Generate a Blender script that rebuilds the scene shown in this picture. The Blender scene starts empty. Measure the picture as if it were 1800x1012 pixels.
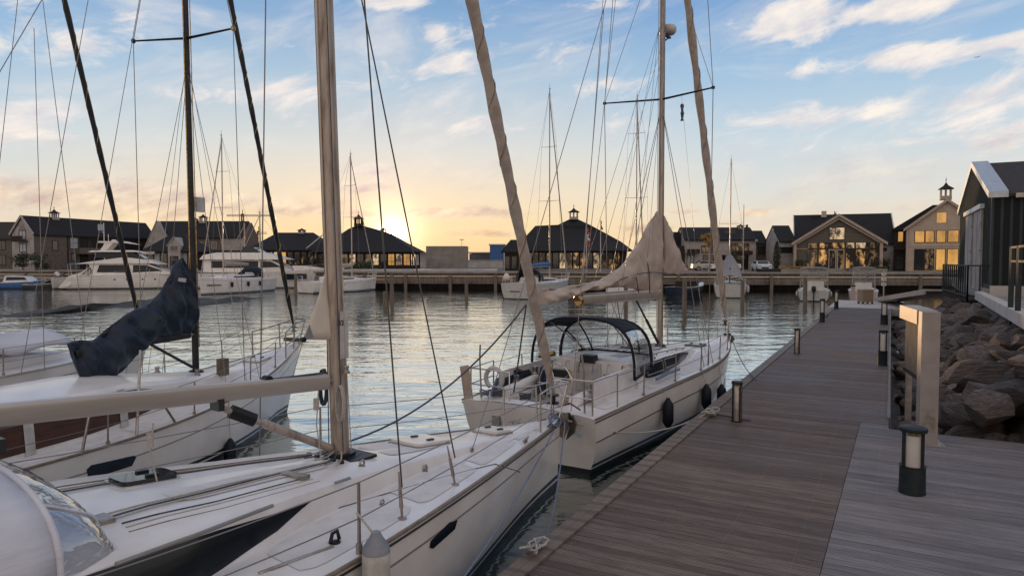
import bpy, bmesh, math, random
from mathutils import Vector, Matrix, noise
R = math.radians
scene = bpy.context.scene
COL = scene.collection
rnd = random.Random(7)

# ------------------------------------------------ camera, sky, sun, exposure
FPX = 1200.0; PITCH = math.atan(50/1200); CZ = 3.8
cam_d = bpy.data.cameras.new('camera'); cam = bpy.data.objects.new('camera', cam_d); COL.objects.link(cam)
cam.location = (0, 0, CZ); cam.rotation_euler = (math.pi/2-PITCH, 0, 0)
cam_d.sensor_width = 36; cam_d.lens = 36*FPX/1800; cam_d.clip_start = .1; cam_d.clip_end = 6000
scene.camera = cam
SUN_AZ = math.atan(-210/1200); SUN_EL = R(2.2)
SUN_DIR = Vector((math.sin(SUN_AZ)*math.cos(SUN_EL), math.cos(SUN_AZ)*math.cos(SUN_EL), math.sin(SUN_EL)))
sun_d = bpy.data.lights.new('sun', 'SUN'); sun_d.energy = 2.0; sun_d.angle = R(.6); sun_d.color = (1, .62, .30)
sun = bpy.data.objects.new('sun', sun_d); COL.objects.link(sun)
sun.rotation_euler = SUN_DIR.to_track_quat('Z', 'Y').to_euler(); sun.location = (0, 0, 40)
scene.view_settings.view_transform = 'Standard'; scene.view_settings.look = 'None'
scene.view_settings.exposure = 0; scene.view_settings.gamma = 1

def srgb(r, g, b):
    f = lambda c: (c/255/12.92) if c/255 <= .04045 else ((c/255+.055)/1.055)**2.4
    return (f(r), f(g), f(b), 1)

class NT:
    """small node-tree helper"""
    def __init__(s, nt): s.nt = nt; s.n = nt.nodes; s.l = nt.links
    def node(s, t, **kw):
        n = s.n.new(t)
        for k, v in kw.items():
            if k == 'ins':
                for kk, vv in v.items():
                    if isinstance(vv, bpy.types.NodeSocket): s.l.new(vv, n.inputs[kk])
                    else: n.inputs[kk].default_value = vv
            else: setattr(n, k, v)
        return n
    def math(s, op, a, b=None, c=None, clamp=False):
        n = s.n.new('ShaderNodeMath'); n.operation = op; n.use_clamp = clamp
        for i, v in enumerate((a, b, c)):
            if v is None: continue
            if isinstance(v, bpy.types.NodeSocket): s.l.new(v, n.inputs[i])
            else: n.inputs[i].default_value = v
        return n.outputs[0]
    def mix(s, f, a, b, mode='MIX', clamp=False):
        n = s.n.new('ShaderNodeMix'); n.data_type = 'RGBA'; n.blend_type = mode; n.clamp_result = clamp
        for i, v in ((0, f), (6, a), (7, b)):
            if isinstance(v, bpy.types.NodeSocket): s.l.new(v, n.inputs[i])
            else: n.inputs[i].default_value = v
        return n.outputs[2]
    def ramp(s, f, stops, interp='LINEAR'):
        n = s.n.new('ShaderNodeValToRGB'); n.color_ramp.interpolation = interp
        e = n.color_ramp.elements
        while len(e) < len(stops): e.new(.5)
        for i, (p, c) in enumerate(stops):
            e[i].position = p; e[i].color = c if len(c) == 4 else (*c, 1)
        s.l.new(f, n.inputs[0]); return n.outputs[0]
    def maprange(s, v, a, b, c=0., d=1., smooth=False):
        n = s.n.new('ShaderNodeMapRange'); n.clamp = True
        if smooth: n.interpolation_type = 'SMOOTHSTEP'
        s.l.new(v, n.inputs[0])
        for i, q in enumerate((a, b, c, d)): n.inputs[i+1].default_value = q
        return n.outputs[0]
    def noise(s, vec, scale, detail=4, rough=.55, dist=0.):
        n = s.n.new('ShaderNodeTexNoise')
        s.l.new(vec, n.inputs['Vector'])
        n.inputs['Scale'].default_value = scale; n.inputs['Detail'].default_value = detail
        n.inputs['Roughness'].default_value = rough; n.inputs['Distortion'].default_value = dist
        return n

def build_world():
    w = bpy.data.worlds.new('World'); scene.world = w; w.use_nodes = True
    t = NT(w.node_tree); t.n.clear()
    out = t.node('ShaderNodeOutputWorld'); bg = t.node('ShaderNodeBackground')
    t.l.new(bg.outputs[0], out.inputs[0])
    tc = t.node('ShaderNodeTexCoord'); D = tc.outputs['Generated']
    sx = t.node('ShaderNodeSeparateXYZ'); t.l.new(D, sx.inputs[0]); X, Y, Z = sx.outputs
    el = t.math('MULTIPLY', t.math('ARCSINE', Z), 180/math.pi)
    az = t.math('MULTIPLY', t.math('ARCTAN2', X, Y), 180/math.pi)
    e01 = t.math('DIVIDE', t.math('MAXIMUM', el, 0.), 60., clamp=True)
    S = srgb
    base = t.ramp(e01, [(0, S(240, 216, 184)), (.04, S(232, 219, 198)), (.09, S(218, 219, 214)), (.16, S(196, 212, 222)), (.24, S(160, 192, 220)),
                        (.33, S(122, 162, 208)), (.5, S(88, 128, 182)), (1, S(78, 112, 168))])
    warm = t.ramp(e01, [(0, S(246, 206, 150)), (.04, S(248, 220, 172)), (.09, S(238, 222, 196)), (.15, S(216, 218, 214)),
                        (.24, S(172, 196, 216)), (.34, S(128, 166, 206)), (.55, S(88, 128, 180)), (1, S(74, 108, 160))])
    back = t.ramp(e01, [(0, (.80, .61, .48)), (.15, (.80, .65, .55)), (.35, (.76, .67, .62)), (.7, (.66, .64, .66)), (1, (.6, .6, .64))])  # sky behind the viewer, made brighter than a sunset's as added fill
    dt = t.node('ShaderNodeVectorMath', operation='DOT_PRODUCT'); t.l.new(D, dt.inputs[0]); dt.inputs[1].default_value = SUN_DIR
    d = dt.outputs['Value']
    fw = t.maprange(d, .86, .99, smooth=True)
    c = t.mix(fw, base, warm)
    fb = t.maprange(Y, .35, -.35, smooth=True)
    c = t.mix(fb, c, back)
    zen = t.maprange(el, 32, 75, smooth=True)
    c = t.mix(zen, c, (.62, .60, .62, 1))  # zenith brightened too, for more fill
    # --- clouds: noise on the sky sphere, thick where the photograph shows them
    cv = t.node('ShaderNodeCombineXYZ')
    t.l.new(t.math('MULTIPLY', az, .06), cv.inputs[0]); t.l.new(t.math('MULTIPLY', t.math('SUBTRACT', el, t.math('MULTIPLY', az, .22)), .14), cv.inputs[1])
    n1 = t.noise(cv.outputs[0], 2.6, 10, .62, .5)
    n2 = t.noise(cv.outputs[0], .55, 3, .5)
    def A(px, py): return math.degrees(math.atan((px-900)/1200)), math.degrees(math.atan((456-py)/math.hypot(1200, px-900)))
    blobs = [(1390, 35, 60, 26, .40), (1560, 22, 75, 14, .40), (1420, 50, 60, 12, .2), (1680, 95, 190, 20, .30), (1590, 200, 170, 26, .26), (1480, 118, 130, 12, .16),
             (70, 75, 100, 34, .26), (480, 170, 160, 30, .16), (190, 342, 130, 22, .42), (300, 356, 90, 20, .38), (470, 352, 70, 12, .34), (770, 68, 26, 22, .34),
             (700, 8, 60, 14, .34), (850, 120, 130, 22, .22), (830, 215, 100, 16, .22), (620, 300, 60, 9, .26), (610, 330, 70, 9, .28), (540, 365, 90, 14, .30), (800, 374, 90, 9, .40), (620, 376, 50, 7, .36), (860, 410, 60, 6, .32),
             (1150, 400, 60, 6, .22), (1060, 150, 60, 16, .22), (1320, 373, 16, 4, .34), (1200, 372, 30, 5, .3), (1640, 250, 200, 10, .12), (1100, 15, 60, 14, .28), (1650, 360, 120, 8, .1),
             (-200, 200, 200, 60, .25), (2200, 150, 260, 60, .25)]
    cov = None
    for px, py, sx_, sy_, a in blobs:
        a0, e0 = A(px, py)
        kx = math.degrees(math.atan(sx_/1200)); ky = math.degrees(math.atan(sy_/1200))
        u = t.math('POWER', t.math('ABSOLUTE', t.math('DIVIDE', t.math('SUBTRACT', az, a0), kx)), 2.)
        v = t.math('POWER', t.math('ABSOLUTE', t.math('DIVIDE', t.math('SUBTRACT', el, e0), ky)), 2.)
        g = t.math('MULTIPLY', t.math('EXPONENT', t.math('MULTIPLY', t.math('ADD', u, v), -.7)), a)
        cov = g if cov is None else t.math('MAXIMUM', cov, g)
    dens = t.math('ADD', t.math('ADD', n1.outputs[0], t.math('MULTIPLY', n2.outputs[0], .10)), cov)
    m = t.maprange(dens, .60, .84, 0, .96, smooth=True)
    veil = t.maprange(t.noise(cv.outputs[0], 1.1, 7, .6, 1.2).outputs[0], .42, .72, 0, .50, smooth=True)
    m = t.math('MAXIMUM', m, t.math('MULTIPLY', veil, t.maprange(el, 2., 8., .25, 1.)))
    lowf = t.maprange(el, 1.0, 9.)
    shade = t.maprange(t.noise(cv.outputs[0], 5., 5, .6).outputs[0], .35, .65)
    ccl = t.mix(shade, S(196, 152, 122), S(255, 226, 176))
    cch = t.mix(shade, S(214, 212, 218), S(250, 240, 230))
    cc = t.mix(lowf, ccl, cch)
    c = t.mix(m, c, cc)
    # --- glow of the low sun
    def pw(p): return t.math('POWER', t.math('MAXIMUM', d, 0.), p)
    glow = t.node('ShaderNodeCombineXYZ')
    g1 = t.math('ADD', pw(12000.), t.math('MULTIPLY', pw(90000.), 4.)); g2 = pw(1400.); g3 = pw(110.)
    def comb(a, b, k): return t.math('ADD', t.math('ADD', t.math('MULTIPLY', g1, a), t.math('MULTIPLY', g2, b)), t.math('MULTIPLY', g3, k))
    t.l.new(comb(8, 1.0, .12), glow.inputs[0]); t.l.new(comb(5.2, .66, .05), glow.inputs[1]); t.l.new(comb(3.4, .40, .015), glow.inputs[2])
    c = t.mix(1., c, glow.outputs[0], 'ADD')
    # the physical sky adds its own tint
    sky = t.node('ShaderNodeTexSky'); sky.sky_type = 'NISHITA'; sky.sun_disc = False
    sky.sun_elevation = SUN_EL; sky.sun_rotation = SUN_AZ; sky.air_density = 1.2; sky.dust_density = 1.5
    sk = t.mix(1., sky.outputs[0], (.0012, .0012, .0012, 1), 'MULTIPLY')
    c = t.mix(1., c, sk, 'ADD')
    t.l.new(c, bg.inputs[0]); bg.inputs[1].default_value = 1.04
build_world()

# ------------------------------------------------ pixel -> world
def ray(px, py):
    u = (px-900)/FPX; v = (506-py)/FPX
    return Vector((u, math.cos(PITCH)+v*math.sin(PITCH), v*math.cos(PITCH)-math.sin(PITCH)))
def P(px, py, z):
    r = ray(px, py); return r*((z-CZ)/r.z)+Vector((0, 0, CZ))
def Q(px, py, Y):
    r = ray(px, py); return r*(Y/r.y)+Vector((0, 0, CZ))

# ------------------------------------------------ materials
MATS = {}
def mat(name, col, rough=.5, metal=0., col2=None, nscale=4., bump=0., bscale=None, stretch=None, coat=0., spec=None,
        lo=.35, hi=.65, alpha=None, emit=None, estr=0., detail=5, coord='Object', trans=None):
    if name in MATS: return MATS[name]
    m = bpy.data.materials.new(name); m.use_nodes = True; t = NT(m.node_tree)
    b = t.n['Principled BSDF']
    tc = t.node('ShaderNodeTexCoord'); V = tc.outputs[coord]
    if stretch:
        mp = t.node('ShaderNodeMapping'); t.l.new(V, mp.inputs[0]); mp.inputs['Scale'].default_value = stretch; V = mp.outputs[0]
    c4 = (*col, 1)
    if col2 is not None:
        n = t.noise(V, nscale, detail, .6)
        f = t.maprange(n.outputs[0], lo, hi)
        t.l.new(t.mix(f, c4, (*col2, 1)), b.inputs['Base Color'])
    else: b.inputs['Base Color'].default_value = c4
    b.inputs['Roughness'].default_value = rough; b.inputs['Metallic'].default_value = metal
    if coat: b.inputs['Coat Weight'].default_value = coat; b.inputs['Coat Roughness'].default_value = .1
    if spec is not None: b.inputs['Specular IOR Level'].default_value = spec
    if bump:
        bn = t.node('ShaderNodeBump'); bn.inputs['Strength'].default_value = 1.; bn.inputs['Distance'].default_value = bump
        n = t.noise(V, bscale or nscale*3, 6, .6); t.l.new(n.outputs[0], bn.inputs['Height']); t.l.new(bn.outputs[0], b.inputs['Normal'])
    if alpha is not None: b.inputs['Alpha'].default_value = alpha
    if trans is not None: b.inputs['Transmission Weight'].default_value = trans
    if emit is not None:
        b.inputs['Emission Color'].default_value = (*emit, 1); b.inputs['Emission Strength'].default_value = estr
    MATS[name] = m; return m

def M_(n): return MATS[n]
mat('gelcoat', (.72, .68, .64), .32, col2=(.62, .57, .53), nscale=1.3, coat=.3, bump=.0008, bscale=30)
mat('gelcoat_blue', (.60, .62, .66), .35, col2=(.52, .54, .58), nscale=2)
mat('deck_white', (.76, .735, .73), .30, col2=(.60, .57, .56), nscale=1.6, bump=.0012, bscale=60, lo=.3, hi=.72, coat=.25)
mat('nonskid', (.66, .64, .64), .55, col2=(.56, .54, .545), nscale=5, bump=.002, bscale=160)
mat('grime_white', (.50, .48, .46), .5, col2=(.36, .34, .32), nscale=6)
mat('boot_black', (.02, .022, .025), .35)
mat('boot_grey', (.22, .21, .20), .4)
mat('rubrail', (.23, .18, .14), .5, col2=(.15, .12, .09), nscale=12)
mat('alloy', (.50, .43, .37), .36, .55, col2=(.42, .35, .30), nscale=2, stretch=(3, 3, .4))
mat('alloy_tan', (.40, .33, .275), .40, .3, col2=(.16, .12, .095), lo=.48, hi=.74, nscale=2.5, stretch=(5, 5, .8), bump=.001, bscale=20)
mat('alloy_dark', (.018, .020, .023), .4, .2, spec=.3, col2=(.035, .035, .038), nscale=4)
mat('alloy_pale', (.33, .29, .27), .5, .3, col2=(.26, .225, .21), nscale=2.5, bump=.001, bscale=20)
mat('steel', (.62, .58, .55), .22, .9)
mat('steel_dull', (.42, .38, .35), .35, .8, col2=(.28, .24, .21), nscale=9)
mat('wire', (.20, .18, .17), .4, .7)
mat('wire_dark', (.06, .06, .06), .4, .6)
mat('black_plastic', (.009, .010, .012), .4, spec=.35)
mat('verge_metal', (.40, .43, .47), .4, .3, col2=(.5, .53, .56), nscale=3)
mat('alloy_boom', (.46, .42, .385), .32, .4, col2=(.36, .32, .29), nscale=1.5, stretch=(.4, 3, 3))
mat('smoked', (.008, .011, .016), .16, spec=.35)
mat('brass_and_glint', (.62, .42, .16), .28, .85, col2=(.2, .12, .05), nscale=30)  # fittings, and the gold sunlight painted on the boom end
mat('rope_light', (.46, .42, .37), .8, col2=(.3, .27, .24), nscale=60)
mat('rope_dark', (.03, .035, .05), .8, col2=(.08, .09, .12), nscale=60)
mat('rope_blue', (.08, .12, .22), .8, col2=(.2, .24, .32), nscale=60)
mat('canvas_beige', (.47, .39, .33), .85, col2=(.34, .275, .23), nscale=2.2, bump=.04, bscale=2.4)
mat('canvas_furl', (.42, .355, .305), .85, col2=(.29, .24, .205), nscale=5, bump=.012, bscale=9)
mat('canvas_navy', (.006, .012, .026), .42, spec=.35, col2=(.014, .026, .048), nscale=3, bump=.045, bscale=2.2)
mat('canvas_black', (.006, .009, .015), .6, spec=.2, col2=(.012, .015, .022), nscale=6, bump=.004, bscale=20)
mat('canvas_cream', (.56, .56, .61), .8, col2=(.50, .50, .55), nscale=3, stretch=(.6, .6, 4), bump=.014, bscale=4)
mat('canvas_grey', (.27, .25, .25), .85, col2=(.2, .19, .19), nscale=3, bump=.01)
mat('sail_cloth', (.62, .56, .48), .7, col2=(.55, .48, .40), nscale=4)
mat('teak', (.27, .19, .13), .6, col2=(.17, .12, .08), nscale=5, stretch=(1, 12, 12), bump=.002)
mat('mahogany', (.075, .026, .016), .3, col2=(.035, .014, .010), nscale=3, stretch=(1, 1, 7), coat=.5)
mat('olive_dark', (.022, .022, .014), .2, coat=.4)
mat('anchor_metal', (.05, .04, .033), .5, .6, col2=(.13, .09, .06), nscale=25)
mat('fender_grey', (.24, .25, .28), .5, col2=(.16, .17, .19), nscale=8)
mat('fender_white', (.5, .47, .43), .5, col2=(.36, .33, .3), nscale=10)
mat('fender_navy', (.005, .008, .016), .5, spec=.25)
mat('yellow', (.68, .42, .03), .5)
mat('red', (.5, .05, .03), .5)
mat('blue', (.03, .12, .32), .5, col2=(.02, .08, .22), nscale=4)
mat('logo_blue', (.05, .14, .22), .5)
mat('logo_light', (.28, .40, .52), .5)
mat('dark_text', (.035, .02, .03), .6)
mat('paint_dark', (.010, .014, .016), .5, spec=.3, col2=(.020, .026, .028), nscale=10)
mat('glass_dark', (.012, .014, .018), .08, spec=.5)
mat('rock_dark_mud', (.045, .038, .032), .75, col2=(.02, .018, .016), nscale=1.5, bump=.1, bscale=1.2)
mat('concrete', (.30, .27, .25), .85, col2=(.20, .18, .165), nscale=.8, bump=.02, bscale=6)
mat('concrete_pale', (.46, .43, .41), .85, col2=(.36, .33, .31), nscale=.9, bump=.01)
mat('asphalt', (.09, .085, .085), .9, col2=(.14, .13, .125), nscale=.25)
mat('roof_slate', (.012, .013, .017), .8, col2=(.030, .030, .034), nscale=6, spec=.2, stretch=(1, 1, 6), bump=.03, bscale=9)
mat('roof_brown', (.032, .028, .028), .8, spec=.2, col2=(.055, .047, .045), nscale=7, bump=.02, bscale=14)
mat('stone_wall', (.165, .135, .118), .9, spec=.1, col2=(.115, .094, .083), nscale=2.5, bump=.02, bscale=14)
mat('white_wall', (.40, .365, .35), .8, spec=.1, col2=(.29, .262, .25), nscale=1.2)
mat('dim_siding', (.115, .095, .075), .7, col2=(.085, .07, .055), nscale=1.4, stretch=(.4, .4, 5))
mat('cream_wall', (.48, .38, .29), .8, col2=(.38, .30, .23), nscale=.9)
mat('timber_dark', (.020, .016, .013), .8, spec=.15, col2=(.05, .038, .03), nscale=5)
mat('timber_pale', (.42, .33, .27), .7, col2=(.34, .26, .21), nscale=5)
mat('win_dark', (.018, .02, .024), .08, coat=1.)
mat('win_white', (.32, .34, .38), .25)
mat('pile_wood', (.10, .078, .060), .85, col2=(.19, .15, .115), nscale=4, stretch=(3, 3, .6), bump=.03, bscale=8)
mat('leaf', (.025, .035, .014), .7, col2=(.05, .06, .02), nscale=2)
mat('leaf_gold', (.36, .20, .035), .7, col2=(.22, .12, .02), nscale=3)
mat('bark', (.06, .045, .03), .9)
mat('lamp_diffuser', (.50, .46, .42), .35, col2=(.40, .36, .33), nscale=3)

def lit_window(name, warm, dark, strength, scale, lo=.45, hi=.6):
    """glowing pane with no room behind: noise paints in its bright and dark patches"""
    m = bpy.data.materials.new(name); m.use_nodes = True; t = NT(m.node_tree); b = t.n['Principled BSDF']
    tc = t.node('ShaderNodeTexCoord')
    mp = t.node('ShaderNodeMapping'); t.l.new(tc.outputs['Object'], mp.inputs[0]); mp.inputs['Scale'].default_value = (1, 1, .6)
    n = t.noise(mp.outputs[0], scale, 4, .6, .3)
    f = t.maprange(n.outputs[0], lo, hi)
    c = t.mix(f, (*dark, 1), (*warm, 1))
    t.l.new(c, b.inputs['Emission Color']); b.inputs['Emission Strength'].default_value = strength
    b.inputs['Base Color'].default_value = (.01, .01, .012, 1); b.inputs['Roughness'].default_value = .08
    MATS[name] = m; return m
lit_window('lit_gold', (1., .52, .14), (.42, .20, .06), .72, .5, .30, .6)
lit_window('lit_room', (.85, .45, .15), (.015, .012, .01), .85, 1.3, .50, .68)
lit_window('lit_pale', (.85, .62, .36), (.06, .045, .035), .80, 1.6, .42, .6)
lit_window('lit_dim', (.45, .27, .12), (.015, .012, .01), .55, 1.4, .48, .66)

# ------------------------------------------------ mesh builder
class MB:
    def __init__(s): s.v = []; s.f = []; s.mi = []; s.col = []
    def add(s, vs, fs, mi=0):
        k = len(s.v); s.v += [tuple(v) for v in vs]; s.f += [tuple(i+k for i in f) for f in fs]; s.mi += [mi]*len(fs)
        return s
    def box(s, x0, y0, z0, x1, y1, z1, mi=0):
        return s.add([(x0, y0, z0), (x1, y0, z0), (x1, y1, z0), (x0, y1, z0), (x0, y0, z1), (x1, y0, z1), (x1, y1, z1), (x0, y1, z1)],
                     [(0, 3, 2, 1), (4, 5, 6, 7), (0, 1, 5, 4), (1, 2, 6, 5), (2, 3, 7, 6), (3, 0, 4, 7)], mi)
    def beam(s, a, b, w, h, mi=0, up=(0, 0, 1)):
        a = Vector(a); b = Vector(b); d = (b-a).normalized(); up = Vector(up)
        sx = d.cross(up)
        if sx.length < 1e-4: sx = d.cross(Vector((1, 0, 0)))
        sx.normalize(); u = sx.cross(d).normalized()
        vs = []
        for p in (a, b):
            for i, j in ((-1, -1), (1, -1), (1, 1), (-1, 1)): vs.append(p+sx*(i*w/2)+u*(j*h/2))
        return s.add(vs, [(3, 2, 1, 0), (4, 5, 6, 7), (0, 1, 5, 4), (1, 2, 6, 5), (2, 3, 7, 6), (3, 0, 4, 7)], mi)
    def tube(s, path, r, n=8, mi=0, caps=True, ovl=(1, 1)):
        path = [Vector(p) for p in path]; k = len(path)
        rs = r if isinstance(r, (list, tuple)) else [r]*k
        t0 = (path[1]-path[0]).normalized()
        nrm = t0.orthogonal().normalized()
        if abs(t0.z) < .95: nrm = Vector((0, 0, 1)).cross(t0).normalized()
        vs = []
        for i, p in enumerate(path):
            if i == 0: t = t0
            elif i == k-1: t = (path[i]-path[i-1]).normalized()
            else: t = ((path[i+1]-path[i]).normalized()+(path[i]-path[i-1]).normalized()).normalized()
            nrm = (nrm-t*nrm.dot(t)).normalized(); bn = t.cross(nrm)
            for j in range(n):
                a = 2*math.pi*j/n; vs.append(p+(nrm*math.cos(a)*ovl[0]+bn*math.sin(a)*ovl[1])*rs[i])
        fs = [(i*n+j, i*n+(j+1) % n, (i+1)*n+(j+1) % n, (i+1)*n+j) for i in range(k-1) for j in range(n)]
        if caps: fs += [tuple(reversed(range(n))), tuple(range((k-1)*n, k*n))]
        return s.add(vs, fs, mi)
    def cyl(s, a, b, r, r2=None, n=12, mi=0): return s.tube([a, b], [r, r if r2 is None else r2], n, mi)
    def lathe(s, prof, c=(0, 0, 0), n=16, mi=0, sx=1, sy=1):
        c = Vector(c); vs = []; k = len(prof)
        for r, z in prof:
            for j in range(n):
                a = 2*math.pi*j/n; vs.append(c+Vector((r*math.cos(a)*sx, r*math.sin(a)*sy, z)))
        fs = [(i*n+j, i*n+(j+1) % n, (i+1)*n+(j+1) % n, (i+1)*n+j) for i in range(k-1) for j in range(n)]
        fs += [tuple(reversed(range(n))), tuple(range((k-1)*n, k*n))]
        return s.add(vs, fs, mi)
    def grid(s, rows, mi=0, closed=False, mrow=None):
        n = len(rows[0]); vs = [p for r in rows for p in r]; k = len(rows)
        fs = []; mm = []
        for i in range(k-1):
            for j in range(n if closed else n-1):
                fs.append((i*n+j, i*n+(j+1) % n, (i+1)*n+(j+1) % n, (i+1)*n+j)); mm.append(mrow(i, j) if mrow else mi)
        s.add(vs, fs, 0); s.mi[-len(mm):] = mm
        return s
    def poly(s, pts, mi=0): return s.add(pts, [tuple(range(len(pts)))], mi)
    def prism(s, pts, d, mi=0):
        """solid between polygon pts and pts+d"""
        d = Vector(d); n = len(pts); a = [Vector(p) for p in pts]; b = [p+d for p in a]
        return s.add(a+b, [tuple(reversed(range(n))), tuple(range(n, 2*n))]+[(i, (i+1) % n, n+(i+1) % n, n+i) for i in range(n)], mi)
    def xf(s, m):
        s.v = [tuple(m @ Vector(v)) for v in s.v]; return s
    def build(s, name, mats, parent=None, smooth=None, loc=None, rz=None):
        me = bpy.data.meshes.new(name); me.from_pydata(s.v, [], s.f)
        if isinstance(mats, (str, bpy.types.Material)): mats = [mats]
        for m in mats: me.materials.append(MATS[m] if isinstance(m, str) else m)
        if len(mats) > 1: me.polygons.foreach_set('material_index', s.mi)
        bm = bmesh.new(); bm.from_mesh(me); bmesh.ops.recalc_face_normals(bm, faces=bm.faces); bm.to_mesh(me); bm.free()
        if smooth:
            me.shade_smooth(); me.set_sharp_from_angle(angle=R(smooth))
        me.update()
        o = bpy.data.objects.new(name, me); COL.objects.link(o)
        if parent is not None: o.parent = parent
        if loc is not None: o.location = loc
        if rz is not None: o.rotation_euler.z = rz
        return o

def tag(o, label, cat, group=None):
    o['label'] = label; o['category'] = cat
    if group: o['group'] = group
    return o
def thing(name, label, cat, loc=(0, 0, 0), rz=0., group=None):
    o = bpy.data.objects.new(name, None); COL.objects.link(o); o.location = loc; o.rotation_euler.z = rz
    return tag(o, label, cat, group)
def struct(o): o['kind'] = 'structure'; return o
def dup(root, loc=None, rz=None, label=None, scale=None):
    r = root.copy(); COL.objects.link(r)
    if loc is not None: r.location = loc
    if rz is not None: r.rotation_euler.z = rz
    if scale is not None: r.scale = scale
    if label: r['label'] = label
    for ch in list(root.children):
        c = ch.copy(); COL.objects.link(c); c.parent = r
        for g in list(ch.children):
            d = g.copy(); COL.objects.link(d); d.parent = c
    return r
def sag(a, b, drop, n=14):
    a = Vector(a); b = Vector(b)
    return [a.lerp(b, i/(n-1))-Vector((0, 0, drop*4*(i/(n-1))*(1-i/(n-1)))) for i in range(n)]
def text_mesh(name, body, size, material, parent, mw, shear=0., extrude=.002, bold=0.):
    cu = bpy.data.curves.new(name, 'FONT'); cu.body = body; cu.size = size; cu.extrude = extrude; cu.shear = shear; cu.offset = bold
    cu.resolution_u = 2
    o = bpy.data.objects.new(name, cu); COL.objects.link(o)
    dg = bpy.context.evaluated_depsgraph_get(); me = bpy.data.meshes.new_from_object(o.evaluated_get(dg))
    bpy.data.objects.remove(o); me.materials.clear(); me.materials.append(MATS[material])
    o = bpy.data.objects.new(name, me); COL.objects.link(o)
    o.parent = parent; o.matrix_local = mw
    return o
# ------------------------------------------------ water
def water_mat():
    m = bpy.data.materials.new('water'); m.use_nodes = True; t = NT(m.node_tree); b = t.n['Principled BSDF']
    tc = t.node('ShaderNodeTexCoord'); V = tc.outputs['Object']
    b.inputs['Base Color'].default_value = (.004, .014, .015, 1)
    b.inputs['Roughness'].default_value = .04; b.inputs['IOR'].default_value = 1.6
    mp = t.node('ShaderNodeMapping'); t.l.new(V, mp.inputs[0]); mp.inputs['Scale'].default_value = (.55, 1., 1.); mp.inputs['Rotation'].default_value = (0, 0, R(8))
    n1 = t.noise(mp.outputs[0], 2.6, 3, .5, .6); n2 = t.noise(mp.outputs[0], .55, 3, .5, .3); n3 = t.noise(V, 9., 2, .5)
    calm = t.maprange(t.noise(V, .05, 2, .5).outputs[0], .35, .65, .35, 1.1)
    h = t.math('ADD', t.math('MULTIPLY', n1.outputs[0], t.math('MULTIPLY', calm, .036)), t.math('ADD', t.math('MULTIPLY', n2.outputs[0], .085), t.math('MULTIPLY', n3.outputs[0], .003)))
    bp = t.node('ShaderNodeBump'); bp.inputs['Distance'].default_value = 1.; bp.inputs['Strength'].default_value = .8
    t.l.new(h, bp.inputs['Height']); t.l.new(bp.outputs[0], b.inputs['Normal'])
    gl = t.node('ShaderNodeBsdfGlossy'); gl.inputs['Roughness'].default_value = .03; gl.inputs['Color'].default_value = (.93, .97, .96, 1); t.l.new(bp.outputs[0], gl.inputs['Normal'])
    lw = t.node('ShaderNodeLayerWeight'); lw.inputs['Blend'].default_value = .5; t.l.new(bp.outputs[0], lw.inputs['Normal'])
    mx = t.node('ShaderNodeMixShader'); t.l.new(t.maprange(lw.outputs['Facing'], .50, .92, .02, .86), mx.inputs[0]); t.l.new(b.outputs[0], mx.inputs[1]); t.l.new(gl.outputs[0], mx.inputs[2])
    t.l.new(mx.outputs[0], t.n['Material Output'].inputs[0])
    MATS['water'] = m
water_mat()
struct(MB().poly([(-400, -60, 0), (400, -60, 0), (400, 130, 0), (-400, 130, 0)]).build('water', 'water'))

# ------------------------------------------------ quay, ground
QUAY = [(-220, 112), (-60, 97), (-30, 92), (-14, 87.5), (20, 84), (60, 80), (70, 79)]
g = MB()
gp = [(-1500, 112, 2.2)]+[(x, y, 2.2) for x, y in QUAY]+[(70, 60, 2.2), (1500, 60, 2.2), (1500, 2500, 2.2), (-1500, 2500, 2.2)]
g.poly(gp)
struct(g.build('ground', 'asphalt'))
# harbour bottom, so the water has something under it
struct(MB().box(-400, -60, -6.2, 400, 130, -6).build('seabed', 'rock_dark_mud'))

def plank_wall_mat():
    m = bpy.data.materials.new('quay_boards'); m.use_nodes = True; t = NT(m.node_tree); b = t.n['Principled BSDF']
    tc = t.node('ShaderNodeTexCoord'); V = tc.outputs['Object']
    n = t.noise(V, .9, 5, .7); n2 = t.node('ShaderNodeMapping'); t.l.new(V, n2.inputs[0]); n2.inputs['Scale'].default_value = (2.2, 2.2, .25)
    st = t.noise(n2.outputs[0], 2.4, 4, .6)
    c = t.ramp(t.math('ADD', t.math('MULTIPLY', n.outputs[0], .5), t.math('MULTIPLY', st.outputs[0], .5)),
               [(.36, (.075, .058, .048)), (.5, (.125, .10, .086)), (.64, (.20, .165, .145))])
    t.l.new(c, b.inputs['Base Color']); b.inputs['Roughness'].default_value = .9
    MATS['quay_boards'] = m
plank_wall_mat()
qw = thing('quay_wall', 'long timber faced quay wall with pale cap and dark piles under it along the far side of the harbour', 'quay wall')
fc = MB(); cap = MB(); und = MB()
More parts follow.
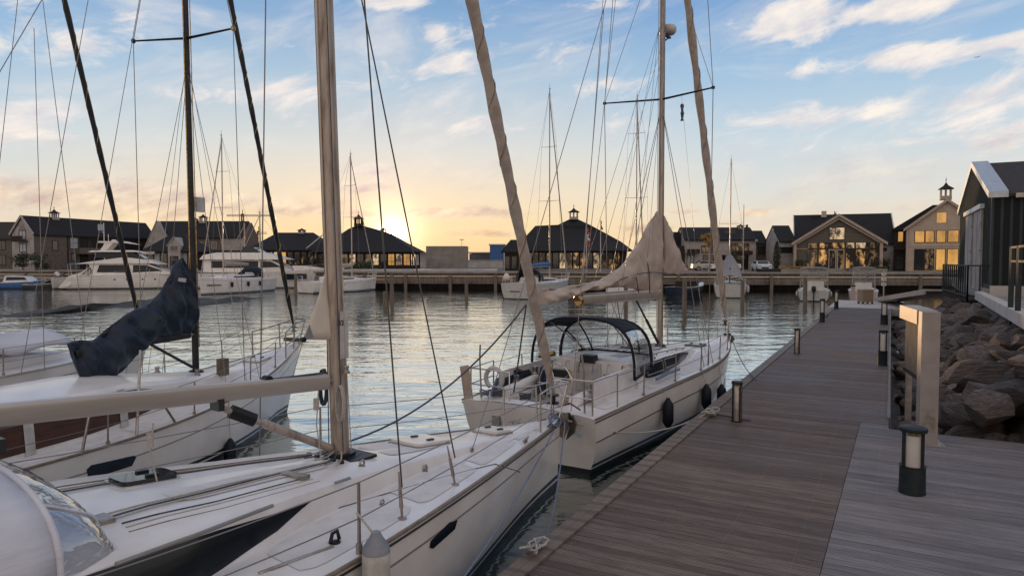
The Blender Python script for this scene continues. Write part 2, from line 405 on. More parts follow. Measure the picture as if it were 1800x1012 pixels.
for (xa, ya), (xb, yb) in zip(QUAY[:-1], QUAY[1:]):
    a = Vector((xa, ya, 0)); b_ = Vector((xb, yb, 0)); d = (b_-a).normalized(); nrm = Vector((d.y, -d.x, 0))
    for z0, z1, o in ((.72, 1.20, .10), (1.235, 1.66, .13), (1.69, 2.06, .10)):
        fc.prism([a+nrm*o+Vector((0, 0, z0)), b_+nrm*o+Vector((0, 0, z0)), b_+nrm*o+Vector((0, 0, z1)), a+nrm*o+Vector((0, 0, z1))], -nrm*.2)
    cap.prism([a+nrm*.35+Vector((0, 0, 2.07)), b_+nrm*.35+Vector((0, 0, 2.07)), b_+nrm*.35+Vector((0, 0, 2.26)), a+nrm*.35+Vector((0, 0, 2.26))], -nrm*1.1)
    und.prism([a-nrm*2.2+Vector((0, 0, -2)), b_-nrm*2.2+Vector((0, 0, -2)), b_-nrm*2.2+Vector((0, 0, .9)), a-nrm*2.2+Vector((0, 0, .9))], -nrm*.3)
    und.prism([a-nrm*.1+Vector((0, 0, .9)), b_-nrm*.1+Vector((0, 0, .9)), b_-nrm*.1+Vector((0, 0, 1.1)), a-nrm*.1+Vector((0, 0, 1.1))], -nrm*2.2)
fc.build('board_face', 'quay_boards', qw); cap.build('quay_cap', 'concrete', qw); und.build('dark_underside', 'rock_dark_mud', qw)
pm = None
def quay_y(x):
    for (xa, ya), (xb, yb) in zip(QUAY[:-1], QUAY[1:]):
        if xa <= x <= xb: return ya+(yb-ya)*(x-xa)/(xb-xa)
    return 90
for i in range(26):
    x = -75+i*5.6+rnd.uniform(-.2, .2)
    if pm is None:
        pm = MB().lathe([(.2, -1.5), (.21, 0), (.2, 1.7), (.17, 1.95)], n=10).build('pile', 'pile_wood', qw); pm.location = (x, quay_y(x)-.42, 0)
    else:
        c = pm.copy(); COL.objects.link(c); c.parent = qw; c.location = (x, quay_y(x)-.42, 0)

# pale concrete apron beside the pavilion (left of the block)
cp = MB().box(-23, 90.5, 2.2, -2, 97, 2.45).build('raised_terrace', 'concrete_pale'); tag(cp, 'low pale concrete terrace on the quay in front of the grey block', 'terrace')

# ------------------------------------------------ main pontoon
def boards_mat(name, a, b_, c_, rib):
    m = bpy.data.materials.new(name); m.use_nodes = True; t = NT(m.node_tree); b = t.n['Principled BSDF']
    at = t.node('ShaderNodeAttribute', attribute_name='tone'); tc = t.node('ShaderNodeTexCoord'); V = tc.outputs['Object']
    mp = t.node('ShaderNodeMapping'); t.l.new(V, mp.inputs[0]); mp.inputs['Scale'].default_value = (14, .8, 3)
    n = t.noise(mp.outputs[0], 2.2, 8, .76)
    blot = t.noise(V, .35, 4, .6)
    f = t.math('ADD', t.math('MULTIPLY', n.outputs[0], .62), t.math('ADD', t.math('MULTIPLY', at.outputs['Fac'], .10), t.math('MULTIPLY', blot.outputs[0], .28)))
    c = t.ramp(f, [(.34, a), (.50, b_), (.68, c_)])
    wv = t.node('ShaderNodeTexWave'); wv.wave_type = 'BANDS'; wv.bands_direction = 'X'; wv.wave_profile = 'SIN'
    t.l.new(V, wv.inputs['Vector']); wv.inputs['Scale'].default_value = rib; wv.inputs['Distortion'].default_value = .25; wv.inputs['Detail'].default_value = 1
    gr = t.maprange(wv.outputs['Fac'], 0., .45)
    c2 = t.mix(t.maprange(gr, 0, 1, .75, 0), c, (*[q*.42 for q in b_], 1))
    t.l.new(c2, b.inputs['Base Color']); b.inputs['Roughness'].default_value = .66
    rg = t.maprange(blot.outputs[0], .35, .65, .5, .8); t.l.new(rg, b.inputs['Roughness'])
    bp = t.node('ShaderNodeBump'); bp.inputs['Distance'].default_value = .006
    t.l.new(t.math('ADD', gr, t.math('MULTIPLY', n.outputs[0], .8)), bp.inputs['Height']); t.l.new(bp.outputs[0], b.inputs['Normal'])
    MATS[name] = m
boards_mat('boards', (.040, .026, .020), (.118, .082, .066), (.29, .22, .185), 9.)
boards_mat('boards_platform', (.068, .058, .058), (.185, .163, .165), (.37, .335, .34), 9.)
boards_mat('edge_board', (.10, .075, .058), (.20, .155, .125), (.30, .245, .205), 1.)
DZ = .6
DANG = math.atan2(30.8, 17.1)          # heading of the pontoon
D0 = Vector((-.06, 6.9, 0))            # a point on its water side edge
dd = Vector((math.cos(DANG), math.sin(DANG), 0)); dn = Vector((dd.y, -dd.x, 0))   # along, and towards the rocks
DW = 3.42; DLEN = 44.5; DSTART = -9.0
dock = thing('pontoon', 'long brown grooved timber pontoon running past the moored sloops to the far quay', 'pontoon', D0, DANG)
def plank_mesh(name, material, parent, x0, x1, y0f, y1f, pw, gap, z, seed, th=.035):
    r = random.Random(seed); mb = MB(); tones = []
    x = x0
    while x < x1:
        xb = min(x+pw-gap, x1); dz = r.uniform(-.002, .002)
        ya, yb = y0f(x), y1f(x)
        if yb-ya > .05:
            mb.box(x, ya, z-th+dz, xb, yb, z+dz); tones += [r.random()]*6
            if x < 16:
                for yj in (-.32, -1.05, -1.8, -2.55, -3.3, -4.2, -5.2, -6.2):
                    if ya+.03 < yj < yb-.03 and r.random() > .04:
                        for xo in (.03, pw-gap-.03):
                            a_, b_2 = x+xo, yj+r.uniform(-.006, .006); mb.poly([(a_+.006*math.cos(q*1.257), b_2+.006*math.sin(q*1.257), z+dz+.0008) for q in range(5)], 1); tones += [0]
        x += pw
    o = mb.build(name, [material, 'steel_dull'], parent)
    at = o.data.attributes.new('tone', 'FLOAT', 'FACE'); at.data.foreach_set('value', tones)
    return o
# local x along the pontoon, local y towards the water
SEAM0 = 8.1
def seam_y(x): return -DW
# seam where the side platform starts (from the pixels 1440,1012 and 1512,742)
def loc(p): v = Vector(p)-D0; return Vector((v.dot(dd), -v.dot(dn), v.z))
s0 = loc(P(1440, 1012, DZ)); s1 = loc(P(1512, 742, DZ))
def right_edge(x):
    if x > s1.x: return -DW
    return s0.y+(s1.y-s0.y)*(x-s0.x)/(s1.x-s0.x)
plank_mesh('deck_boards', 'boards', dock, DSTART, DLEN, right_edge, lambda x: -.24, .148, .007, DZ, 3)
eb = MB(); x = DSTART; tn = []
while x < DLEN:
    eb.box(x, -.235, DZ-.03, min(x+3.6, DLEN)-.006, -.125, DZ+.03); eb.box(x+.9, -.12, DZ-.20, min(x+4.5, DLEN)-.006, 0, DZ+.028); x += 3.6
eo = eb.build('edge_beam', 'edge_board', dock); eo.data.attributes.new('tone', 'FLOAT', 'FACE')
fl = MB()
x = DSTART
while x < DLEN-2:
    fl.box(x+.1, -DW+.08, -.5, x+5.6, -.12, .30); x += 6
fl.box(DSTART, -DW+.02, .30, DLEN, -.02, DZ-.05)
fl.build('float', 'paint_dark', dock)
rb = MB().box(s1.x+.6, -DW-.03, DZ-.2, DLEN, -DW+.03, DZ+.035).build('side_beam', 'edge_board', dock); rb.data.attributes.new('tone', 'FLOAT', 'FACE')

# side platform, boards lighter and greyer
plat = thing('platform', 'paler grey timber platform joined to the pontoon side in the foreground', 'platform', D0, DANG)
e1 = loc(P(1642, 764, DZ)); e2 = loc(P(1793, 775, DZ))
plank_mesh('deck_boards', 'boards_platform', plat, DSTART, s1.x+.02, lambda x: -DW-(0 if x > e1.x else 9), lambda x: right_edge(x)-.008, .148, .007, DZ+.004, 11)
MB().box(DSTART, -DW-8.9, -.4, e1.x-.05, -3.6, DZ-.04).build('base', 'paint_dark', plat)

# far end of the pontoon: pale wider landing stage
lx = DLEN
ls = thing('landing_stage', 'pale concrete landing stage at the far end of the pontoon carrying two small boats lockers', 'landing stage', D0, DANG)
MB().box(lx+.01, -DW-.9, .15, lx+9, .25, DZ+.01).build('stage_deck', 'concrete_pale', ls)
MB().box(lx+.1, -DW-.8, -.4, lx+8.8, .1, .15).build('float', 'paint_dark', ls)

# ------------------------------------------------ shore on the right: slope, retaining edge, upper ground
W1 = P(1800, 562, 2.2); W2 = P(1738, 529, 2.2)
wd = (W2-W1).normalized()
Wn = W1-wd*8; Wf = W1+wd*21
def edge_pt(s): return W1+wd*s
sl = MB()
rows = []
for i in range(24):
    s = -8+i*1.35
    top = edge_pt(s)
    bx = loc((top.x, top.y, 0)).x
    bot = D0+dd*bx+dn*(DW+.25)
    b2 = D0+dd*bx+dn*(DW+.04); rows.append([Vector((top.x, top.y, 2.0)), top.lerp(bot, .5)+Vector((0, 0, -1.35+.1)), Vector((bot.x, bot.y, .0)), Vector((b2.x, b2.y, .08)), Vector((b2.x, b2.y, -.9))])  # dark mud foot drawn over the bright water, painting the gap dark
sl.grid(rows)
struct(sl.build('bank', 'rock_dark_mud'))
ug = MB()
fa = edge_pt(-8); fb = edge_pt(21)
up = [(fa.x, fa.y, 2.2), (fb.x, fb.y, 2.2), (fb.x+14, 60.0, 2.2), (120, 60.0, 2.2), (120, -30, 2.2), (fa.x+4, -30, 2.2)]
ug.prism(up, (0, 0, -.35))
struct(ug.build('pavement', 'concrete'))
kb = MB().beam(edge_pt(-8)+Vector((0, 0, .03)), edge_pt(14)+Vector((0, 0, .03)), .32, .34).build('stone_kerb', 'concrete_pale'); tag(kb, 'pale concrete kerb edging the upper pavement above the boulders', 'kerb')

# boulders ---------------------------------------------------------------
def rock_mat():
    m = bpy.data.materials.new('boulder_rock'); m.use_nodes = True; t = NT(m.node_tree); b = t.n['Principled BSDF']
    tc = t.node('ShaderNodeTexCoord'); V = tc.outputs['Object']; oi = t.node('ShaderNodeObjectInfo')
    mp = t.node('ShaderNodeMapping'); t.l.new(V, mp.inputs[0]); mp.inputs['Scale'].default_value = (.7, 1.2, 4.2); mp.inputs['Rotation'].default_value = (.5, .3, 0)
    n = t.noise(mp.outputs[0], 2.6, 8, .68); n2 = t.noise(V, 1.6, 3, .5); n3 = t.noise(V, 22, 4, .7)
    f = t.math('ADD', t.math('MULTIPLY', n.outputs[0], .6), t.math('ADD', t.math('MULTIPLY', n3.outputs[0], .18), t.math('MULTIPLY', oi.outputs['Random'], .16)))
    c = t.ramp(f, [(.34, (.028, .020, .017)), (.46, (.095, .073, .063)), (.58, (.20, .160, .142)), (.74, (.38, .33, .305))])
    c = t.mix(t.maprange(n2.outputs[0], .5, .68, 0, .55), c, (.17, .105, .065, 1))
    t.l.new(c, b.inputs['Base Color']); b.inputs['Roughness'].default_value = .72
    bp = t.node('ShaderNodeBump'); bp.inputs['Distance'].default_value = .16; t.l.new(t.math('ADD', n.outputs[0], t.math('MULTIPLY', n3.outputs[0], .25)), bp.inputs['Height']); t.l.new(bp.outputs[0], b.inputs['Normal'])
    MATS['boulder_rock'] = m
rock_mat()
def rock_mesh(seed):
    r = random.Random(seed); bm = bmesh.new(); bmesh.ops.create_icosphere(bm, subdivisions=4, radius=1)
    planes = []
    for k in range(17):
        v = Vector((r.gauss(0, 1), r.gauss(0, 1), r.gauss(0, 1))).normalized(); planes.append((v, r.uniform(.60, .88)))
    off = Vector((seed*3.1, 0, 0))
    for v in bm.verts:
        p = v.co.copy()
        for pn, pd in planes:
            dq = p.dot(pn)-pd
            if dq > 0: p -= pn*dq*.97
        q = p+off
        p *= 1+.12*noise.noise(q*1.3)+.035*noise.noise(q*5)
        lay = noise.noise(Vector((q.x*.8, q.y*.8, q.z*6)))
        p += Vector((p.x, p.y, 0))*.05*lay
        v.co = p
    me = bpy.data.meshes.new('boulder'); bm.to_mesh(me); bm.free(); me.materials.append(MATS['boulder_rock'])
    me.shade_smooth(); me.set_sharp_from_angle(angle=R(22)); return me
rocks = [rock_mesh(i) for i in range(9)]
rr = random.Random(5)
BPTS = []
def boulder(p, s, label, scl=None, k=None):
    o = bpy.data.objects.new('boulder', rocks[rr.randrange(9) if k is None else k]); COL.objects.link(o)
    o.location = p; o.rotation_euler = (rr.uniform(-.35, .35), rr.uniform(-.35, .35), rr.uniform(0, 6.28))
    f = scl or (rr.uniform(.95, 1.45), rr.uniform(.8, 1.1), rr.uniform(.55, .8))
    o.scale = (s*f[0], s*f[1], s*f[2])
    tag(o, label, 'boulder', 'boulders of the rock slope'); return o
BL = 'grey brown boulder in the lowest row, down beside the pontoon side'
BL2 = 'large rough boulder in the middle of the rock slope'
BL3 = 'smaller boulder in the top row right under the pale concrete kerb'
s = -8.4
row = 0
while s < 19.5:
    sz = .50 if s < 4 else .48
    top = edge_pt(s); bx = loc((top.x, top.y, 0)).x
    bot = D0+dd*bx+dn*(DW+.42)
    wid = (top-Vector((bot.x, bot.y, 2.2))).length
    nn = max(3, int(wid/(sz*1.25)))
    for j in range(-1, nn):
        f = (j+.5*(row % 2)+rr.uniform(-.12, .12))/(nn-.3)
        if f < -.16: continue
        if f > 1.02: continue
        p = Vector((bot.x, bot.y, -.15)).lerp(Vector((top.x, top.y, 1.95)), min(1., max(-.12, f)))
        lx_ = loc((p.x, p.y, 0))
        if lx_.x < e1.x+.28 and -lx_.y > DW-.2: continue
        s_ = sz*rr.uniform(.8, 1.3)
        if f > .88: s_ *= .72; p.z -= .1
        boulder(p+Vector((rr.uniform(-.15, .15), rr.uniform(-.15, .15), rr.uniform(-.1, .12))), s_, BL if f < .25 else (BL3 if f > .8 else BL2))
    s += sz*1.18; row += 1
for k in range(11):
    lyy = DW+.35+k*.46; q = D0+dd*(e1.x+rr.uniform(.42, .60))+dn*lyy
    boulder(Vector((q.x, q.y, .05+.17*k*.5)), rr.uniform(.36, .50), 'boulder in the row touching the far edge of the paler platform')
# low wet bank in the water far left
sm_ = lambda t: min(1., max(0., t))
ms = MB(); rows = []
for i in range(40):
    u = i/39; px = 15+u*420; c0 = P(px, 552-26*u+3*math.sin(u*9), 0)
    hh = .30+.30*noise.noise(Vector((u*14, 1.3, 0))); w_ = 8+9*u
    hh *= sm_(u*6)*sm_((1-u)*8)
    rows.append([c0+Vector((0, -w_*.5, -.15)), c0+Vector((0, -w_*.25, hh*.35)), c0+Vector((.1, -w_*.05, hh*.5)), c0+Vector((0, w_*.2, hh*1.3)), c0+Vector((0, w_*.3, hh)), c0+Vector((0, w_*.45, -.2))])
ms.grid(rows); struct(ms.build('rock_spit', 'rock_dark_mud', smooth=60))
# ------------------------------------------------ sailing boats
def proj(p):
    x, y, z = p[0], p[1], p[2]-CZ
    d = y*math.cos(PITCH)-z*math.sin(PITCH); u = y*math.sin(PITCH)+z*math.cos(PITCH)
    d = max(d, .05); return 900+FPX*x/d, 506-FPX*u/d
def lerp(a, b, t): return a+(b-a)*t
def interp(tab, x):
    if x <= tab[0][0]: return tab[0][1]
    for (a, va), (b, vb) in zip(tab[:-1], tab[1:]):
        if x <= b:
            t = (x-a)/(b-a); return va+(vb-va)*t
    return tab[-1][1]
def sm(t): t = min(1., max(0., t)); return t*t*(3-2*t)

class Boat:
    def __init__(s, name, label, xy, heading, J, L, B, zb, zm, zs=None, pw=1.9, sw=.85, group=None, rake=.45, srake=.1, kwl=.80):
        s.J, s.L, s.B, s.zb, s.zm, s.zs, s.pw, s.sw = J, L, B, zb, zm, zs, pw, sw
        s.rake, s.srake, s.kwl = rake, srake, kwl
        s.h = R(heading); s.o = Vector((xy[0], xy[1], 0))
        s.root = thing(name, label, 'sailboat', s.o, s.h, group)
        s.ux = Vector((math.cos(s.h), math.sin(s.h), 0)); s.uy = Vector((-math.sin(s.h), math.cos(s.h), 0))
        s.xs = J-L
        s.cr = None
    def W(s, x, y, z): return s.o+s.ux*x+s.uy*y+Vector((0, 0, z))
    def hb(s, x):
        f = (x-s.xs)/s.L; f = min(1, max(0, f))
        if f > .4: return s.B/2*max(0., 1-((f-.4)/.6)**s.pw)
        return s.B/2*(1-(1-s.sw)*((.4-f)/.4)**2)
    def zsh(s, x):
        f = (x-s.xs)/s.L
        if s.zs is not None and f < .45: return lerp(s.zm, s.zs, ((.45-f)/.45)**1.5)
        return s.zm+(s.zb-s.zm)*max(0, (f-.25)/.75)**2
    def hull_pt(s, x, z, side=-1, off=0.):
        """topside surface point at sheer station x, height z"""
        zt = s.zsh(x); bot = -.45; t = min(1., max(0., (zt-z)/(zt-bot))); f = (x-s.xs)/s.L
        k = lerp(s.kwl, .32, sm((f-.55)/.45)) if f > .55 else lerp(s.kwl*.80, s.kwl, sm(f/.5))
        y = s.hb(x)*(1-(1-k)*t**lerp(2.2, 1.15, sm((f-.5)/.5)))+off
        xx = x-s.rake*t*sm((f-.72)/.28)+s.srake*t*sm((.22-f)/.22)*1.2
        return Vector((xx, side*y, z))
    def deck_z(s, x, y): h = max(.05, s.hb(x)); return s.zsh(x)+.07*(1-(y/h)**2)
    def top_z(s, x, y):
        z = s.deck_z(x, y)
        if s.cr:
            w, h = s.crw(x), s.crh(x)
            if abs(y) < w and h > 0:
                q = abs(y)/w; z = max(z, s.deck_z(x, 0)-.05+h*(1.06 if q < .5 else lerp(1.06, .9, (q-.5)/.5)))
        return z
    def crw(s, x): return interp(s.cr['w'], x)
    def crh(s, x): return interp(s.cr['h'], x)
    def plane(s, px, py, c=0.):
        """pixel to local (x, z) on the fore and aft plane y=c"""
        r = ray(px, py); o = Vector((0, 0, CZ)); n = s.uy
        t = ((s.o+n*c)-o).dot(n)/r.dot(n); p = o+r*t-s.o
        return p.dot(s.ux), p.z
    def pick(s, fn, px, py, ur, vr, n=40):
        best = None
        for it in range(3):
            for i in range(n):
                for j in range(n):
                    u = lerp(ur[0], ur[1], i/(n-1)); v = lerp(vr[0], vr[1], j/(n-1))
                    p = fn(u, v); q = proj(s.W(*p)); d = (q[0]-px)**2+(q[1]-py)**2+(4e3*max(0, abs(p[1])-s.hb(p[0]))**2)
                    if best is None or d < best[0]: best = (d, u, v)
            du = (ur[1]-ur[0])/12; dv = (vr[1]-vr[0])/12
            ur = (best[1]-du, best[1]+du); vr = (best[2]-dv, best[2]+dv); n = 16
        return best[1], best[2]
    def pick_top(s, px, py):
        return s.pick(lambda x, y: (x, y, s.top_z(x, y)), px, py, (s.xs, s.J), (-s.B/2, s.B/2))
    # ---- hull and deck
    def hull(s, cove='boot_grey', boot='boot_black', n=44, hullmat='gelcoat', covez=.22):
        xs = [s.xs+s.L*(i/(n-1)) for i in range(n)]
        lv = [('t', 0), ('t', .05), ('t', covez), ('t', covez+.025), ('f', .45), ('f', .7), ('a', .20), ('a', .13), ('a', .10), ('a', .05), ('a', -.12), ('a', -.45)]
        mm = [0, 0, 1, 0, 0, 0, 2, 0, 2, 2, 2]
        def zrow(x, l):
            zt = s.zsh(x)
            return zt-l[1] if l[0] == 't' else (l[1] if l[0] == 'a' else lerp(zt-covez-.03, .2, l[1]))
        mb = MB()
        for side in (-1, 1):
            rows = [[s.hull_pt(x, zrow(x, l), side) for x in xs] for l in lv]
            mb.grid(rows, mrow=lambda i, j: mm[i])
        # transom
        rp = [s.hull_pt(xs[0], zrow(xs[0], l), -1) for l in lv]; lp = [s.hull_pt(xs[0], zrow(xs[0], l), 1) for l in lv]
        nc = 8; rows = [[rp[i].lerp(lp[i], k/nc)+Vector((-.06*math.sin(math.pi*k/nc), 0, (.07*(1-(k/nc*2-1)**2) if i == 0 else 0))) for k in range(nc+1)] for i in range(len(lv))]
        mb.grid(rows, mrow=lambda i, j: (2 if i in (8, 9, 10) else 0))
        o = mb.build('hull', [hullmat, cove, boot], s.root, smooth=40)
        return o
    def deck(s, cockpit=None, n=56, m='deck_white'):
        xs = sorted(set([s.xs+s.L*(i/(n-1)) for i in range(n)]+([cockpit[0], cockpit[0]+.012, cockpit[1]-.012, cockpit[1]] if cockpit else [])))
        rows = []
        for x in xs:
            h = s.hb(x)
            if cockpit: cw = min(cockpit[2], h*.8); ys = [-1, -.8, -cw/h if h > .1 else -.5, -(cw-.012)/h if h > .1 else -.49, -.25, 0, .25, (cw-.012)/h if h > .1 else .49, cw/h if h > .1 else .5, .8, 1]
            else: ys = [-1, -.93, -.75, -.5, -.25, 0, .25, .5, .75, .93, 1]
            row = []
            for k, y in enumerate(ys):
                z = s.zsh(x)+.07*(1-y*y)
                if cockpit and cockpit[0]+.006 < x < cockpit[1]-.006 and 3 <= k <= 7: z = cockpit[3]
                xx = s.hull_pt(x, s.zsh(x), 1).x
                row.append(Vector((xx, y*h*.995, z)))
            rows.append(row)
        return MB().grid(rows).build('deck', m, s.root, smooth=35)
    def rail(s, r=.018, m='rubrail', dz=.0, xr=None, name='toe_rail', ovl=(1.6, .8)):
        mb = MB(); x0, x1 = xr or (s.xs, s.J)
        for side in (-1, 1):
            mb.tube([s.hull_pt(lerp(x0, x1, i/40), s.zsh(lerp(x0, x1, i/40)), side, .008)+Vector((0, 0, dz)) for i in range(41)], r, 6, ovl=(1, 1))
        return mb.build(name, m, s.root, smooth=60)
    def coach(s, w, h, xa, xf, m='deck_white', n=40, name='cabin_roof'):
        s.cr = dict(w=w, h=h); rows = []
        for i in range(n):
            x = lerp(xa, xf, i/(n-1)); W_, H = s.crw(x), s.crh(x); zb = s.deck_z(x, W_)-.02; z0 = s.deck_z(x, 0)-.05
            def pt(q, f): return (q*W_, lerp(zb, z0+H, f) if f <= .99 else z0+H*f)
            sec = [(1., 0), (.965, .55), (.93, .86), (.86, .97), (.5, 1.05), (0, 1.08)]
            pts = [Vector((x, -q*W_, (lerp(zb, z0+H, f) if f < 1 else z0+H*f))) for q, f in sec]
            pts += [Vector((p.x, -p.y, p.z)) for p in reversed(pts[:-1])]
            rows.append(pts)
        mb = MB().grid(rows); k = len(rows[0])
        mb.poly(rows[0]); mb.poly(rows[-1])
        return mb.build(name, m, s.root, smooth=32)
    def coach_side(s, x, t, side=-1, off=.006):
        W_, H = s.crw(x), s.crh(x); zb = s.deck_z(x, W_)-.02; z0 = s.deck_z(x, 0)-.05
        tt = [(0, 1., 0), (.55, .965, .55), (.86, .93, .86), (1., .86, .97)]
        q = interp([(a, b) for a, b, c in tt], t); f = interp([(a, c) for a, b, c in tt], t)
        return Vector((x, side*(q*W_+off), lerp(zb, z0+H, f)+off*.4))
    def side_window(s, edges, m='smoked', sides=(-1, 1), name='window', n=16, frame=None):
        """edges: list (x, tlow, thigh)"""
        obs = []
        for side in sides:
            mb = MB(); rows = []
            xs = [e[0] for e in edges]
            for i in range(n+1):
                x = lerp(xs[0], xs[-1], i/n); a = interp([(e[0], e[1]) for e in edges], x); b = interp([(e[0], e[2]) for e in edges], x)
                rows.append([s.coach_side(x, lerp(a, b, k/4), side) for k in range(5)])
            mb.grid(rows); obs.append(mb.build(name, m, s.root, smooth=60))
        return obs
    def patch(s, x0, x1, f0, f1, m='nonskid', name='nonskid_panel', side=1, n=14):
        rows = []
        for i in range(n+1):
            x = lerp(x0, x1, i/n); a, b = f0(x), f1(x)
            e = min(1, min(i, n-i)/1.2); mid = (a+b)/2
            a, b = lerp(mid, a, .75+.25*e), lerp(mid, b, .75+.25*e)
            rows.append([Vector((x, side*lerp(a, b, k/8), s.top_z(x, lerp(a, b, k/8))+.005)) for k in range(9)])
        return MB().grid(rows).build(name, m, s.root, smooth=60)
    # ---- rig
    def mast(s, H, w, l, rake=.02, m='alloy', foot=None, taper=.75, name='mast', slot='boot_black'):
        s.rakev = rake; s.H = H; z0 = s.top_z(0, 0)-.03 if foot is None else foot; s.z0 = z0
        mb = MB(); N = 10; pts = [s.mp(z0+(H-z0)*i/N) for i in range(N+1)]
        n = 14; vs = []
        for i, p in enumerate(pts):
            k = lerp(1, taper, min(1, i/N*1.5))
            for j in range(n):
                a = 2*math.pi*j/n; vs.append((p.x+math.cos(a)*l/2*k, p.y+math.sin(a)*w/2*k, p.z))
        fs = [(i*n+j, i*n+(j+1) % n, (i+1)*n+(j+1) % n, (i+1)*n+j) for i in range(N) for j in range(n)]+[tuple(range(N*n, N*n+n)), tuple(reversed(range(n)))]
        mb.add(vs, fs); o = mb.build(name, m, s.root, smooth=50)
        tr = MB().tube([s.mp(z0+.9)+Vector((-l/2-.004, 0, 0)), s.mp(H-.3)+Vector((-l/2-.004, 0, 0))], .011, 6).build('sail_track', slot, s.root)
        return o
    def mp(s, z): return Vector((-(z-s.z0)*s.rakev, 0, z))
    def boom(s, z, ln, hgt, wid, dz=0., m='alloy', cap='black_plastic', n=24, sq=.6):
        a = s.mp(z)+Vector((-.16, 0, 0)); b = a+Vector((-ln, 0, dz)); s.bo = (a, b)
        mb = MB(); vs = []
        for p in (a, b):
            for j in range(n):
                an = 2*math.pi*j/n; c_, s_ = math.cos(an), math.sin(an)
                vs.append(p+Vector((0, math.copysign(abs(c_)**sq, c_)*wid/2, math.copysign(abs(s_)**sq, s_)*hgt/2)))
        mb.add(vs, [(j, (j+1) % n, n+(j+1) % n, n+j) for j in range(n)]+[tuple(range(n)), tuple(range(n, 2*n))])
        mb.build('boom', m, s.root, smooth=50)
        MB().tube([b-Vector((-.01, 0, 0)), b+Vector((-.05, 0, 0))], [hgt*.55, hgt*.5], 10, ovl=(wid/hgt, 1)).build('boom_end', cap, s.root, smooth=50)
        MB().tube([a+Vector((.0, 0, 0)), s.mp(z)+Vector((0, 0, 0))], hgt*.22, 8).build('gooseneck', 'steel_dull', s.root)
    def wire(s, a, b, r=.007, m='wire', name='stay', n=5): return MB().tube([a, b], r, n).build(name, m, s.root)
    def stay_px(s, base, px, py, ztop, r=.007, m='wire', name='stay', guess=None):
        """wire from a deck point through a pixel, ending at height ztop; distance interpolated towards the mast"""
        base = Vector(base); wb = s.W(*base); tm = s.W(*s.mp(ztop))
        lo, hi = 0., 1.
        best = None
        for i in range(200):
            f = i/199; Y = lerp(wb.y, tm.y, f); q = Q(px, py, Y)
            zf = (q.z-base.z)/(ztop-base.z)
            if best is None or abs(zf-f) < best[0]: best = (abs(zf-f), f, q)
        q = best[2]; top = wb+(q-wb)*((ztop-base.z)/(q.z-base.z))
        d = top-s.o; tl = Vector((d.dot(s.ux), d.dot(s.uy), top.z))
        return s.wire(base, tl, r, m, name), tl
    def furl(s, base, top, r, m='canvas_furl', r0=.35, wrap=None, name='furled_jib', turns=16):
        base, top = Vector(base), Vector(top); pts = []; rs = []; N = 60
        for i in range(N+1):
            f = i/N; pts.append(base.lerp(top, f))
            k = 1. if .06 < f < .9 else (lerp(r0, 1, f/.06) if f <= .06 else lerp(1, .35, (f-.9)/.1))
            rs.append(r*k*(1+.10*math.sin(f*turns*6.28)+.05*math.sin(f*57)))
        o = MB().tube(pts, rs, 12).build(name, m, s.root, smooth=70)
        if wrap:
            d = (top-base).normalized(); a = d.orthogonal().normalized(); b_ = d.cross(a); sp = []
            for i in range(200):
                f = .03+.9*i/199; an = f*turns*6.28; sp.append(base.lerp(top, f)+(a*math.cos(an)+b_*math.sin(an))*(r*1.0))
            MB().tube(sp, r*.13, 5).build('wrap_seam', wrap, o)
        return o
    def spreaders(s, z, half, sweep, dz=.05, r=.022, m='alloy'):
        out = []
        for side in (-1, 1):
            a = s.mp(z); b = a+Vector((-sweep, side*half, dz)); out.append(b)
            MB().tube([a, b], [r*1.2, r*.8], 8, ovl=(1.5, .7)).tube([b+Vector((0, 0, -.03)), b+Vector((0, 0, .03))], r*1.5, 8).build('spreader', m, s.root, smooth=60)
        return out
    def stanchions(s, xs, h=.6, r=.014, sides=(-1, 1), inset=.06, m='steel', lines=True, fwd=None, aft=None, lr=.006):
        for side in sides:
            tops = []
            for x in xs:
                p = s.hull_pt(x, s.zsh(x), side, -inset); tops.append(p+Vector((0, 0, h)))
                MB().tube([p, p+Vector((0, side*.02, h))], [r*1.15, r], 7).cyl(p, p+Vector((0, 0, .05)), r*2.2, n=8).build('stanchion', m, s.root, smooth=60)
            if lines:
                pts = ([Vector(aft[0:1]+(side*aft[1],)+aft[2:3])] if aft else [])+tops+([Vector(fwd[0:1]+(side*fwd[1],)+fwd[2:3])] if fwd else [])
                for k in (1., .5):
                    mb = MB(); pp = [Vector((p.x, p.y, p.z-(1-k)*h)) for p in pts]
                    for a, b in zip(pp[:-1], pp[1:]): mb.tube(sag(a, b, .015, 5), lr, 5)
                    mb.build('lifeline', 'wire', s.root)
    def pulpit(s, back=1.1, h=.62, r=.015, m='steel', over=.12):
        J = s.J; z1 = s.zsh(J-back); z2 = s.zsh(J-.2)
        def e(x, side, ins=.05): p = s.hull_pt(x, s.zsh(x), side, -ins); return p
        mb = MB()
        path = []
        A_ = e(J-back, -1)+Vector((0, 0, 0)); 
        top = [e(J-back, -1)+Vector((0, 0, h)), e(J-back*.5, -1)+Vector((0, 0, h+.02)), Vector((J-.05, -.16, z2+h+.04)), Vector((J+over, -.09, z2+h+.04)), Vector((J+over, .09, z2+h+.04)), Vector((J-.05, .16, z2+h+.04)), e(J-back*.5, 1)+Vector((0, 0, h+.02)), e(J-back, 1)+Vector((0, 0, h))]
        mb.tube(top, r, 8)
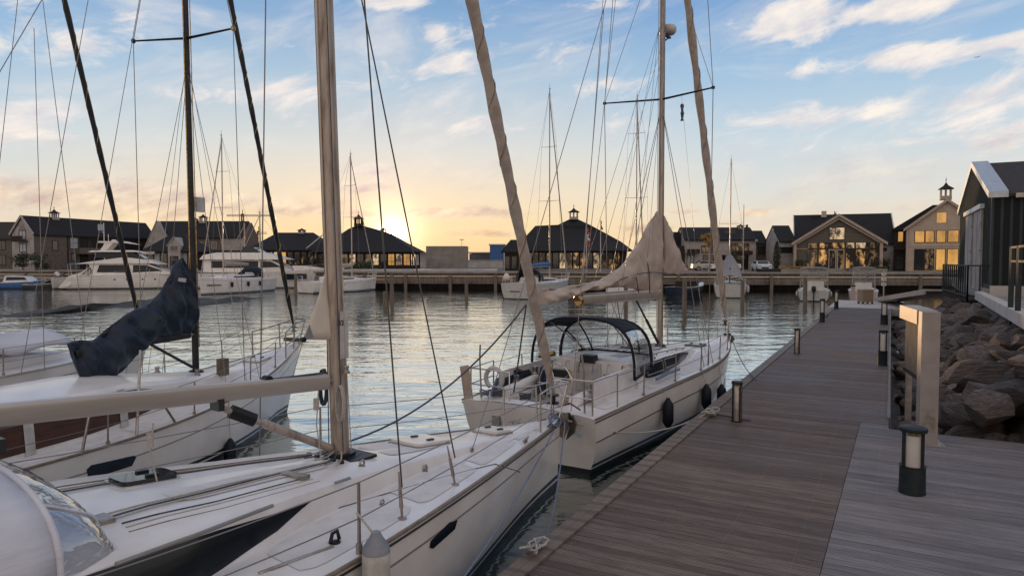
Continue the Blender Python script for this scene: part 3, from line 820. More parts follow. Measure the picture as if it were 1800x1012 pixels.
        for side in (-1, 1):
            mb.tube([e(J-back, side), e(J-back, side)+Vector((0, 0, h))], r, 8)
            mb.tube([e(J-back*.45, side), e(J-back*.5, side)+Vector((.06, 0, h+.02))], r, 8)
            mb.tube([Vector((J-.18, side*.07, z2)), Vector((J-.02, side*.15, z2+h+.04))], r, 8)
            mb.tube([e(J-back, side)+Vector((0, 0, h*.5)), Vector((J-.10, side*.12, z2+h*.5))], r*.8, 8)
        return mb.build('pulpit', m, s.root, smooth=60)
    def pushpit(s, ln=.9, h=.62, r=.015, gap=.5, m='steel'):
        for side in (-1, 1):
            a = s.hull_pt(s.xs+ln, s.zsh(s.xs+ln), side, -.07); b = s.hull_pt(s.xs+.12, s.zsh(s.xs), side, -.12); c = Vector((b.x, side*gap, b.z))
            u = Vector((0, 0, h)); mb = MB(); mb.tube([a, a+u, b+u, c+u, c], r, 8); mb.tube([b, b+u], r, 8); mb.tube([a+u*.5, b+u*.5, c+u*.5], r*.8, 8)
            mb.build('pushpit', m, s.root, smooth=60)
    def hatch(s, x, y, lx, ly, m='deck_white', m2='steel_dull', name='hatch', th=.05, glass=None, rz=0.):
        z = s.top_z(x, y)
        zx = (s.top_z(x+.2, y)-s.top_z(x-.2, y))/.4; zy = (s.top_z(x, y+.15)-s.top_z(x, y-.15))/.3
        mt = Matrix.Translation((x, y, z)) @ Matrix.Rotation(rz, 4, 'Z') @ Matrix.Rotation(-math.atan(zx), 4, 'Y') @ Matrix.Rotation(math.atan(zy), 4, 'X')
        def rr_(lx, ly, r, z0, z1, mb):
            pts = []
            for cx, cy, a0 in ((lx/2-r, ly/2-r, 0), (-lx/2+r, ly/2-r, 90), (-lx/2+r, -ly/2+r, 180), (lx/2-r, -ly/2+r, 270)):
                for k in range(5): a = R(a0+k*22.5); pts.append((cx+r*math.cos(a), cy+r*math.sin(a), z0))
            mb.prism(pts, (0, 0, z1-z0))
        f = MB(); rr_(lx+.05, ly+.05, .07, -.02, .015, f); f.xf(mt); fo = f.build(name, m2, s.root, smooth=30)
        l_ = MB(); rr_(lx, ly, .06, .016, th, l_); l_.xf(mt); l_.build('lid', glass or m, fo, smooth=30)
        for q in (-.25, .25): MB().box(lx*.05-.05, ly*q*1.1-.02, th+.001, lx*.05+.06, ly*q*1.1+.02, th+.018).xf(mt).build('handle', 'black_plastic', fo)
        return fo
    def cleat(s, x, y, rz=0., k=1., m='steel_dull', name='cleat'):
        z = s.top_z(x, y); mb = MB()
        mb.tube([(-.12, 0, .05), (-.06, 0, .045), (.06, 0, .045), (.12, 0, .05)], [.008, .014, .014, .008], 8).cyl((-.035, 0, -.01), (-.035, 0, .045), .012).cyl((.035, 0, -.01), (.035, 0, .045), .012)
        mb.xf(Matrix.Translation((x, y, z)) @ Matrix.Rotation(rz, 4, 'Z') @ Matrix.Scale(k, 4)); return mb.build(name, m, s.root, smooth=50)
    def winch(s, x, y, z=None, k=1., m='steel_dull', name='winch'):
        z = s.top_z(x, y) if z is None else z
        return MB().lathe([(.075*k, 0), (.075*k, .03*k), (.05*k, .05*k), (.045*k, .10*k), (.06*k, .13*k), (.055*k, .15*k), (.02*k, .155*k)], (x, y, z), 14).build(name, m, s.root, smooth=40)
def drape(boat, pairs, hw, m, name, c=0., n=110, folds=.03, fr=9., thick_top=.3, seed=0.):
    """cloth hung over a boom: pairs of pixels (top, bottom) traced on the boat's centre plane, given real width"""
    tp = [boat.plane(*a, c) for a, b in pairs]; bt = [boat.plane(*b, c) for a, b in pairs]
    k = len(pairs); rows = []; nr = 34
    def cr(t, arr):
        f = t*(k-1); i = min(int(f), k-2); u = f-i
        p0 = arr[max(i-1, 0)]; p1 = arr[i]; p2 = arr[i+1]; p3 = arr[min(i+2, k-1)]
        return [.5*((2*p1[q])+(-p0[q]+p2[q])*u+(2*p0[q]-5*p1[q]+4*p2[q]-p3[q])*u*u+(-p0[q]+3*p1[q]-3*p2[q]+p3[q])*u**3) for q in (0, 1)]
    for i in range(n):
        t = i/(n-1); a = cr(t, tp); b = cr(t, bt); w = interp(hw, t); row = []
        for j in range(nr):
            q = j/nr*2*math.pi; v = .5-.5*math.cos(q); sd = math.sin(q)
            wd = w*math.copysign(abs(sd)**.75, sd)*lerp(thick_top, 1., min(1, v*2.2))
            x = lerp(a[0], b[0], v); z = lerp(a[1], b[1], v)
            f1 = math.sin(t*fr*6.28+v*5+seed)+.6*math.sin(t*fr*2.3*6.28-v*9+seed*2)
            nn = noise.noise(Vector((x*1.9+seed, z*2.2, sd)))*1.6+(.5-abs(noise.noise(Vector((x*3.1+seed, z*1.4-x, sd*.7)))))*1.3-.4
            wd += folds*(f1*.5+nn*.7)*(.4 if abs(sd) < .3 else 1)*(1 if sd >= 0 else -1)
            row.append(Vector((x, c+wd, z+folds*.5*nn)))
        rows.append(row)
    mb = MB().grid(rows, closed=True); mb.poly(rows[0]); mb.poly(rows[-1])
    return mb.build(name, m, boat.root, smooth=75)
# ================================================ the near sloop (left foreground)
A = Boat('sailboat', 'large white sloop in the left foreground, thick alloy mast and bare boom', (-1.905, 7.51), 55.155, 4.75, 11.0, 3.54, 1.084, 1.387, pw=1.30, sw=.8, rake=.12, kwl=.74)
A.hull(covez=.24); A.cr = None
A.deck()
A.rail(.020, 'rubrail', .0); A.rail(.011, 'boot_black', -.052, name='rub_strip')
A.coach([(-3.6, 1.30), (-2.4, 1.16), (-1.1, .84), (0, .66), (1.5, .48), (3.4, .2)], [(-3.6, .46), (-2.4, .42), (-1.1, .33), (0, .25), (.9, .17), (2.2, .09), (3.4, .035)], -3.6, 3.4)
A.side_window([(-3.5, .05, .86), (-2.2, .05, .80), (-1.5, .25, .66), (-1.05, .60, .62)], 'smoked')
# dark inlaid strip above the window
def roofline(B, pts, r, m, name, ov=(1, 1)):
    q = [B.pick_top(*p) for p in pts]; path = []
    for (a, b), (c, d) in zip(q[:-1], q[1:]):
        for i in range(8): u = i/8; x, y = lerp(a, c, u), lerp(b, d, u); path.append((x, y, B.top_z(x, y)+r*.7))
    x, y = q[-1]; path.append((x, y, B.top_z(x, y)+r*.7))
    return MB().tube(path, r, 6).build(name, m, B.root, smooth=60)
roofline(A, [(205, 995), (345, 944), (484, 902)], .016, 'boot_grey', 'grab_rail')
for i, (p0, p1) in enumerate([((215, 921), (545, 838)), ((222, 926), (550, 842)), ((228, 934), (562, 846)), ((270, 868), (575, 794)), ((262, 862), (560, 790))]):
    roofline(A, [p0, ((p0[0]+p1[0])/2, (p0[1]+p1[1])/2+2), p1], .006, ('rope_dark', 'rope_light', 'rubrail', 'rope_dark', 'rope_light')[i], 'halyard')
A.mast(14.2, .185, .215, .033, 'alloy_tan', slot='alloy')
# mast foot
x0 = A.top_z(0, 0)
MB().lathe([(.2, -.02), (.2, .015), (.15, .02), (.15, .05)], (0, 0, x0), 18, sx=1.2).box(-.30, -.30, x0-.02, .26, .30, x0+.012).build('mast_collar', 'black_plastic', A.root, smooth=30)
MB().box(-.06, -.1005, x0+1.1, .06, -.0985, x0+1.62).xf(Matrix.Translation((-.02, 0, 0))).build('mast_plate', 'grime_white', A.root)
text_mesh('mast_number', '52', .075, 'dark_text', A.root, Matrix.Translation((-.10, -.1035, x0+1.47)) @ Matrix.Rotation(R(90), 4, 'X'), extrude=.001, bold=.002)
# halyards running down the mast to blocks, and turning lines
for y_, x_, m_ in ((-.098, -.05, 'rope_dark'), (-.10, .03, 'rope_light'), (.09, -.05, 'rope_dark')):
    p = A.mp(12.); MB().tube([p+Vector((x_, y_, 0)), A.mp(3)+Vector((x_, y_, 0)), Vector((x_*1.4, y_*1.25, x0+.08))], .0065, 6).build('halyard', m_, A.root)
for k in range(5):
    yy = -.26+k*.11
    MB().tube([(-.10, yy*.5, x0+.09), (-.22, yy, x0+.05), (-.45, yy*1.5-.05, A.top_z(-.45, yy*1.5)+.03)], .008, 6).build('turning_line', 'rope_dark' if k % 2 else 'rope_light', A.root)
for k in range(5): MB().lathe([(.03, 0), (.034, .02), (.028, .045)], (-.24, -.28+k*.13, x0+.01), 10).build('turning_block', 'black_plastic', A.root, smooth=40)
A.winch(-.05, -.16, x0+.95, .55, name='mast_winch')
for nm, (px, py) in (('deck_organiser', (518, 838)), ('deck_organiser', (440, 822))):
    x, y = A.pick_top(px, py); z = A.top_z(x, y); MB().box(-.05, -.14, -.01, .05, .14, .03).xf(Matrix.Translation((x, y, z)) @ Matrix.Rotation(R(12), 4, 'Z')).build(nm, 'steel_dull', A.root)
# boom, outhaul, vang
bz = A.plane(580, 669)[1]
A.boom(bz, 4.6, .165, .12, .30, 'alloy_boom', sq=.28)
A.wire(A.bo[0]+Vector((-.05, 0, .10)), A.bo[0]+Vector((-.72, 0, .125)), .012, 'rope_dark', 'outhaul')
MB().tube([A.bo[0]+Vector((-.74, -.04, .125)), A.bo[0]+Vector((-.74, .04, .125))], .045, 12).build('outhaul_block', 'black_plastic', A.root, smooth=40)
bp_ = A.bo[0]+Vector((-1.25, 0, -.06)); MB().tube([Vector((-.14, 0, x0+.12)), Vector((-.14, 0, x0+.12)).lerp(bp_, .62)], .045, 10).tube([Vector((-.14, 0, x0+.12)).lerp(bp_, .60), bp_], .03, 10).build('boom_vang', 'alloy_tan', A.root, smooth=50)
MB().tube([Vector((-.14, 0, x0+.12)).lerp(bp_, .72), Vector((-.14, 0, x0+.12)).lerp(bp_, .92)], .055, 10, ovl=(.6, 1.2)).build('vang_block', 'black_plastic', A.root, smooth=50)
for dx in (-1.28, -3.0):
    p = A.bo[0]+Vector((dx, 0, .05)); MB().box(-.03, -.072, -.13, .03, .072, -.02).xf(Matrix.Translation(p)).build('boom_strap', 'boot_black', A.root)
for dx, L_ in ((-1.9, .5), (-.15, .72)):
    p = A.bo[0]+Vector((dx, -.05, -.07)); MB().tube([p, p+Vector((-.03, 0, -L_*.5)), p+Vector((.01, -.02, -L_))], .007, 6).cyl(p+Vector((-.03, 0, -.08)), p+Vector((-.03, 0, -.2)), .03, n=8).build('reef_line', 'rope_light', A.root)
# corner of the mainsail furled into the mast
sp = [(590, 470), (572, 476), (533, 597), (592, 597)]
q = [A.plane(*p) for p in sp]; rows = []
for i in range(9):
    t = i/8; a = Vector((lerp(q[0][0], q[3][0], t), .0, lerp(q[0][1], q[3][1], t))); b = Vector((lerp(q[1][0], q[2][0], t), 0, lerp(q[1][1], q[2][1], t)))
    rows.append([a.lerp(b, k/8)+Vector((0, .018*math.sin(k/8*3.1+t*4), 0)) for k in range(9)])
so = MB().grid(rows).build('mainsail_clew', 'sail_cloth', A.root, smooth=60)
md = so.modifiers.new('thickness', 'SOLIDIFY'); md.thickness = .006
cl = Vector((q[2][0], 0, q[2][1]))
pa = MB()
pa.poly([cl+Vector((.0, -.009, .0))]+[cl+Vector((.17*math.cos(a), -.009, .17*math.sin(a))) for a in [R(5+k*12) for k in range(6)]]).build('clew_patch', 'fender_grey', so)
MB().tube([cl+Vector((0, -.02, 0)), cl+Vector((0, .02, 0))], .028, 10).build('clew_ring', 'black_plastic', so)
for tx, tz in ((-.30, -.30), (-.16, -.42)): A.wire(cl, cl+Vector((tx, 0, tz)), .006, 'rope_light', 'clew_line')
# forestay with furled jib
bow = Vector((4.55, 0, A.zsh(4.55)+.07))
fb_ = bow+Vector((-.02, 0, .42)); ft = A.mp(13.5)
# aim the furled jib through the pixel it crosses at the top of the picture
_, tl = A.stay_px(fb_, 829, 0, 13.3, .01, 'wire', 'forestay')
A.furl(fb_, tl, .080, 'canvas_furl', wrap='rubrail', turns=17)
MB().lathe([(.10, 0), (.10, .02), (.04, .03), (.04, .12), (.10, .13), (.10, .15)], fb_-Vector((0, 0, .17)), 16).build('furling_drum', 'black_plastic', A.root, smooth=40)
A.wire(bow, fb_, .012, 'steel', 'forestay_fitting')
# shrouds
for (px, py), (tx, ty) in (((707, 912), (645, 60)), ((800, 852), (648, 60))):
    x, y = A.pick_top(px, py); b_ = Vector((x, y, A.top_z(x, y)))
    o_, tl_ = A.stay_px(b_+Vector((0, 0, .30)), tx, ty, 12.2, .0085, 'wire_dark', 'shroud')
    d = (tl_-b_).normalized(); MB().tube([b_, b_+d*.12], .012, 8).tube([b_+d*.10, b_+d*.30], [.02, .016], 8).tube([b_+d*.28, b_+d*.44], [.011, .008], 8).lathe([(.045, -.01), (.045, .01), (.02, .02)], b_, 10).build('turnbuckle', 'steel_dull', A.root, smooth=50)
for side in (1,):
    x, y = -.2, 1.2; b_ = Vector((x, y, A.top_z(x, y)+.1)); A.wire(b_, A.mp(12)+Vector((0, .5, 0)), .008, 'wire', 'shroud')
A.wire(Vector((-6.0, 0, 1.5)), A.mp(14.0), .008, 'wire', 'backstay')
A.spreaders(6.9, 1.05, .35, m='alloy_tan')
# stanchions and lifelines
def stanch(B, px, py, h, sd, r=.015):
    x, _ = B.pick(lambda x, z: B.hull_pt(x, B.zsh(x)+z, sd, -.05), px, py, (B.xs, B.J), (0, .02)); p = B.hull_pt(x, B.zsh(x), sd, -.05)
    MB().tube([p, p+Vector((0, 0, h))], [r*1.1, r*.85], 8).cyl(p-Vector((0, 0, .01)), p+Vector((0, 0, .09)), r*1.9, n=8).build('stanchion', 'steel_dull', B.root, smooth=60)
    return p+Vector((0, 0, h))
t1 = stanch(A, 632, 975, .60, -1); t2 = stanch(A, 562, 775, .58, 1)
pb = A.J-1.15
pr = A.hull_pt(pb, A.zsh(pb), -1, -.05)+Vector((0, 0, .6)); pl = A.hull_pt(pb, A.zsh(pb), 1, -.05)+Vector((0, 0, .6))
A.pulpit(1.15, .60, .016)
aft = Vector((-4.2, -1.62, A.zsh(-4.2)+.6)); aftp = Vector((-4.2, 1.62, A.zsh(-4.2)+.6))
for pts in ([pr, t1, aft], [pl, t2, aftp]):
    for dz in (0, -.3):
        mb = MB()
        for a_, b_ in zip(pts[:-1], pts[1:]): mb.tube(sag(a_+Vector((0, 0, dz)), b_+Vector((0, 0, dz)), .03, 8), .0055, 6)
        mb.build('lifeline', 'wire', A.root)
for side in (-1, 1):
    for a_, b_ in ((-3.4, -1.9), (-1.75, -.2), (-.05, 1.3), (1.45, 2.7), (2.85, 3.7)):
        A.patch(a_, b_, lambda x: max(A.crw(x)+.06, .08), lambda x: max(A.hb(x)-.16, .12), side=side)
    A.patch(-2.1, -.45, lambda x: .05, lambda x: A.crw(x)*.48, side=side); A.patch(.5, 1.3, lambda x: .04, lambda x: A.crw(x)*.5, side=side)
# hatches
for (px, py), lx_, ly_, kw in (((728, 780), .62, .50, {}), ((866, 759), .44, .40, {}), ((238, 878), .50, .32, dict(glass='glass_dark', m2='steel'))):
    x, y = {728: (1.38, .08), 866: (2.84, 0), 238: (-1.98, .36)}[px]; A.hatch(x, y, lx_, ly_, **kw)
# deck fittings: tracks, cars, padeyes, jackline, spinnaker pole end
def track(B, p0, p1, r=.010, m='steel_dull', name='genoa_track'): return roofline(B, [p0, p1], r, m, name)
track(A, (455, 1010), (585, 962), .014); track(A, (590, 880), (870, 815), .005, 'rope_dark', 'jackline'); track(A, (870, 815), (920, 838), .006, 'rope_dark', 'jackline')
track(A, (700, 870), (905, 770), .006, 'deck_white', 'deck_crease')
for px, py, k in ((588, 955, 1.5), (745, 821, 1.), (828, 790, .8), (672, 887, .8), (636, 819, 1.)):
    x, y = A.pick_top(px, py); z = A.top_z(x, y)
    MB().lathe([(.035*k, 0), (.035*k, .012), (.02*k, .02)], (x, y, z), 10).tube([(x-.03*k, y, z+.02), (x-.015*k, y, z+.06*k), (x+.02*k, y, z+.065*k), (x+.035*k, y, z+.02)], .011*k, 8).build('deck_block', 'black_plastic' if k > 1 else 'steel_dull', A.root, smooth=50)
x, y = A.pick_top(608, 857); MB().tube([(x-.09, y, A.top_z(x, y)+.02), (x+.09, y, A.top_z(x, y)+.02)], .022, 8, ovl=(1, .6)).build('line_pouch', 'fender_grey', A.root, smooth=60)
for px, py, rz in ((924, 778, .3), (905, 745, -.2)):
    x, y = A.pick_top(px, py); A.cleat(x, y, rz, 1.2)
x, y = A.pick_top(828, 792); bs = Vector((x, y, A.top_z(x, y)+.02)); A.wire(bs, bs+Vector((1.05, .42, .68)), .006, 'rope_blue', 'babystay_line')
# anchor on its roller
J = A.J; zb = A.zsh(J)
MB().box(J-.45, -.07, zb-.01, J+.16, .07, zb+.04).box(J-.1, -.075, zb+.04, J+.14, -.06, zb+.12).box(J-.1, .06, zb+.04, J+.14, .075, zb+.12).build('bow_roller', 'steel_dull', A.root)
an = MB()
an.beam((J-.35, 0, zb+.09), (J+.30, 0, zb+.06), .035, .06)
an.tube([(J+.28, 0, zb+.07), (J+.38, 0, zb-.04), (J+.34, 0, zb-.16)], [.03, .035, .03], 8)
for sd in (-1, 1):
    an.prism([(J+.38, sd*.015, zb+.02), (J+.20, sd*.20, zb-.08), (J+.10, sd*.21, zb-.20), (J+.16, sd*.02, zb-.36), (J+.30, sd*.01, zb-.20)], (.02, sd*.015, .01))
an.tube([(J+.30, -.22, zb+.16), (J+.34, 0, zb+.24), (J+.30, .22, zb+.16)], .015, 8)
an.build('anchor', 'anchor_metal', A.root, smooth=30)
MB().tube([(J-.4, .03, zb+.10), (J-.7, .05, zb+.1), (J-.85, .02, zb+.02)], .014, 6).build('anchor_chain', 'anchor_metal', A.root)
# light at the pulpit, coiled line on it
cp_ = A.hull_pt(J-.5, A.zsh(J-.5), -1, -.1)
coil = MB()
for k in range(4):
    coil.tube([(J-.62+.14*math.cos(a)+.01*k, -.25+.05*math.sin(a)*(k-1.5), zb+.12+.09*math.sin(a)+.015*k) for a in [i*.6 for i in range(11)]], .012, 6)
coil.build('coiled_line', 'rope_blue', A.root, smooth=60)
# topside window
ring = [(804, 913), (800, 929), (762, 963), (756, 962), (757, 950), (790, 917)]
hp = []
for p in ring:
    u, v = A.pick(lambda x, z: A.hull_pt(x, z, -1, .004), p[0], p[1], (-1, 4.5), (.2, 1.2)); hp.append(A.hull_pt(u, v, -1, .007))
MB().poly(hp).build('hull_window', 'smoked', A.root)
# sprayhood of pale canvas with a clear front
def hood(B, xf, xm, xa, wf, wm, zf, zt, m, mg, name, panes, nseg=18, thick=.9):
    """three hoops: front edge on the cabin roof, tall middle hoop, aft hoop"""
    def hoop(x, w, z0, z1, n=nseg, lean=0):
        pts = []
        for i in range(n+1):
            a = math.pi*i/n; c_, s_ = math.cos(a), math.sin(a)
            pts.append(Vector((x+lean*s_, math.copysign(abs(c_)**thick, c_)*w, z0+(z1-z0)*abs(s_)**.7)))
        return pts
    return hoop
hoopf = hood(None, 0, 0, 0, 0, 0, 0, 0, None, None, None, None)
rt = lambda x: A.top_z(x, 0)
f0 = hoopf(-2.86, 1.04, A.top_z(-2.86, 1.0)-.02, rt(-2.86)+.03); f1 = hoopf(-3.26, 1.18, A.top_z(-3.3, 1.1)-.02, 2.36); f2 = hoopf(-4.5, 1.24, A.deck_z(-4.4, 1.2), 2.58)
rows = []
for i in range(9): t = i/8; rows.append([f1[k].lerp(f2[k], t)+Vector((0, 0, .05*math.sin(math.pi*t)*math.sin(math.pi*k/18)+.012*math.sin(t*22+k)*math.sin(math.pi*k/18))) for k in range(19)])
sh = MB().grid(rows).build('sprayhood', 'canvas_cream', A.root, smooth=70); md = sh.modifiers.new('thickness', 'SOLIDIFY'); md.thickness = .012
MB().tube(f1, .022, 8).build('hood_piping', 'canvas_cream', sh, smooth=60)
rows = []
for i in range(11): t = i/10; rows.append([f0[k].lerp(f1[k], t)+Vector((.10*math.sin(math.pi*t)*math.sin(math.pi*k/18)**.5, 0, .05*math.sin(math.pi*t)*math.sin(math.pi*k/18)+.012*math.sin(k*1.7+t*9))) for k in range(19)])
def vinyl_mat():
    m = bpy.data.materials.new('clear_vinyl'); m.use_nodes = True; t = NT(m.node_tree)
    b = t.n['Principled BSDF']; b.inputs['Base Color'].default_value = (.5, .5, .5, 1); b.inputs['Roughness'].default_value = .08
    b.inputs['Specular IOR Level'].default_value = .9
    tc = t.node('ShaderNodeTexCoord'); mp = t.node('ShaderNodeMapping'); t.l.new(tc.outputs['Object'], mp.inputs[0]); mp.inputs['Scale'].default_value = (1, 1, 3)
    n = t.noise(mp.outputs[0], 2.2, 3, .5, .8); bp = t.node('ShaderNodeBump'); bp.inputs['Distance'].default_value = .02; t.l.new(n.outputs[0], bp.inputs['Height'])
    gl = t.node('ShaderNodeBsdfGlossy'); gl.inputs['Roughness'].default_value = .06; gl.inputs['Color'].default_value = (.9, .9, .9, 1); t.l.new(bp.outputs[0], gl.inputs['Normal'])
    tr = t.node('ShaderNodeBsdfTransparent'); tr.inputs['Color'].default_value = (.80, .82, .84, 1)
    lw = t.node('ShaderNodeLayerWeight'); lw.inputs['Blend'].default_value = .35; t.l.new(bp.outputs[0], lw.inputs['Normal'])
    fac = t.maprange(lw.outputs['Facing'], 0.1, 1., .10, .8)
    mx = t.node('ShaderNodeMixShader'); t.l.new(fac, mx.inputs[0]); t.l.new(tr.outputs[0], mx.inputs[1]); t.l.new(gl.outputs[0], mx.inputs[2])
    t.l.new(mx.outputs[0], t.n['Material Output'].inputs[0]); MATS['clear_vinyl'] = m
vinyl_mat()
MB().grid(rows).build('hood_window', 'clear_vinyl', A.root, smooth=80)
MB().tube(f0, .012, 6).build('hood_hem', 'canvas_cream', A.root, smooth=60)
for k in (4, 14): MB().tube([rows[i][k]+Vector((.004, 0, .004)) for i in range(11)], .010, 6).build('hood_seam', 'canvas_cream', A.root, smooth=60)
# dark inside and sliding hatch glimpsed through the hood
MB().box(-4.6, -.95, A.deck_z(-3.5, 0)-.1, -3.61, .95, A.deck_z(-3.5, 0)+.30).build('cockpit_shade_block', 'canvas_black', A.root)  # solid black block painting in the shade inside the cockpit
MB().box(-3.55, -.42, rt(-3.5)+.005, -3.05, .42, rt(-3.3)+.05).build('sliding_hatch', 'smoked', A.root)
# coiled halyards hung at the mast foot, and lines led aft along both sides of the cabin roof
for k, (y_, m_) in enumerate(((-.12, 'rope_light'), (.12, 'rope_dark'))):
    c = MB()
    for j in range(4): c.tube([(-.12-.03*k+.012*j, y_+.055*math.cos(a), x0+.62+.16*k+.20*math.sin(a)) for a in [i*.571 for i in range(12)]], .009, 6)
    c.build('halyard_coil', m_, A.root, smooth=60)
for k, (y0_, y1_, m_) in enumerate(((-.17, -.42, 'rope_light'), (-.20, -.50, 'rope_dark'), (-.23, -.56, 'rope_light'), (.18, .46, 'rope_dark'), (.22, .54, 'rope_light'), (.26, .62, 'rubrail'))):
    MB().tube([(lerp(-.3, -2.75, i/12), lerp(y0_, y1_, i/12)+.008*math.sin(i*1.3+k), A.top_z(lerp(-.3, -2.75, i/12), lerp(y0_, y1_, i/12))+.012) for i in range(13)], .0075, 6).build('led_aft_line', m_, A.root)
for sd in (-1, 1): MB().box(-2.76, sd*.50-.09, A.top_z(-2.6, .5), -2.66, sd*.50+.09, A.top_z(-2.6, .5)+.035).build('rope_clutch', 'steel_dull', A.root)
pk = MB().tube([(-1.0, -1.08, A.top_z(-1, 1.1)+.05), (2.4, -.62, A.top_z(2.4, .62)+.05)], .028, 8).build('spinnaker_pole', 'alloy', A.root, smooth=60) if False else None
# ================================================ the second sloop, moored ahead with her stern towards us
B = Boat('sailboat', 'cream white sloop moored to the pontoon, black sprayhood and beige cover over the boom', (3.82, 17.55), 54.9, 5.5, 11.75, 3.02, 1.30, 1.20, zs=1.06, pw=1.95, sw=.97, rake=.18, srake=.30, kwl=.78)
B.hull(covez=.42, cove='boot_black')
CK = (-5.95, -3.75, .62, .62)
B.deck(cockpit=CK)
B.rail(.020, 'rubrail', .0); B.rail(.012, 'boot_black', -.055, name='rub_strip')
B.coach([(-3.7, 1.06), (-2.4, 1.05), (-1, .92), (.6, .62), (1.9, .3)], [(-3.7, .50), (-2, .46), (-.6, .36), (.5, .24), (1.3, .12), (1.9, .03)], -3.62, 1.9)
for side in (-1, 1):
    for a_, b_ in ((-5.6, -3.8), (-3.6, -2.), (-1.85, 0.), (.15, 1.7), (1.85, 3.4), (3.55, 4.5)):
        B.patch(a_, b_, lambda x: max(B.crw(x)+.05, .07) if x > -3.7 else 1.0, lambda x: max(B.hb(x)-.12, .1), side=side)
    B.patch(-3.2, -1.9, lambda x: .06, lambda x: .5, side=side); B.patch(-1.2, -.5, lambda x: .05, lambda x: .42, side=side)
B.side_window([(-3.45, .55, .80), (-3.2, .22, .82), (-2.2, .12, .84), (-1.2, .18, .84), (-.2, .30, .80), (.25, .55, .72)], 'smoked')
for x0_, x1_ in ((-3.1, -2.2), (-2.05, -1.2)):
    mb = MB(); pts = [B.coach_side(x, t, -1, .012) for x, t in ((x0_, .32), (x1_, .30), (x1_, .74), (x0_, .74), (x0_, .32))]; mb.tube(pts, .012, 6); mb.build('portlight_frame', 'steel_dull', B.root)
for sd in (-1, 1):
    pts = [Vector((x, sd*B.crw(x)*.84, B.top_z(x, B.crw(x)*.8)+.05)) for x in [-3.0+i*.25 for i in range(14)]]
    mb = MB().tube(pts, .014, 6)
    for p in pts[::3]: mb.cyl(p-Vector((0, 0, .06)), p, .012, n=6)
    mb.build('handrail', 'rubrail', B.root)
# cockpit: seats, wheel, pedestal, cabin entrance
zd = B.deck_z(-4.8, 0)
for sd in (-1, 1):
    MB().box(-5.7, sd*.36 if sd > 0 else -.60, .60, -3.8, .60 if sd > 0 else -.36, zd-.22).build('cockpit_seat', 'deck_white', B.root)
    MB().tube([(-5.8, sd*.78, zd+.02), (-4.8, sd*.80, zd+.10), (-3.8, sd*.80, zd+.22)], .11, 10, ovl=(1, 1)).build('cockpit_coaming', 'deck_white', B.root, smooth=60)
    B.winch(-4.6, sd*.84, zd+.20, 1.2); B.winch(-5.3, sd*.84, zd+.14, 1.0)
MB().box(-3.80, -.9, .62, -3.66, .9, 1.66).build('companionway_bulkhead', 'deck_white', B.root)
MB().box(-3.84, -.30, 1.0, -3.79, .30, 1.62).build('companionway_door', 'grime_white', B.root)
MB().box(-3.845, .42, 1.18, -3.80, .62, 1.40).build('yellow_case', 'yellow', B.root)
wh = MB(); wc = Vector((-5.15, 0, 1.35))
wh.tube([wc+Vector((.06*math.cos(a), .42*math.cos(a), .42*math.sin(a))) for a in [i*2*math.pi/28 for i in range(29)]], .014, 6)
for k in range(5): a = k*2*math.pi/5; wh.tube([wc, wc+Vector((0, .42*math.cos(a), .42*math.sin(a)))], .008, 5)
wh.build('steering_wheel', 'steel', B.root, smooth=60)
MB().lathe([(.13, .62), (.12, 1.2), (.15, 1.3), (.14, 1.42), (.03, 1.5)], (-4.98, 0, 0), 12).build('wheel_pedestal', 'deck_white', B.root, smooth=40)
# navy cloth cover hanging at the port quarter and a roll of it along the coaming
def cloth(B, pts, m, name, seed=0., thick=.05, folds=.04):
    """pts: four local corners; a hanging cloth with folds"""
    a, b_, c_, d_ = [Vector(p) for p in pts]; n = (b_-a).cross(d_-a).normalized(); rows = []
    for i in range(15):
        u = i/14; rows.append([a.lerp(b_, k/18).lerp(d_.lerp(c_, k/18), u)+n*(folds*math.sin(k/18*19+seed+u*2)*(.4+.6*u)+folds*.8*noise.noise(Vector((k*.3, u*3, seed)))) for k in range(19)])
    o = MB().grid(rows).build(name, m, B.root, smooth=75); md = o.modifiers.new('thickness', 'SOLIDIFY'); md.thickness = thick; return o
cloth(B, [(-4.9, .50, 1.62), (-4.35, .70, 1.66), (-4.4, .75, .98), (-5.05, .52, .92)], 'canvas_navy', 'dodger_cloth', 1., .08)
MB().tube([(-5.75, 1.05, 1.16), (-5.4, 1.14, 1.27), (-4.9, 1.15, 1.32), (-4.5, 1.12, 1.36)], [.08, .16, .17, .13], 10).build('canvas_roll', 'canvas_navy', B.root, smooth=70)
for k, (x, y, z, s_) in enumerate(((-5.9, .9, 1.16, .10), (-5.95, 1.15, 1.14, .08), (-5.6, -.55, 1.14, .09), (-4.05, -.95, 1.30, .10), (-5.7, .35, 1.12, .10))):
    c = MB()
    for j in range(5): c.tube([(x+s_*math.cos(a)*(1+.1*j), y+s_*math.sin(a), z+.02*j+.02*math.sin(a*2+j)) for a in [i*.7 for i in range(10)]], .013, 6)
    c.build('rope_coil', ('rope_dark', 'rope_blue', 'rope_light', 'brass_and_glint', 'rope_dark')[k], B.root, smooth=60)
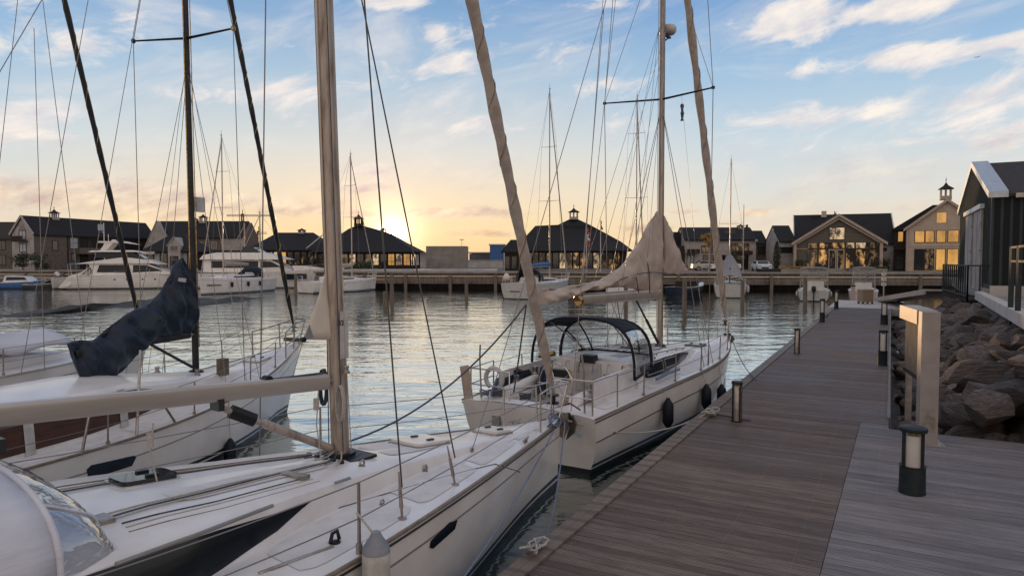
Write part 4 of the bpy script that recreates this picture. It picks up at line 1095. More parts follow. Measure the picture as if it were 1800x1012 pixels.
# sprayhood: black canvas, clear windows
hoopf = hood(None, 0, 0, 0, 0, 0, 0, 0, None, None, None, None, thick=.62)
h0 = hoopf(-2.55, .96, B.top_z(-2.5, .9)-.02, B.top_z(-2.55, 0)+.02, 20); h1 = hoopf(-3.1, 1.12, B.top_z(-3.1, 1.0)-.12, 2.50, 20); h2 = hoopf(-4.15, 1.22, 1.42, 2.58, 20)
rows = []
for i in range(9): t = i/8; rows.append([h1[k].lerp(h2[k], t)+Vector((0, 0, .05*math.sin(math.pi*t)*math.sin(math.pi*k/20))) for k in range(21)])
# canopy crown and side bands of cloth, clear panes between
def sub(rows, k0, k1): return [r[k0:k1+1] for r in rows]
cn = MB().grid(sub(rows, 5, 15)).build('sprayhood', 'canvas_black', B.root, smooth=70); cn.modifiers.new('thickness', 'SOLIDIFY').thickness = .014
for k0, k1 in ((0, 5), (15, 20)):
    MB().grid([r[k0:k1+1] for r in rows[1:-1]]).build('hood_side_window', 'clear_vinyl', B.root, smooth=80)
for kk in (0, 20):
    MB().tube([rows[i][kk] for i in range(9)], .03, 6).build('hood_hem', 'canvas_black', B.root, smooth=60)
MB().tube(h2, .03, 8).build('hood_aft_edge', 'canvas_black', B.root, smooth=60)
MB().tube(h1, .034, 8).build('hood_middle_band', 'canvas_black', B.root, smooth=60)
fr = []
for i in range(7): t = i/6; fr.append([h0[k].lerp(h1[k], t)+Vector((.06*math.sin(math.pi*t), 0, 0)) for k in range(21)])
MB().grid(fr).build('hood_front_window', 'clear_vinyl', B.root, smooth=80)
MB().tube(h0, .024, 6).build('hood_front_hem', 'canvas_black', B.root, smooth=60)
for k in (7, 13, 16, 4): MB().tube([fr[i][k] for i in range(7)], .018, 6).build('hood_seam', 'canvas_black', B.root, smooth=60)
for sd, k in ((1, 7), (-1, 13)): MB().tube([h2[k]+Vector((0, 0, -.02)), h0[k]+Vector((-.2, 0, .0))], .013, 6).build('hood_strut', 'steel_dull', B.root)
# rig
B.mast(16.3, .15, .19, .004, 'alloy_tan', slot='boot_grey')
x0 = B.top_z(0, 0); MB().lathe([(.16, -.02), (.16, .02), (.13, .03), (.12, .07)], (0, 0, x0), 16, sx=1.2).build('mast_collar', 'black_plastic', B.root, smooth=30)
for k in range(6):
    yy = -.22+k*.09; MB().tube([(-.09, yy*.5, x0+.10), (-.2, yy, x0+.05), (-1.2, yy*2.2, B.top_z(-1.2, yy*2)+.02), (-2.4, yy*2.4, B.top_z(-2.4, yy*2)+.02)], .008, 5).build('control_line', ('rope_dark', 'rope_light', 'rope_blue')[k % 3], B.root)
for y_, m_ in ((-.085, 'rope_dark'), (.085, 'rope_light')):
    MB().tube([B.mp(15)+Vector((-.03, y_, 0)), B.mp(3.2)+Vector((-.03, y_, 0)), Vector((-.05, y_, x0+.3))], .008, 5).build('halyard', m_, B.root)
B.boom(2.93, 4.05, .25, .20, .04, 'alloy', cap='brass_and_glint')  # golden end cap: sunlight on the boom end put into its colour
MB().tube([B.bo[1]+Vector((-.02, 0, .02)), B.bo[1]+Vector((-.06, 0, -.02))], [.13, .12], 12, ovl=(.8, 1.1)).build('boom_sheave_box', 'brass_and_glint', B.root, smooth=50)
a = Vector((-.12, 0, x0+.12)); b_ = B.bo[0]+Vector((-1.3, 0, -.1)); MB().tube([a, a.lerp(b_, .55)], .036, 8).tube([a.lerp(b_, .52), b_], .024, 8).build('boom_vang', 'alloy_dark', B.root, smooth=50)
B.wire(B.bo[0]+Vector((-2.6, 0, -.1)), Vector((-2.5, -.15, B.top_z(-2.5, .1)+.5)), .012, 'rope_light', 'mainsheet'); B.wire(B.bo[0]+Vector((-2.3, 0, -.1)), Vector((-1.9, .1, B.top_z(-1.9, .1))), .014, 'rope_blue', 'mainsheet')
drape(B, [((951, 508), (953, 535)), ((985, 505), (985, 530)), ((1025, 500), (1015, 514)), ((1060, 491), (1047, 509)), ((1085, 474), (1080, 505)), ((1107, 450), (1105, 505)), ((1130, 412), (1130, 512)), ((1145, 384), (1150, 521)), ((1155, 370), (1162, 492))],
      [(0, .13), (.2, .17), (.5, .19), (.8, .17), (1, .12)], 'canvas_beige', 'sail_cover', n=140, folds=.05, fr=6, thick_top=.35, seed=2.)
drape(B, [((1163, 372), (1164, 470)), ((1172, 388), (1171, 481)), ((1180, 408), (1180, 479)), ((1190, 434), (1190, 481)), ((1198, 456), (1198, 480)), ((1206, 472), (1204, 476))],
      [(0, .10), (.5, .12), (1, .04)], 'canvas_beige', 'mast_cover', n=60, folds=.045, fr=4, seed=5.)
for pts in ([(1128, 516), (1127, 480), (1124, 462)], [(1108, 514), (1104, 487)]):
    MB().tube([Vector((B.plane(*p)[0], -.21, B.plane(*p)[1])) for p in pts], .012, 6).build('cover_lacing', 'boot_black', B.root)
MB().tube([Vector((B.plane(*p)[0], -.20, B.plane(*p)[1])) for p in [(1075, 492), (1100, 482), (1130, 478), (1162, 480)]], .010, 6).build('cover_rope', 'rope_dark', B.root)
cp2 = [Vector((B.plane(*p)[0], 0, B.plane(*p)[1])) for p in [(996, 512), (999, 540), (992, 528)]]
# topping lift and lazyjacks
bt = B.bo[1]+Vector((.1, 0, .1))
for px, py, zt in ((1060, 0, 15.6), (1082, 0, 15.6)): B.stay_px(bt+Vector((0, .0 if px < 1070 else -.05, 0)), px, py, zt, .007, 'wire', 'topping_lift')
for (x_, z_) in ((-4.0, 9.6), (-2.6, 9.6), (-1.3, 9.6)):
    for sd in (-1, 1): B.wire(Vector((x_, sd*.16, 3.15)), B.mp(z_)+Vector((0, sd*.1, 0)), .005, 'wire', 'lazy_jack')
tips = B.spreaders(7.86, 1.44, .35, .02, .030, 'alloy_dark'); tips2 = B.spreaders(12.2, 1.1, .28, .02, .026, 'alloy_dark')
for sd, t1_, t2_ in ((-1, tips[0], tips2[0]), (1, tips[1], tips2[1])):
    cp_ = Vector((-.25, sd*1.36, B.deck_z(-.25, 1.3))); B.wire(cp_, t1_, .010, 'wire', 'shroud'); B.wire(t1_, t2_, .009, 'wire', 'shroud'); B.wire(t2_, B.mp(16), .009, 'wire', 'shroud')
    B.wire(cp_+Vector((.35, 0, 0)), B.mp(7.7), .008, 'wire', 'shroud'); B.wire(cp_+Vector((-.3, 0, 0)), B.mp(7.7), .008, 'wire', 'shroud'); B.wire(t1_, B.mp(12.0), .007, 'wire', 'shroud')
    d = (t1_-cp_).normalized(); MB().tube([cp_, cp_+d*.35], .02, 7).build('turnbuckle', 'steel_dull', B.root)
    B.wire(Vector((-6.1, sd*.9, 1.1)), Vector((-3.2, 0, 9.2)), .008, 'wire', 'backstay')
B.wire(Vector((-3.2, 0, 9.2)), B.mp(16.2), .009, 'wire', 'backstay')
bw = Vector((5.30, 0, B.zsh(5.3)+.05)); fb_ = bw+Vector((-.04, 0, .50))
_, tl = B.stay_px(fb_, 1208, 0, 15.6, .01, 'wire', 'forestay')
B.furl(fb_+Vector((0, 0, .1)), tl, .105, 'canvas_furl', turns=9, wrap='rubrail')
MB().lathe([(.10, 0), (.10, .02), (.04, .03), (.04, .11), (.10, .12), (.09, .15)], fb_-Vector((0, 0, .14)), 14).build('furling_drum', 'anchor_metal', B.root, smooth=40)
B.wire(bw, fb_, .014, 'steel_dull', 'forestay_fitting')
# radar dome
rp = B.mp(CZ+(456-56)/1200*17.55+.05)
MB().lathe([(.05, -.14), (.17, -.13), (.225, -.07), (.23, .02), (.19, .08), (.04, .10)], rp+Vector((.34, 0, 0)), 20).build('radar_dome', 'grime_white', B.root, smooth=50)
MB().beam(rp+Vector((.05, 0, -.18)), rp+Vector((.5, 0, -.18)), .07, .04).beam(rp+Vector((.05, 0, -.4)), rp+Vector((.4, 0, -.2)), .03, .03).build('radar_bracket', 'alloy_dark', B.root)
# bow: pulpit, anchor; stern: pushpit, wooden post, lines, logo
B.pulpit(1.15, .60, .017)
J = B.J; zb = B.zsh(J); an = MB(); an.beam((J-.3, 0, zb+.1), (J+.3, 0, zb+.05), .04, .07)
for sd in (-1, 1): an.prism([(J+.36, sd*.015, zb+.02), (J+.18, sd*.17, zb-.08), (J+.14, sd*.02, zb-.30)], (.02, sd*.02, .01))
an.build('anchor', 'anchor_metal', B.root)
B.pushpit(.95, .62, .016, .42)
zst = B.zsh(B.xs)
B.stanchions([-4.2, -2.6, -1.0, .9, 2.7], h=.60, r=.014, m='steel_dull', fwd=(B.J-1.15, B.hb(B.J-1.15)-.05, zb+.6), aft=(B.xs+.95, B.hb(B.xs+1)-.07, zst+.62), lr=.006)
pp_ = B.hull_pt(B.xs+.12, zst, 1, -.12); MB().beam(pp_+Vector((.0, .05, -.05)), pp_+Vector((-.08, .1, .66)), .09, .16).build('outboard_bracket', 'timber_pale', B.root)
MB().lathe([(.09, 0), (.10, .10), (.07, .14), (.05, .2), (.11, .26), (.02, .3)], (-5.0, 1.0, B.deck_z(-5, 1)+.1), 12).build('stern_lamp', 'paint_dark', B.root, smooth=40)
# vertical instrument pole, horseshoe ring, small things at the stern
ring = MB(); hc = Vector((B.xs+.35, .95, zst+.42))
ring.tube([hc+Vector((0, .2*math.cos(a), .2*math.sin(a))) for a in [R(-60+i*15) for i in range(21)]], .045, 8); ring.build('lifebuoy', 'grime_white', B.root, smooth=60)
MB().tube([(-4.32, .92, 1.75), (-4.30, .55, 1.82)], .06, 8).build('rolled_flag', 'brass_and_glint', B.root, smooth=60)
tx = B.xs-.01
mtx = Matrix.Translation((tx-.065, -.62, .80)) @ Matrix.Rotation(R(-90), 4, 'Z') @ Matrix.Rotation(R(90), 4, 'X')
def tr_pt(y, z):
    p = B.hull_pt(B.xs, z, 1); hw = abs(p.y); return Vector((p.x-.06*math.sin(math.pi*(y+hw)/(2*hw))-.012, y, z))
lg = MB()
for k in range(3):
    y0 = -.74-.05*k; lg.poly([tr_pt(y0, .90-.02*k), tr_pt(y0-.045, .885-.02*k), tr_pt(y0-.045, .80-.02*k), tr_pt(y0, .815-.02*k)])
lg.build('transom_emblem', 'logo_blue', B.root)
text_mesh('transom_name', 'Oliva', .13, 'logo_light', B.root, Matrix.Translation(tr_pt(-.93, .745)+Vector((-.03, 0, 0))) @ Matrix.Rotation(R(-90-6), 4, 'Z') @ Matrix.Rotation(R(78), 4, 'X') @ Matrix.Rotation(R(-7), 4, 'Z'), shear=.3)
MB().tube([tr_pt(.1, .35)+Vector((-.03, 0, 0)), tr_pt(.1, .8)+Vector((-.03, 0, 0))], .02, 6).tube([tr_pt(-.15, .35)+Vector((-.03, 0, 0)), tr_pt(-.15, .8)+Vector((-.03, 0, 0))], .02, 6).build('stern_ladder', 'steel_dull', B.root)
MB().box(B.xs-.03, .55, .62, B.xs+.02, .72, .85).build('transom_vent', 'boot_grey', B.root)
B.hatch(2.6, 0, .5, .5, m='smoked'); B.hatch(-1.6, 0, .5, .5, m='smoked')
# small signal flag under the starboard spreader
fp = tips[0].lerp(B.mp(7.86), .6); B.wire(fp, Vector((-.3, -1.3, 1.5)), .004, 'wire', 'flag_halyard')
# gear that clutters a cruising cockpit and deck
for k, (p0_, p1_, r_, m_) in enumerate((((-5.6, -.48, .95), (-4.3, -.48, .95), .07, 'canvas_navy'), ((-5.5, .48, .95), (-4.6, .48, .95), .08, 'canvas_grey'), ((-3.2, -1.28, 1.30), (-1.8, -1.22, 1.32), .035, 'rope_blue'), ((-.9, .5, 1.62), (.9, .42, 1.5), .03, 'alloy'))):
    MB().tube([p0_, Vector(p0_).lerp(Vector(p1_), .5)+Vector((0, 0, .02)), p1_], r_, 8).build(('cushion', 'cushion', 'rolled_line', 'spare_pole')[k], m_, B.root, smooth=60)
for sd in (-1, 1):
    MB().tube([(-6.05, sd*1.15, 1.1), (-6.1, sd*1.15, 1.9), (-6.12, sd*1.12, 2.15)], .018, 6).build('aerial', 'steel_dull', B.root)
for k in range(6):
    y_ = -.75+k*.3; MB().tube([(-3.64, y_, 1.58), (-3.9, y_*1.1, 1.62), (-4.1+.05*k, y_*1.2, 1.40)], .011, 5).build('control_tail', ('rope_dark', 'rope_light', 'rope_blue')[k % 3], B.root)
MB().box(-3.9, -.16, 1.62, -3.7, .16, 1.78).build('instrument_pod', 'black_plastic', B.root)
MB().box(-5.06, -.17, 1.42, -4.92, .17, 1.62).build('instrument_screen', 'black_plastic', B.root)
fo_ = MB(); w0 = B.W(*fp)
fo_.grid([[w0+Vector((.02+.035*(i-1)*(1+.4*math.sin(k*1.9)), .02*math.sin(k*1.1+i), -.22-k*.06)) for i in range(3)] for k in range(8)])
fo_ = fo_.build('flag', 'rope_dark'); fo_.modifiers.new('thickness', 'SOLIDIFY').thickness = .01; tag(fo_, 'small limp dark flag hanging below the spreader of the beige covered sloop', 'flag')

# ================================================ third boat: blue sail cover, tall dark mast
C = Boat('sailboat', 'white sloop with black mast and dark blue cover sagging from its boom', (-6.52, 14.0), 72., 3.58, 10.2, 3.1, 1.67, .98, pw=1.8, sw=.8, rake=.75, kwl=.78)
C.hull(covez=.30, cove='boot_grey'); C.deck(); C.rail(.022, 'rubrail')
C.coach([(-5.5, 1.05), (-2, 1.0), (-.6, .8), (.6, .45), (1.6, .2)], [(-5.5, .80), (-2.4, .72), (-1.2, .50), (0, .27), (.8, .14), (1.6, .02)], -5.4, 1.6)
C.side_window([(-5.2, .10, .84), (-3.2, .10, .84), (-2.2, .2, .8), (-1.4, .55, .66)], 'mahogany')
for xx in (-4.35, -2.75):
    MB().grid([[C.coach_side(xx+d_, t, sd, .016) for t in (0, .3, .6, .88)] for d_ in (0, .16)]).build('window_post', 'grime_white', C.root) if False else None
for sd in (-1, 1):
    for xx in (-4.35, -2.75):
        MB().grid([[C.coach_side(xx+d_, t, sd, .018) for t in (.02, .3, .6, .88)] for d_ in (0, .15)]).build('window_post', 'grime_white', C.root)
C.mast(13.6, .12, .15, .012, 'alloy_dark', slot='brass_and_glint'); z0 = C.top_z(0, 0)
MB().lathe([(.15, -.02), (.15, .02), (.11, .05)], (0, 0, z0), 14).build('mast_collar', 'black_plastic', C.root, smooth=30)
MB().tube([C.mp(13)+Vector((.03, -.075, 0)), C.mp(2)+Vector((.03, -.075, 0))], .010, 5).build('halyard', 'brass_and_glint', C.root)
C.boom(C.plane(334, 588)[1], 2.5, .14, .11, -.05, 'alloy_dark')
drape(C, [((119, 604), (148, 676)), ((140, 600), (160, 678)), ((163, 597), (182, 668)), ((188, 575), (206, 656)), ((215, 553), (238, 624)), ((252, 541), (262, 604)), ((278, 521), (286, 590)), ((294, 488), (312, 589)), ((310, 464), (332, 586)), ((322, 455), (344, 560)), ((330, 474), (346, 530))],
      [(0, .05), (.12, .13), (.4, .19), (.75, .17), (1, .10)], 'canvas_navy', 'sail_cover', n=150, folds=.075, fr=5, thick_top=.35, seed=8.)
pt_ = [C.plane(*p) for p in ((297, 488), (311, 489), (310, 496), (296, 494))]
MB().poly([Vector((x, -.235, z)) for x, z in pt_]).build('cover_label', 'grime_white', C.root)
a = Vector((-.1, 0, z0+.12)); b_ = C.bo[0]+Vector((-1.0, 0, -.06)); MB().tube([a, b_], .03, 8).build('boom_vang', 'alloy_dark', C.root)
MB().tube([C.bo[1], Vector((C.bo[1].x+.2, -.05, C.top_z(C.bo[1].x, 0)))], .022, 6).build('mainsheet', 'boot_black', C.root)
tips = C.spreaders(CZ+(456-80)/1200*14+.05, 1.24, .12, .03, .026, 'alloy_dark')
for sd, t1_ in ((-1, tips[0]), (1, tips[1])):
    cp_ = Vector((-.1, sd*1.30, C.deck_z(-.1, 1.25))); C.wire(cp_, t1_, .008, 'wire', 'shroud'); C.wire(t1_, C.mp(13.3), .008, 'wire', 'shroud')
    C.wire(cp_+Vector((.5, 0, 0)), C.mp(7.7), .006, 'wire', 'shroud'); C.wire(cp_+Vector((-.5, 0, 0)), C.mp(7.7), .006, 'wire', 'shroud'); C.wire(cp_+Vector((.1, 0, 0)), C.mp(7.9), .005, 'rope_light', 'flag_halyard')
    MB().lathe([(.035, -.04), (.045, 0), (.035, .04)], t1_, 8).build('spreader_boot', 'brass_and_glint' if sd < 0 else 'black_plastic', C.root)
C.wire(Vector((C.xs+.1, 0, 1.5)), C.mp(13.5), .007, 'wire', 'backstay'); C.wire(C.bo[1]+Vector((.05, 0, .08)), C.mp(13.4), .006, 'wire', 'topping_lift')
bw = Vector((C.J-.28, 0, C.zsh(C.J-.2)+.06)); fb_ = bw+Vector((0, 0, .42)); _, tl = C.stay_px(fb_, 405, 0, 13.0, .01, 'wire', 'forestay')
C.furl(fb_, tl, .052, 'alloy_dark', turns=20, wrap='brass_and_glint'); MB().lathe([(.08, 0), (.08, .02), (.03, .03), (.03, .10), (.08, .11), (.07, .13)], fb_-Vector((0, 0, .13)), 14).build('furling_drum', 'black_plastic', C.root, smooth=40); C.wire(bw, fb_, .013, 'steel_dull', 'forestay_fitting')
C.pulpit(1.25, .60, .016, 'steel_dull'); zb = C.zsh(C.J)
C.stanchions([-3.4, -1.6, .3, 1.6], h=.58, r=.013, m='steel_dull', fwd=(C.J-1.25, C.hb(C.J-1.25)-.05, zb+.58), aft=(C.xs+.4, C.hb(C.xs+.4)-.05, 1.6))
for side in (-1, 1):
    for a_, b_ in ((-5, -3.), (-2.8, -.9), (-.7, .9), (1.1, 2.4)): C.patch(a_, b_, lambda x: max(C.crw(x)+.05, .07), lambda x: max(C.hb(x)-.12, .1), side=side)
# bow mooring gear, foredeck hatch, short post
C.hatch(1.9, 0, .45, .45); C.winch(-.5, .5, k=.8); C.winch(-.5, -.5, k=.8)
x, y = C.pick_top(392, 660); MB().box(-.085, -.085, 0, .085, .085, .34).xf(Matrix.Translation((x, y, C.top_z(x, y)))).build('deck_post', 'pile_wood', C.root)
an = MB(); J = C.J; an.beam((J-.35, .0, zb+.1), (J+.1, 0, zb+.08), .05, .07).tube([(J-.45, -.15, zb+.14), (J-.45, .15, zb+.14)], .05, 8); an.build('windlass', 'anchor_metal', C.root, smooth=40)
# oblong port in the topside
ringp = [(155, 838), (152, 825), (160, 817), (235, 800), (240, 803), (232, 818), (170, 838)]; hp = []
for p in ringp:
    u, v = C.pick(lambda x, z: C.hull_pt(x, z, -1, .004), p[0], p[1], (-5.5, 1), (.1, 1.3)); hp.append(C.hull_pt(u, v, -1, .008))
MB().poly(hp).build('hull_window', 'glass_dark', C.root)
# stern rail hoop and awning leg seen above the near boat
for pts in ([(-3.9, -1.55, .98), (-3.8, -1.58, 1.5), (-2.5, -1.56, 1.55), (-2.1, -1.52, 1.0)], [(-2.9, -1.5, .95), (-2.5, -1.2, 2.3)]):
    MB().tube(pts, .022, 8).build('side_rail', 'steel_dull', C.root, smooth=60)
# small masthead box on the mast (wind unit) 
MB().box(.10, -.04, 0, .34, .04, .30).xf(Matrix.Translation(C.mp(CZ+(456-372)/1200*14))).build('radar_reflector', 'grime_white', C.root)
fc_ = C.hull_pt(.2, .8, -1, .09)

# ================================================ fourth boat at the left edge
D = Boat('sailboat', 'pale boat under white canvas at the left edge, dark furled jib at its bow', (-11.9, 15.6), 66., 3.95, 10.0, 3.2, 1.45, 1.30, pw=1.8, sw=.8, rake=.6)
D.hull(covez=.25); D.deck(); D.rail(.022, 'grime_white')
D.coach([(-5, 1.1), (-1, 1.0), (1, .6), (2, .3)], [(-5, .55), (-1, .40), (1, .22), (2, .02)], -5, 2.)
D.side_window([(-4.2, .3, .8), (-1.2, .35, .75), (-.6, .5, .6)], 'smoked')
D.mast(13.0, .14, .18, .0, 'alloy_dark'); D.boom(3.1, 3.6, .2, .15, 0, 'alloy_dark')
bw = Vector((D.J-.22, 0, D.zsh(D.J-.2)+.05)); fb_ = bw+Vector((0, 0, .5)); _, tl = D.stay_px(fb_, 113, 0, 12.6, .01, 'wire', 'forestay')
D.furl(fb_, tl, .062, 'alloy_dark', turns=10, wrap='brass_and_glint'); D.wire(bw, fb_, .013, 'steel_dull', 'forestay_fitting')
D.pulpit(1.1, .60, .016, 'steel_dull'); D.stanchions([-2.5, -.6, 1.2], h=.58, m='steel_dull', fwd=(D.J-1.1, D.hb(D.J-1.1)-.05, D.zb+.58))
for (bx, by), (tx_, ty_), zt in (((1.3, -1.35), (75, 0), 12.6), ((-.3, -1.5), (155, 0), 12.6), ((.2, -1.5), (60, 60), 9.), ((.4, 1.4), (20, 100), 12.6)):
    D.stay_px((bx, by, D.deck_z(bx, by)), tx_, ty_, zt, .008, 'wire', 'shroud')
# white canvas over the cabin with a scalloped lower edge
rows = []
for i in range(30):
    t = i/29; x = lerp(-4.8, 1.2, t); w = lerp(1.32, .9, t); zt = lerp(2.25, 1.98, t)+.04*math.sin(t*14); ze = D.deck_z(x, w)+.28+.16*abs(math.sin(t*12))
    rows.append([Vector((x, -w-.05, ze)), Vector((x, -w, lerp(ze, zt, .5))), Vector((x, -w*.8, zt-.06)), Vector((x, 0, zt+.10)), Vector((x, w*.8, zt-.06)), Vector((x, w, lerp(ze, zt, .5))), Vector((x, w+.05, ze))])
tcv = MB().grid(rows).build('canvas_awning', 'canvas_cream', D.root, smooth=60); tcv.modifiers.new('thickness', 'SOLIDIFY').thickness = .02
# ================================================ buildings
GZ = 2.2
class House:
    """local x along the front, y away from the viewer, z up; origin at the front left foot"""
    def __init__(s, name, label, cat, x, y, rz=0.):
        s.r = thing(name, label, cat, (x, y, GZ), rz); s.rz = rz; s.o = Vector((x, y, GZ))
    def box(s, name, m, x0, y0, z0, x1, y1, z1, parent=None): return MB().box(x0, y0, z0, x1, y1, z1).build(name, m, parent or s.r)
    def window(s, x, z, w, h, m='win_dark', y=0., face='y', nx=1, nz=1, fm='timber_dark', fw=.09, proud=.05, name='window', pname='pane'):
        fr = MB(); pn = MB()
        def bx(mb, a0, z0, a1, z1, d0, d1):
            if face == 'y': mb.box(a0, y+d0, z0, a1, y+d1, z1)
            else: mb.box(y+d0, a0, z0, y+d1, a1, z1)
        sg = -1 if face in ('y', 'x-') else 1
        def D_(a, b): return (sg*a, sg*b) if sg > 0 else (-b, -a)
        d = D_(0, proud)
        bx(fr, x, z, x+w, z+fw, *d); bx(fr, x, z+h-fw, x+w, z+h, *d); bx(fr, x, z+fw, x+fw, z+h-fw, *d); bx(fr, x+w-fw, z+fw, x+w, z+h-fw, *d)
        d2 = D_(0, proud*.8)
        for i in range(1, nx): a = x+w*i/nx; bx(fr, a-fw*.35, z+fw, a+fw*.35, z+h-fw, *d2)
        d3 = D_(0, proud*.72)
        for i in range(1, nz): a = z+h*i/nz; bx(fr, x+fw, a-fw*.3, x+w-fw, a+fw*.3, *d3)
        f = fr.build(name, fm, s.r); dp = D_(.004, .02)
        bx(pn, x+fw*.6, z+fw*.6, x+w-fw*.6, z+h-fw*.6, *dp); pn.build(pname, m, f)
        return f
    def gable_walls(s, w, d, ev, rg, m='white_wall', x0=0., y0=0., name='wall', axis='y'):
        """gables face front and back when axis is y, else left and right"""
        mb = MB()
        if axis == 'y': mb.prism([(x0, y0, 0), (x0+w, y0, 0), (x0+w, y0, ev), (x0+w/2, y0, rg), (x0, y0, ev)], (0, d, 0))
        else: mb.prism([(x0, y0, 0), (x0, y0+d, 0), (x0, y0+d, ev), (x0, y0+d/2, rg), (x0, y0, ev)], (w, 0, 0))
        return mb.build(name, m, s.r)
    def gable_roof(s, w, d, ev, rg, m='roof_slate', x0=0., y0=0., ov=.35, th=.22, axis='y', name='roof', ovy=None):
        mb = MB(); ovy = ov if ovy is None else ovy
        if axis == 'y':
            k = (rg-ev)/(w/2); ze = ev-ov*k
            for sg in (-1, 1):
                xe = x0+(w+ov if sg > 0 else -ov); xm = x0+w/2
                mb.prism([(xe, y0-ovy, ze+.03), (xm, y0-ovy, rg+.03), (xm, y0-ovy, rg+.03+th*1.2), (xe, y0-ovy, ze+.03+th)], (0, d+2*ovy, 0))
        else:
            k = (rg-ev)/(d/2); ze = ev-ov*k
            for sg in (-1, 1):
                ye = y0+(d+ov if sg > 0 else -ov); ym = y0+d/2
                mb.prism([(x0-ovy, ye, ze+.03), (x0-ovy, ym, rg+.03), (x0-ovy, ym, rg+.03+th*1.2), (x0-ovy, ye, ze+.03+th)], (w+2*ovy, 0, 0))
        return mb.build(name, m, s.r)
    def barge(s, w, ev, rg, x0=0., y=0., ov=.45, wd=.36, th=.12, m='timber_pale', name='bargeboard'):
        k = (rg-ev)/(w/2)
        for sg in (-1, 1):
            xe = x0+(w+ov if sg > 0 else -ov); xm = x0+w/2; ze = ev-ov*k
            MB().prism([(xe, y-th, ze-.02), (xm, y-th, rg-.02), (xm, y-th, rg+wd), (xe, y-th, ze+wd)], (0, th, 0)).build(name, m, s.r)
    def cupola(s, x, y, z, w, h, m='white_wall', rm='roof_slate', n=4, ball=True):
        mb = MB().box(x-w/2, y-w/2, z, x+w/2, y+w/2, z+h*.22).build('cupola', rm if n == 8 else m, s.r)
        p = MB()
        for i in (-1, 0, 1):
            for j in (-1, 0, 1):
                if i == 0 and j == 0: continue
                p.box(x+i*w*.42-.06*w, y+j*w*.42-.06*w, z+h*.22, x+i*w*.42+.06*w, y+j*w*.42+.06*w, z+h*.60)
        p.build('cupola_posts', m, mb)
        q = MB(); e = w*.68
        q.add([(x-e, y-e, z+h*.60), (x+e, y-e, z+h*.60), (x+e, y+e, z+h*.60), (x-e, y+e, z+h*.60), (x-e*.3, y-e*.3, z+h*.80), (x+e*.3, y-e*.3, z+h*.80), (x+e*.3, y+e*.3, z+h*.80), (x-e*.3, y+e*.3, z+h*.80), (x, y, z+h)],
              [(3, 2, 1, 0), (0, 1, 5, 4), (1, 2, 6, 5), (2, 3, 7, 6), (3, 0, 4, 7), (4, 5, 8), (5, 6, 8), (6, 7, 8), (7, 4, 8)]).build('cupola_roof', rm, mb)
        if ball: MB().lathe([(.03, 0), (.03, h*.08), (.09, h*.12), (.03, h*.17), (.012, h*.3)], (x, y, z+h*.98), 8).build('finial', rm, mb)
        return mb
def hip_roof(s, x0, y0, x1, y1, ze, levels, m='roof_slate', name='roof', ov=.5):
    """levels: list of (inset from the eave edge, height above eave)"""
    mb = MB(); rows = []
    X0, Y0, X1, Y1 = x0-ov, y0-ov, x1+ov, y1+ov
    mb.add([(X0, Y0, ze-.18), (X1, Y0, ze-.18), (X1, Y1, ze-.18), (X0, Y1, ze-.18)], [(0, 1, 2, 3)])
    prev = [(X0, Y0, ze-.18), (X1, Y0, ze-.18), (X1, Y1, ze-.18), (X0, Y1, ze-.18)]
    for ins, hz in [(0, 0)]+levels:
        ix = min(ins, (X1-X0)/2-.02) if isinstance(ins, (int, float)) else ins[0]; iy = min(ins, (Y1-Y0)/2-.02) if isinstance(ins, (int, float)) else ins[1]
        cur = [(X0+ix, Y0+iy, ze+hz), (X1-ix, Y0+iy, ze+hz), (X1-ix, Y1-iy, ze+hz), (X0+ix, Y1-iy, ze+hz)]
        mb.add(prev+cur, [(i, (i+1) % 4, 4+(i+1) % 4, 4+i) for i in range(4)]); prev = cur
    mb.add(prev, [(0, 1, 2, 3)])
    return mb.build(name, m, s.r)
def hx(px, Y): return (px-900)/1200*Y
def hz(py, Y): return 3.8+(456-py)/1200*Y-GZ      # height above the quay

# --- brick house with steep gable, far left
Y0 = 105.; x0 = hx(61.5, Y0)
ang = math.atan2(.95, .31)
h = House('brick_house', 'long brick house at far left with steep pale gable and small roof cupola', 'house', x0, Y0, ang)
# local x runs along the long wall (to the right and away), local y to the left (the gable end)
ln, gw, ev, rg = 23.0, 4.6, 5.5, 8.1
h.gable_walls(ln, gw, ev, rg, 'stone_wall', axis='x'); h.gable_roof(ln, gw, ev, rg, 'roof_slate', axis='x', ov=.25, ovy=.2)
MB().prism([(-.05, 0, 0), (-.05, gw, 0), (-.05, gw, ev), (-.05, gw/2, rg), (-.05, 0, ev)], (.045, 0, 0)).build('gable_render', 'white_wall', h.r)
for sg in (0, 1):
    a = (0, -.25, ev-.25) if sg == 0 else (0, gw+.25, ev-.25)
    MB().beam((-.28, a[1], a[2]+.2), (-.28, gw/2, rg+.22), .12, .3).build('bargeboard', 'white_wall', h.r)
for z_, h_, m_ in ((4.6, 1.5, 'win_white'), (2.7, 1.4, 'win_white'), (.5, 1.9, 'win_dark')): h.window(gw/2-.75, z_, 1.5, h_, m_, y=-.055, face='x-', nx=2)
MB().prism([(-.06, gw/2-.75, 6.15), (-.06, gw/2+.75, 6.15), (-.06, gw/2, 7.2)], (-.03, 0, 0)).build('gable_window', 'win_dark', h.r)
MB().box(-1.0, gw/2-1.1, 4.3, -.06, gw/2+1.1, 4.45).box(-1.0, gw/2-1.1, 4.45, -.95, gw/2+1.1, 5.2).build('balcony', 'timber_dark', h.r)
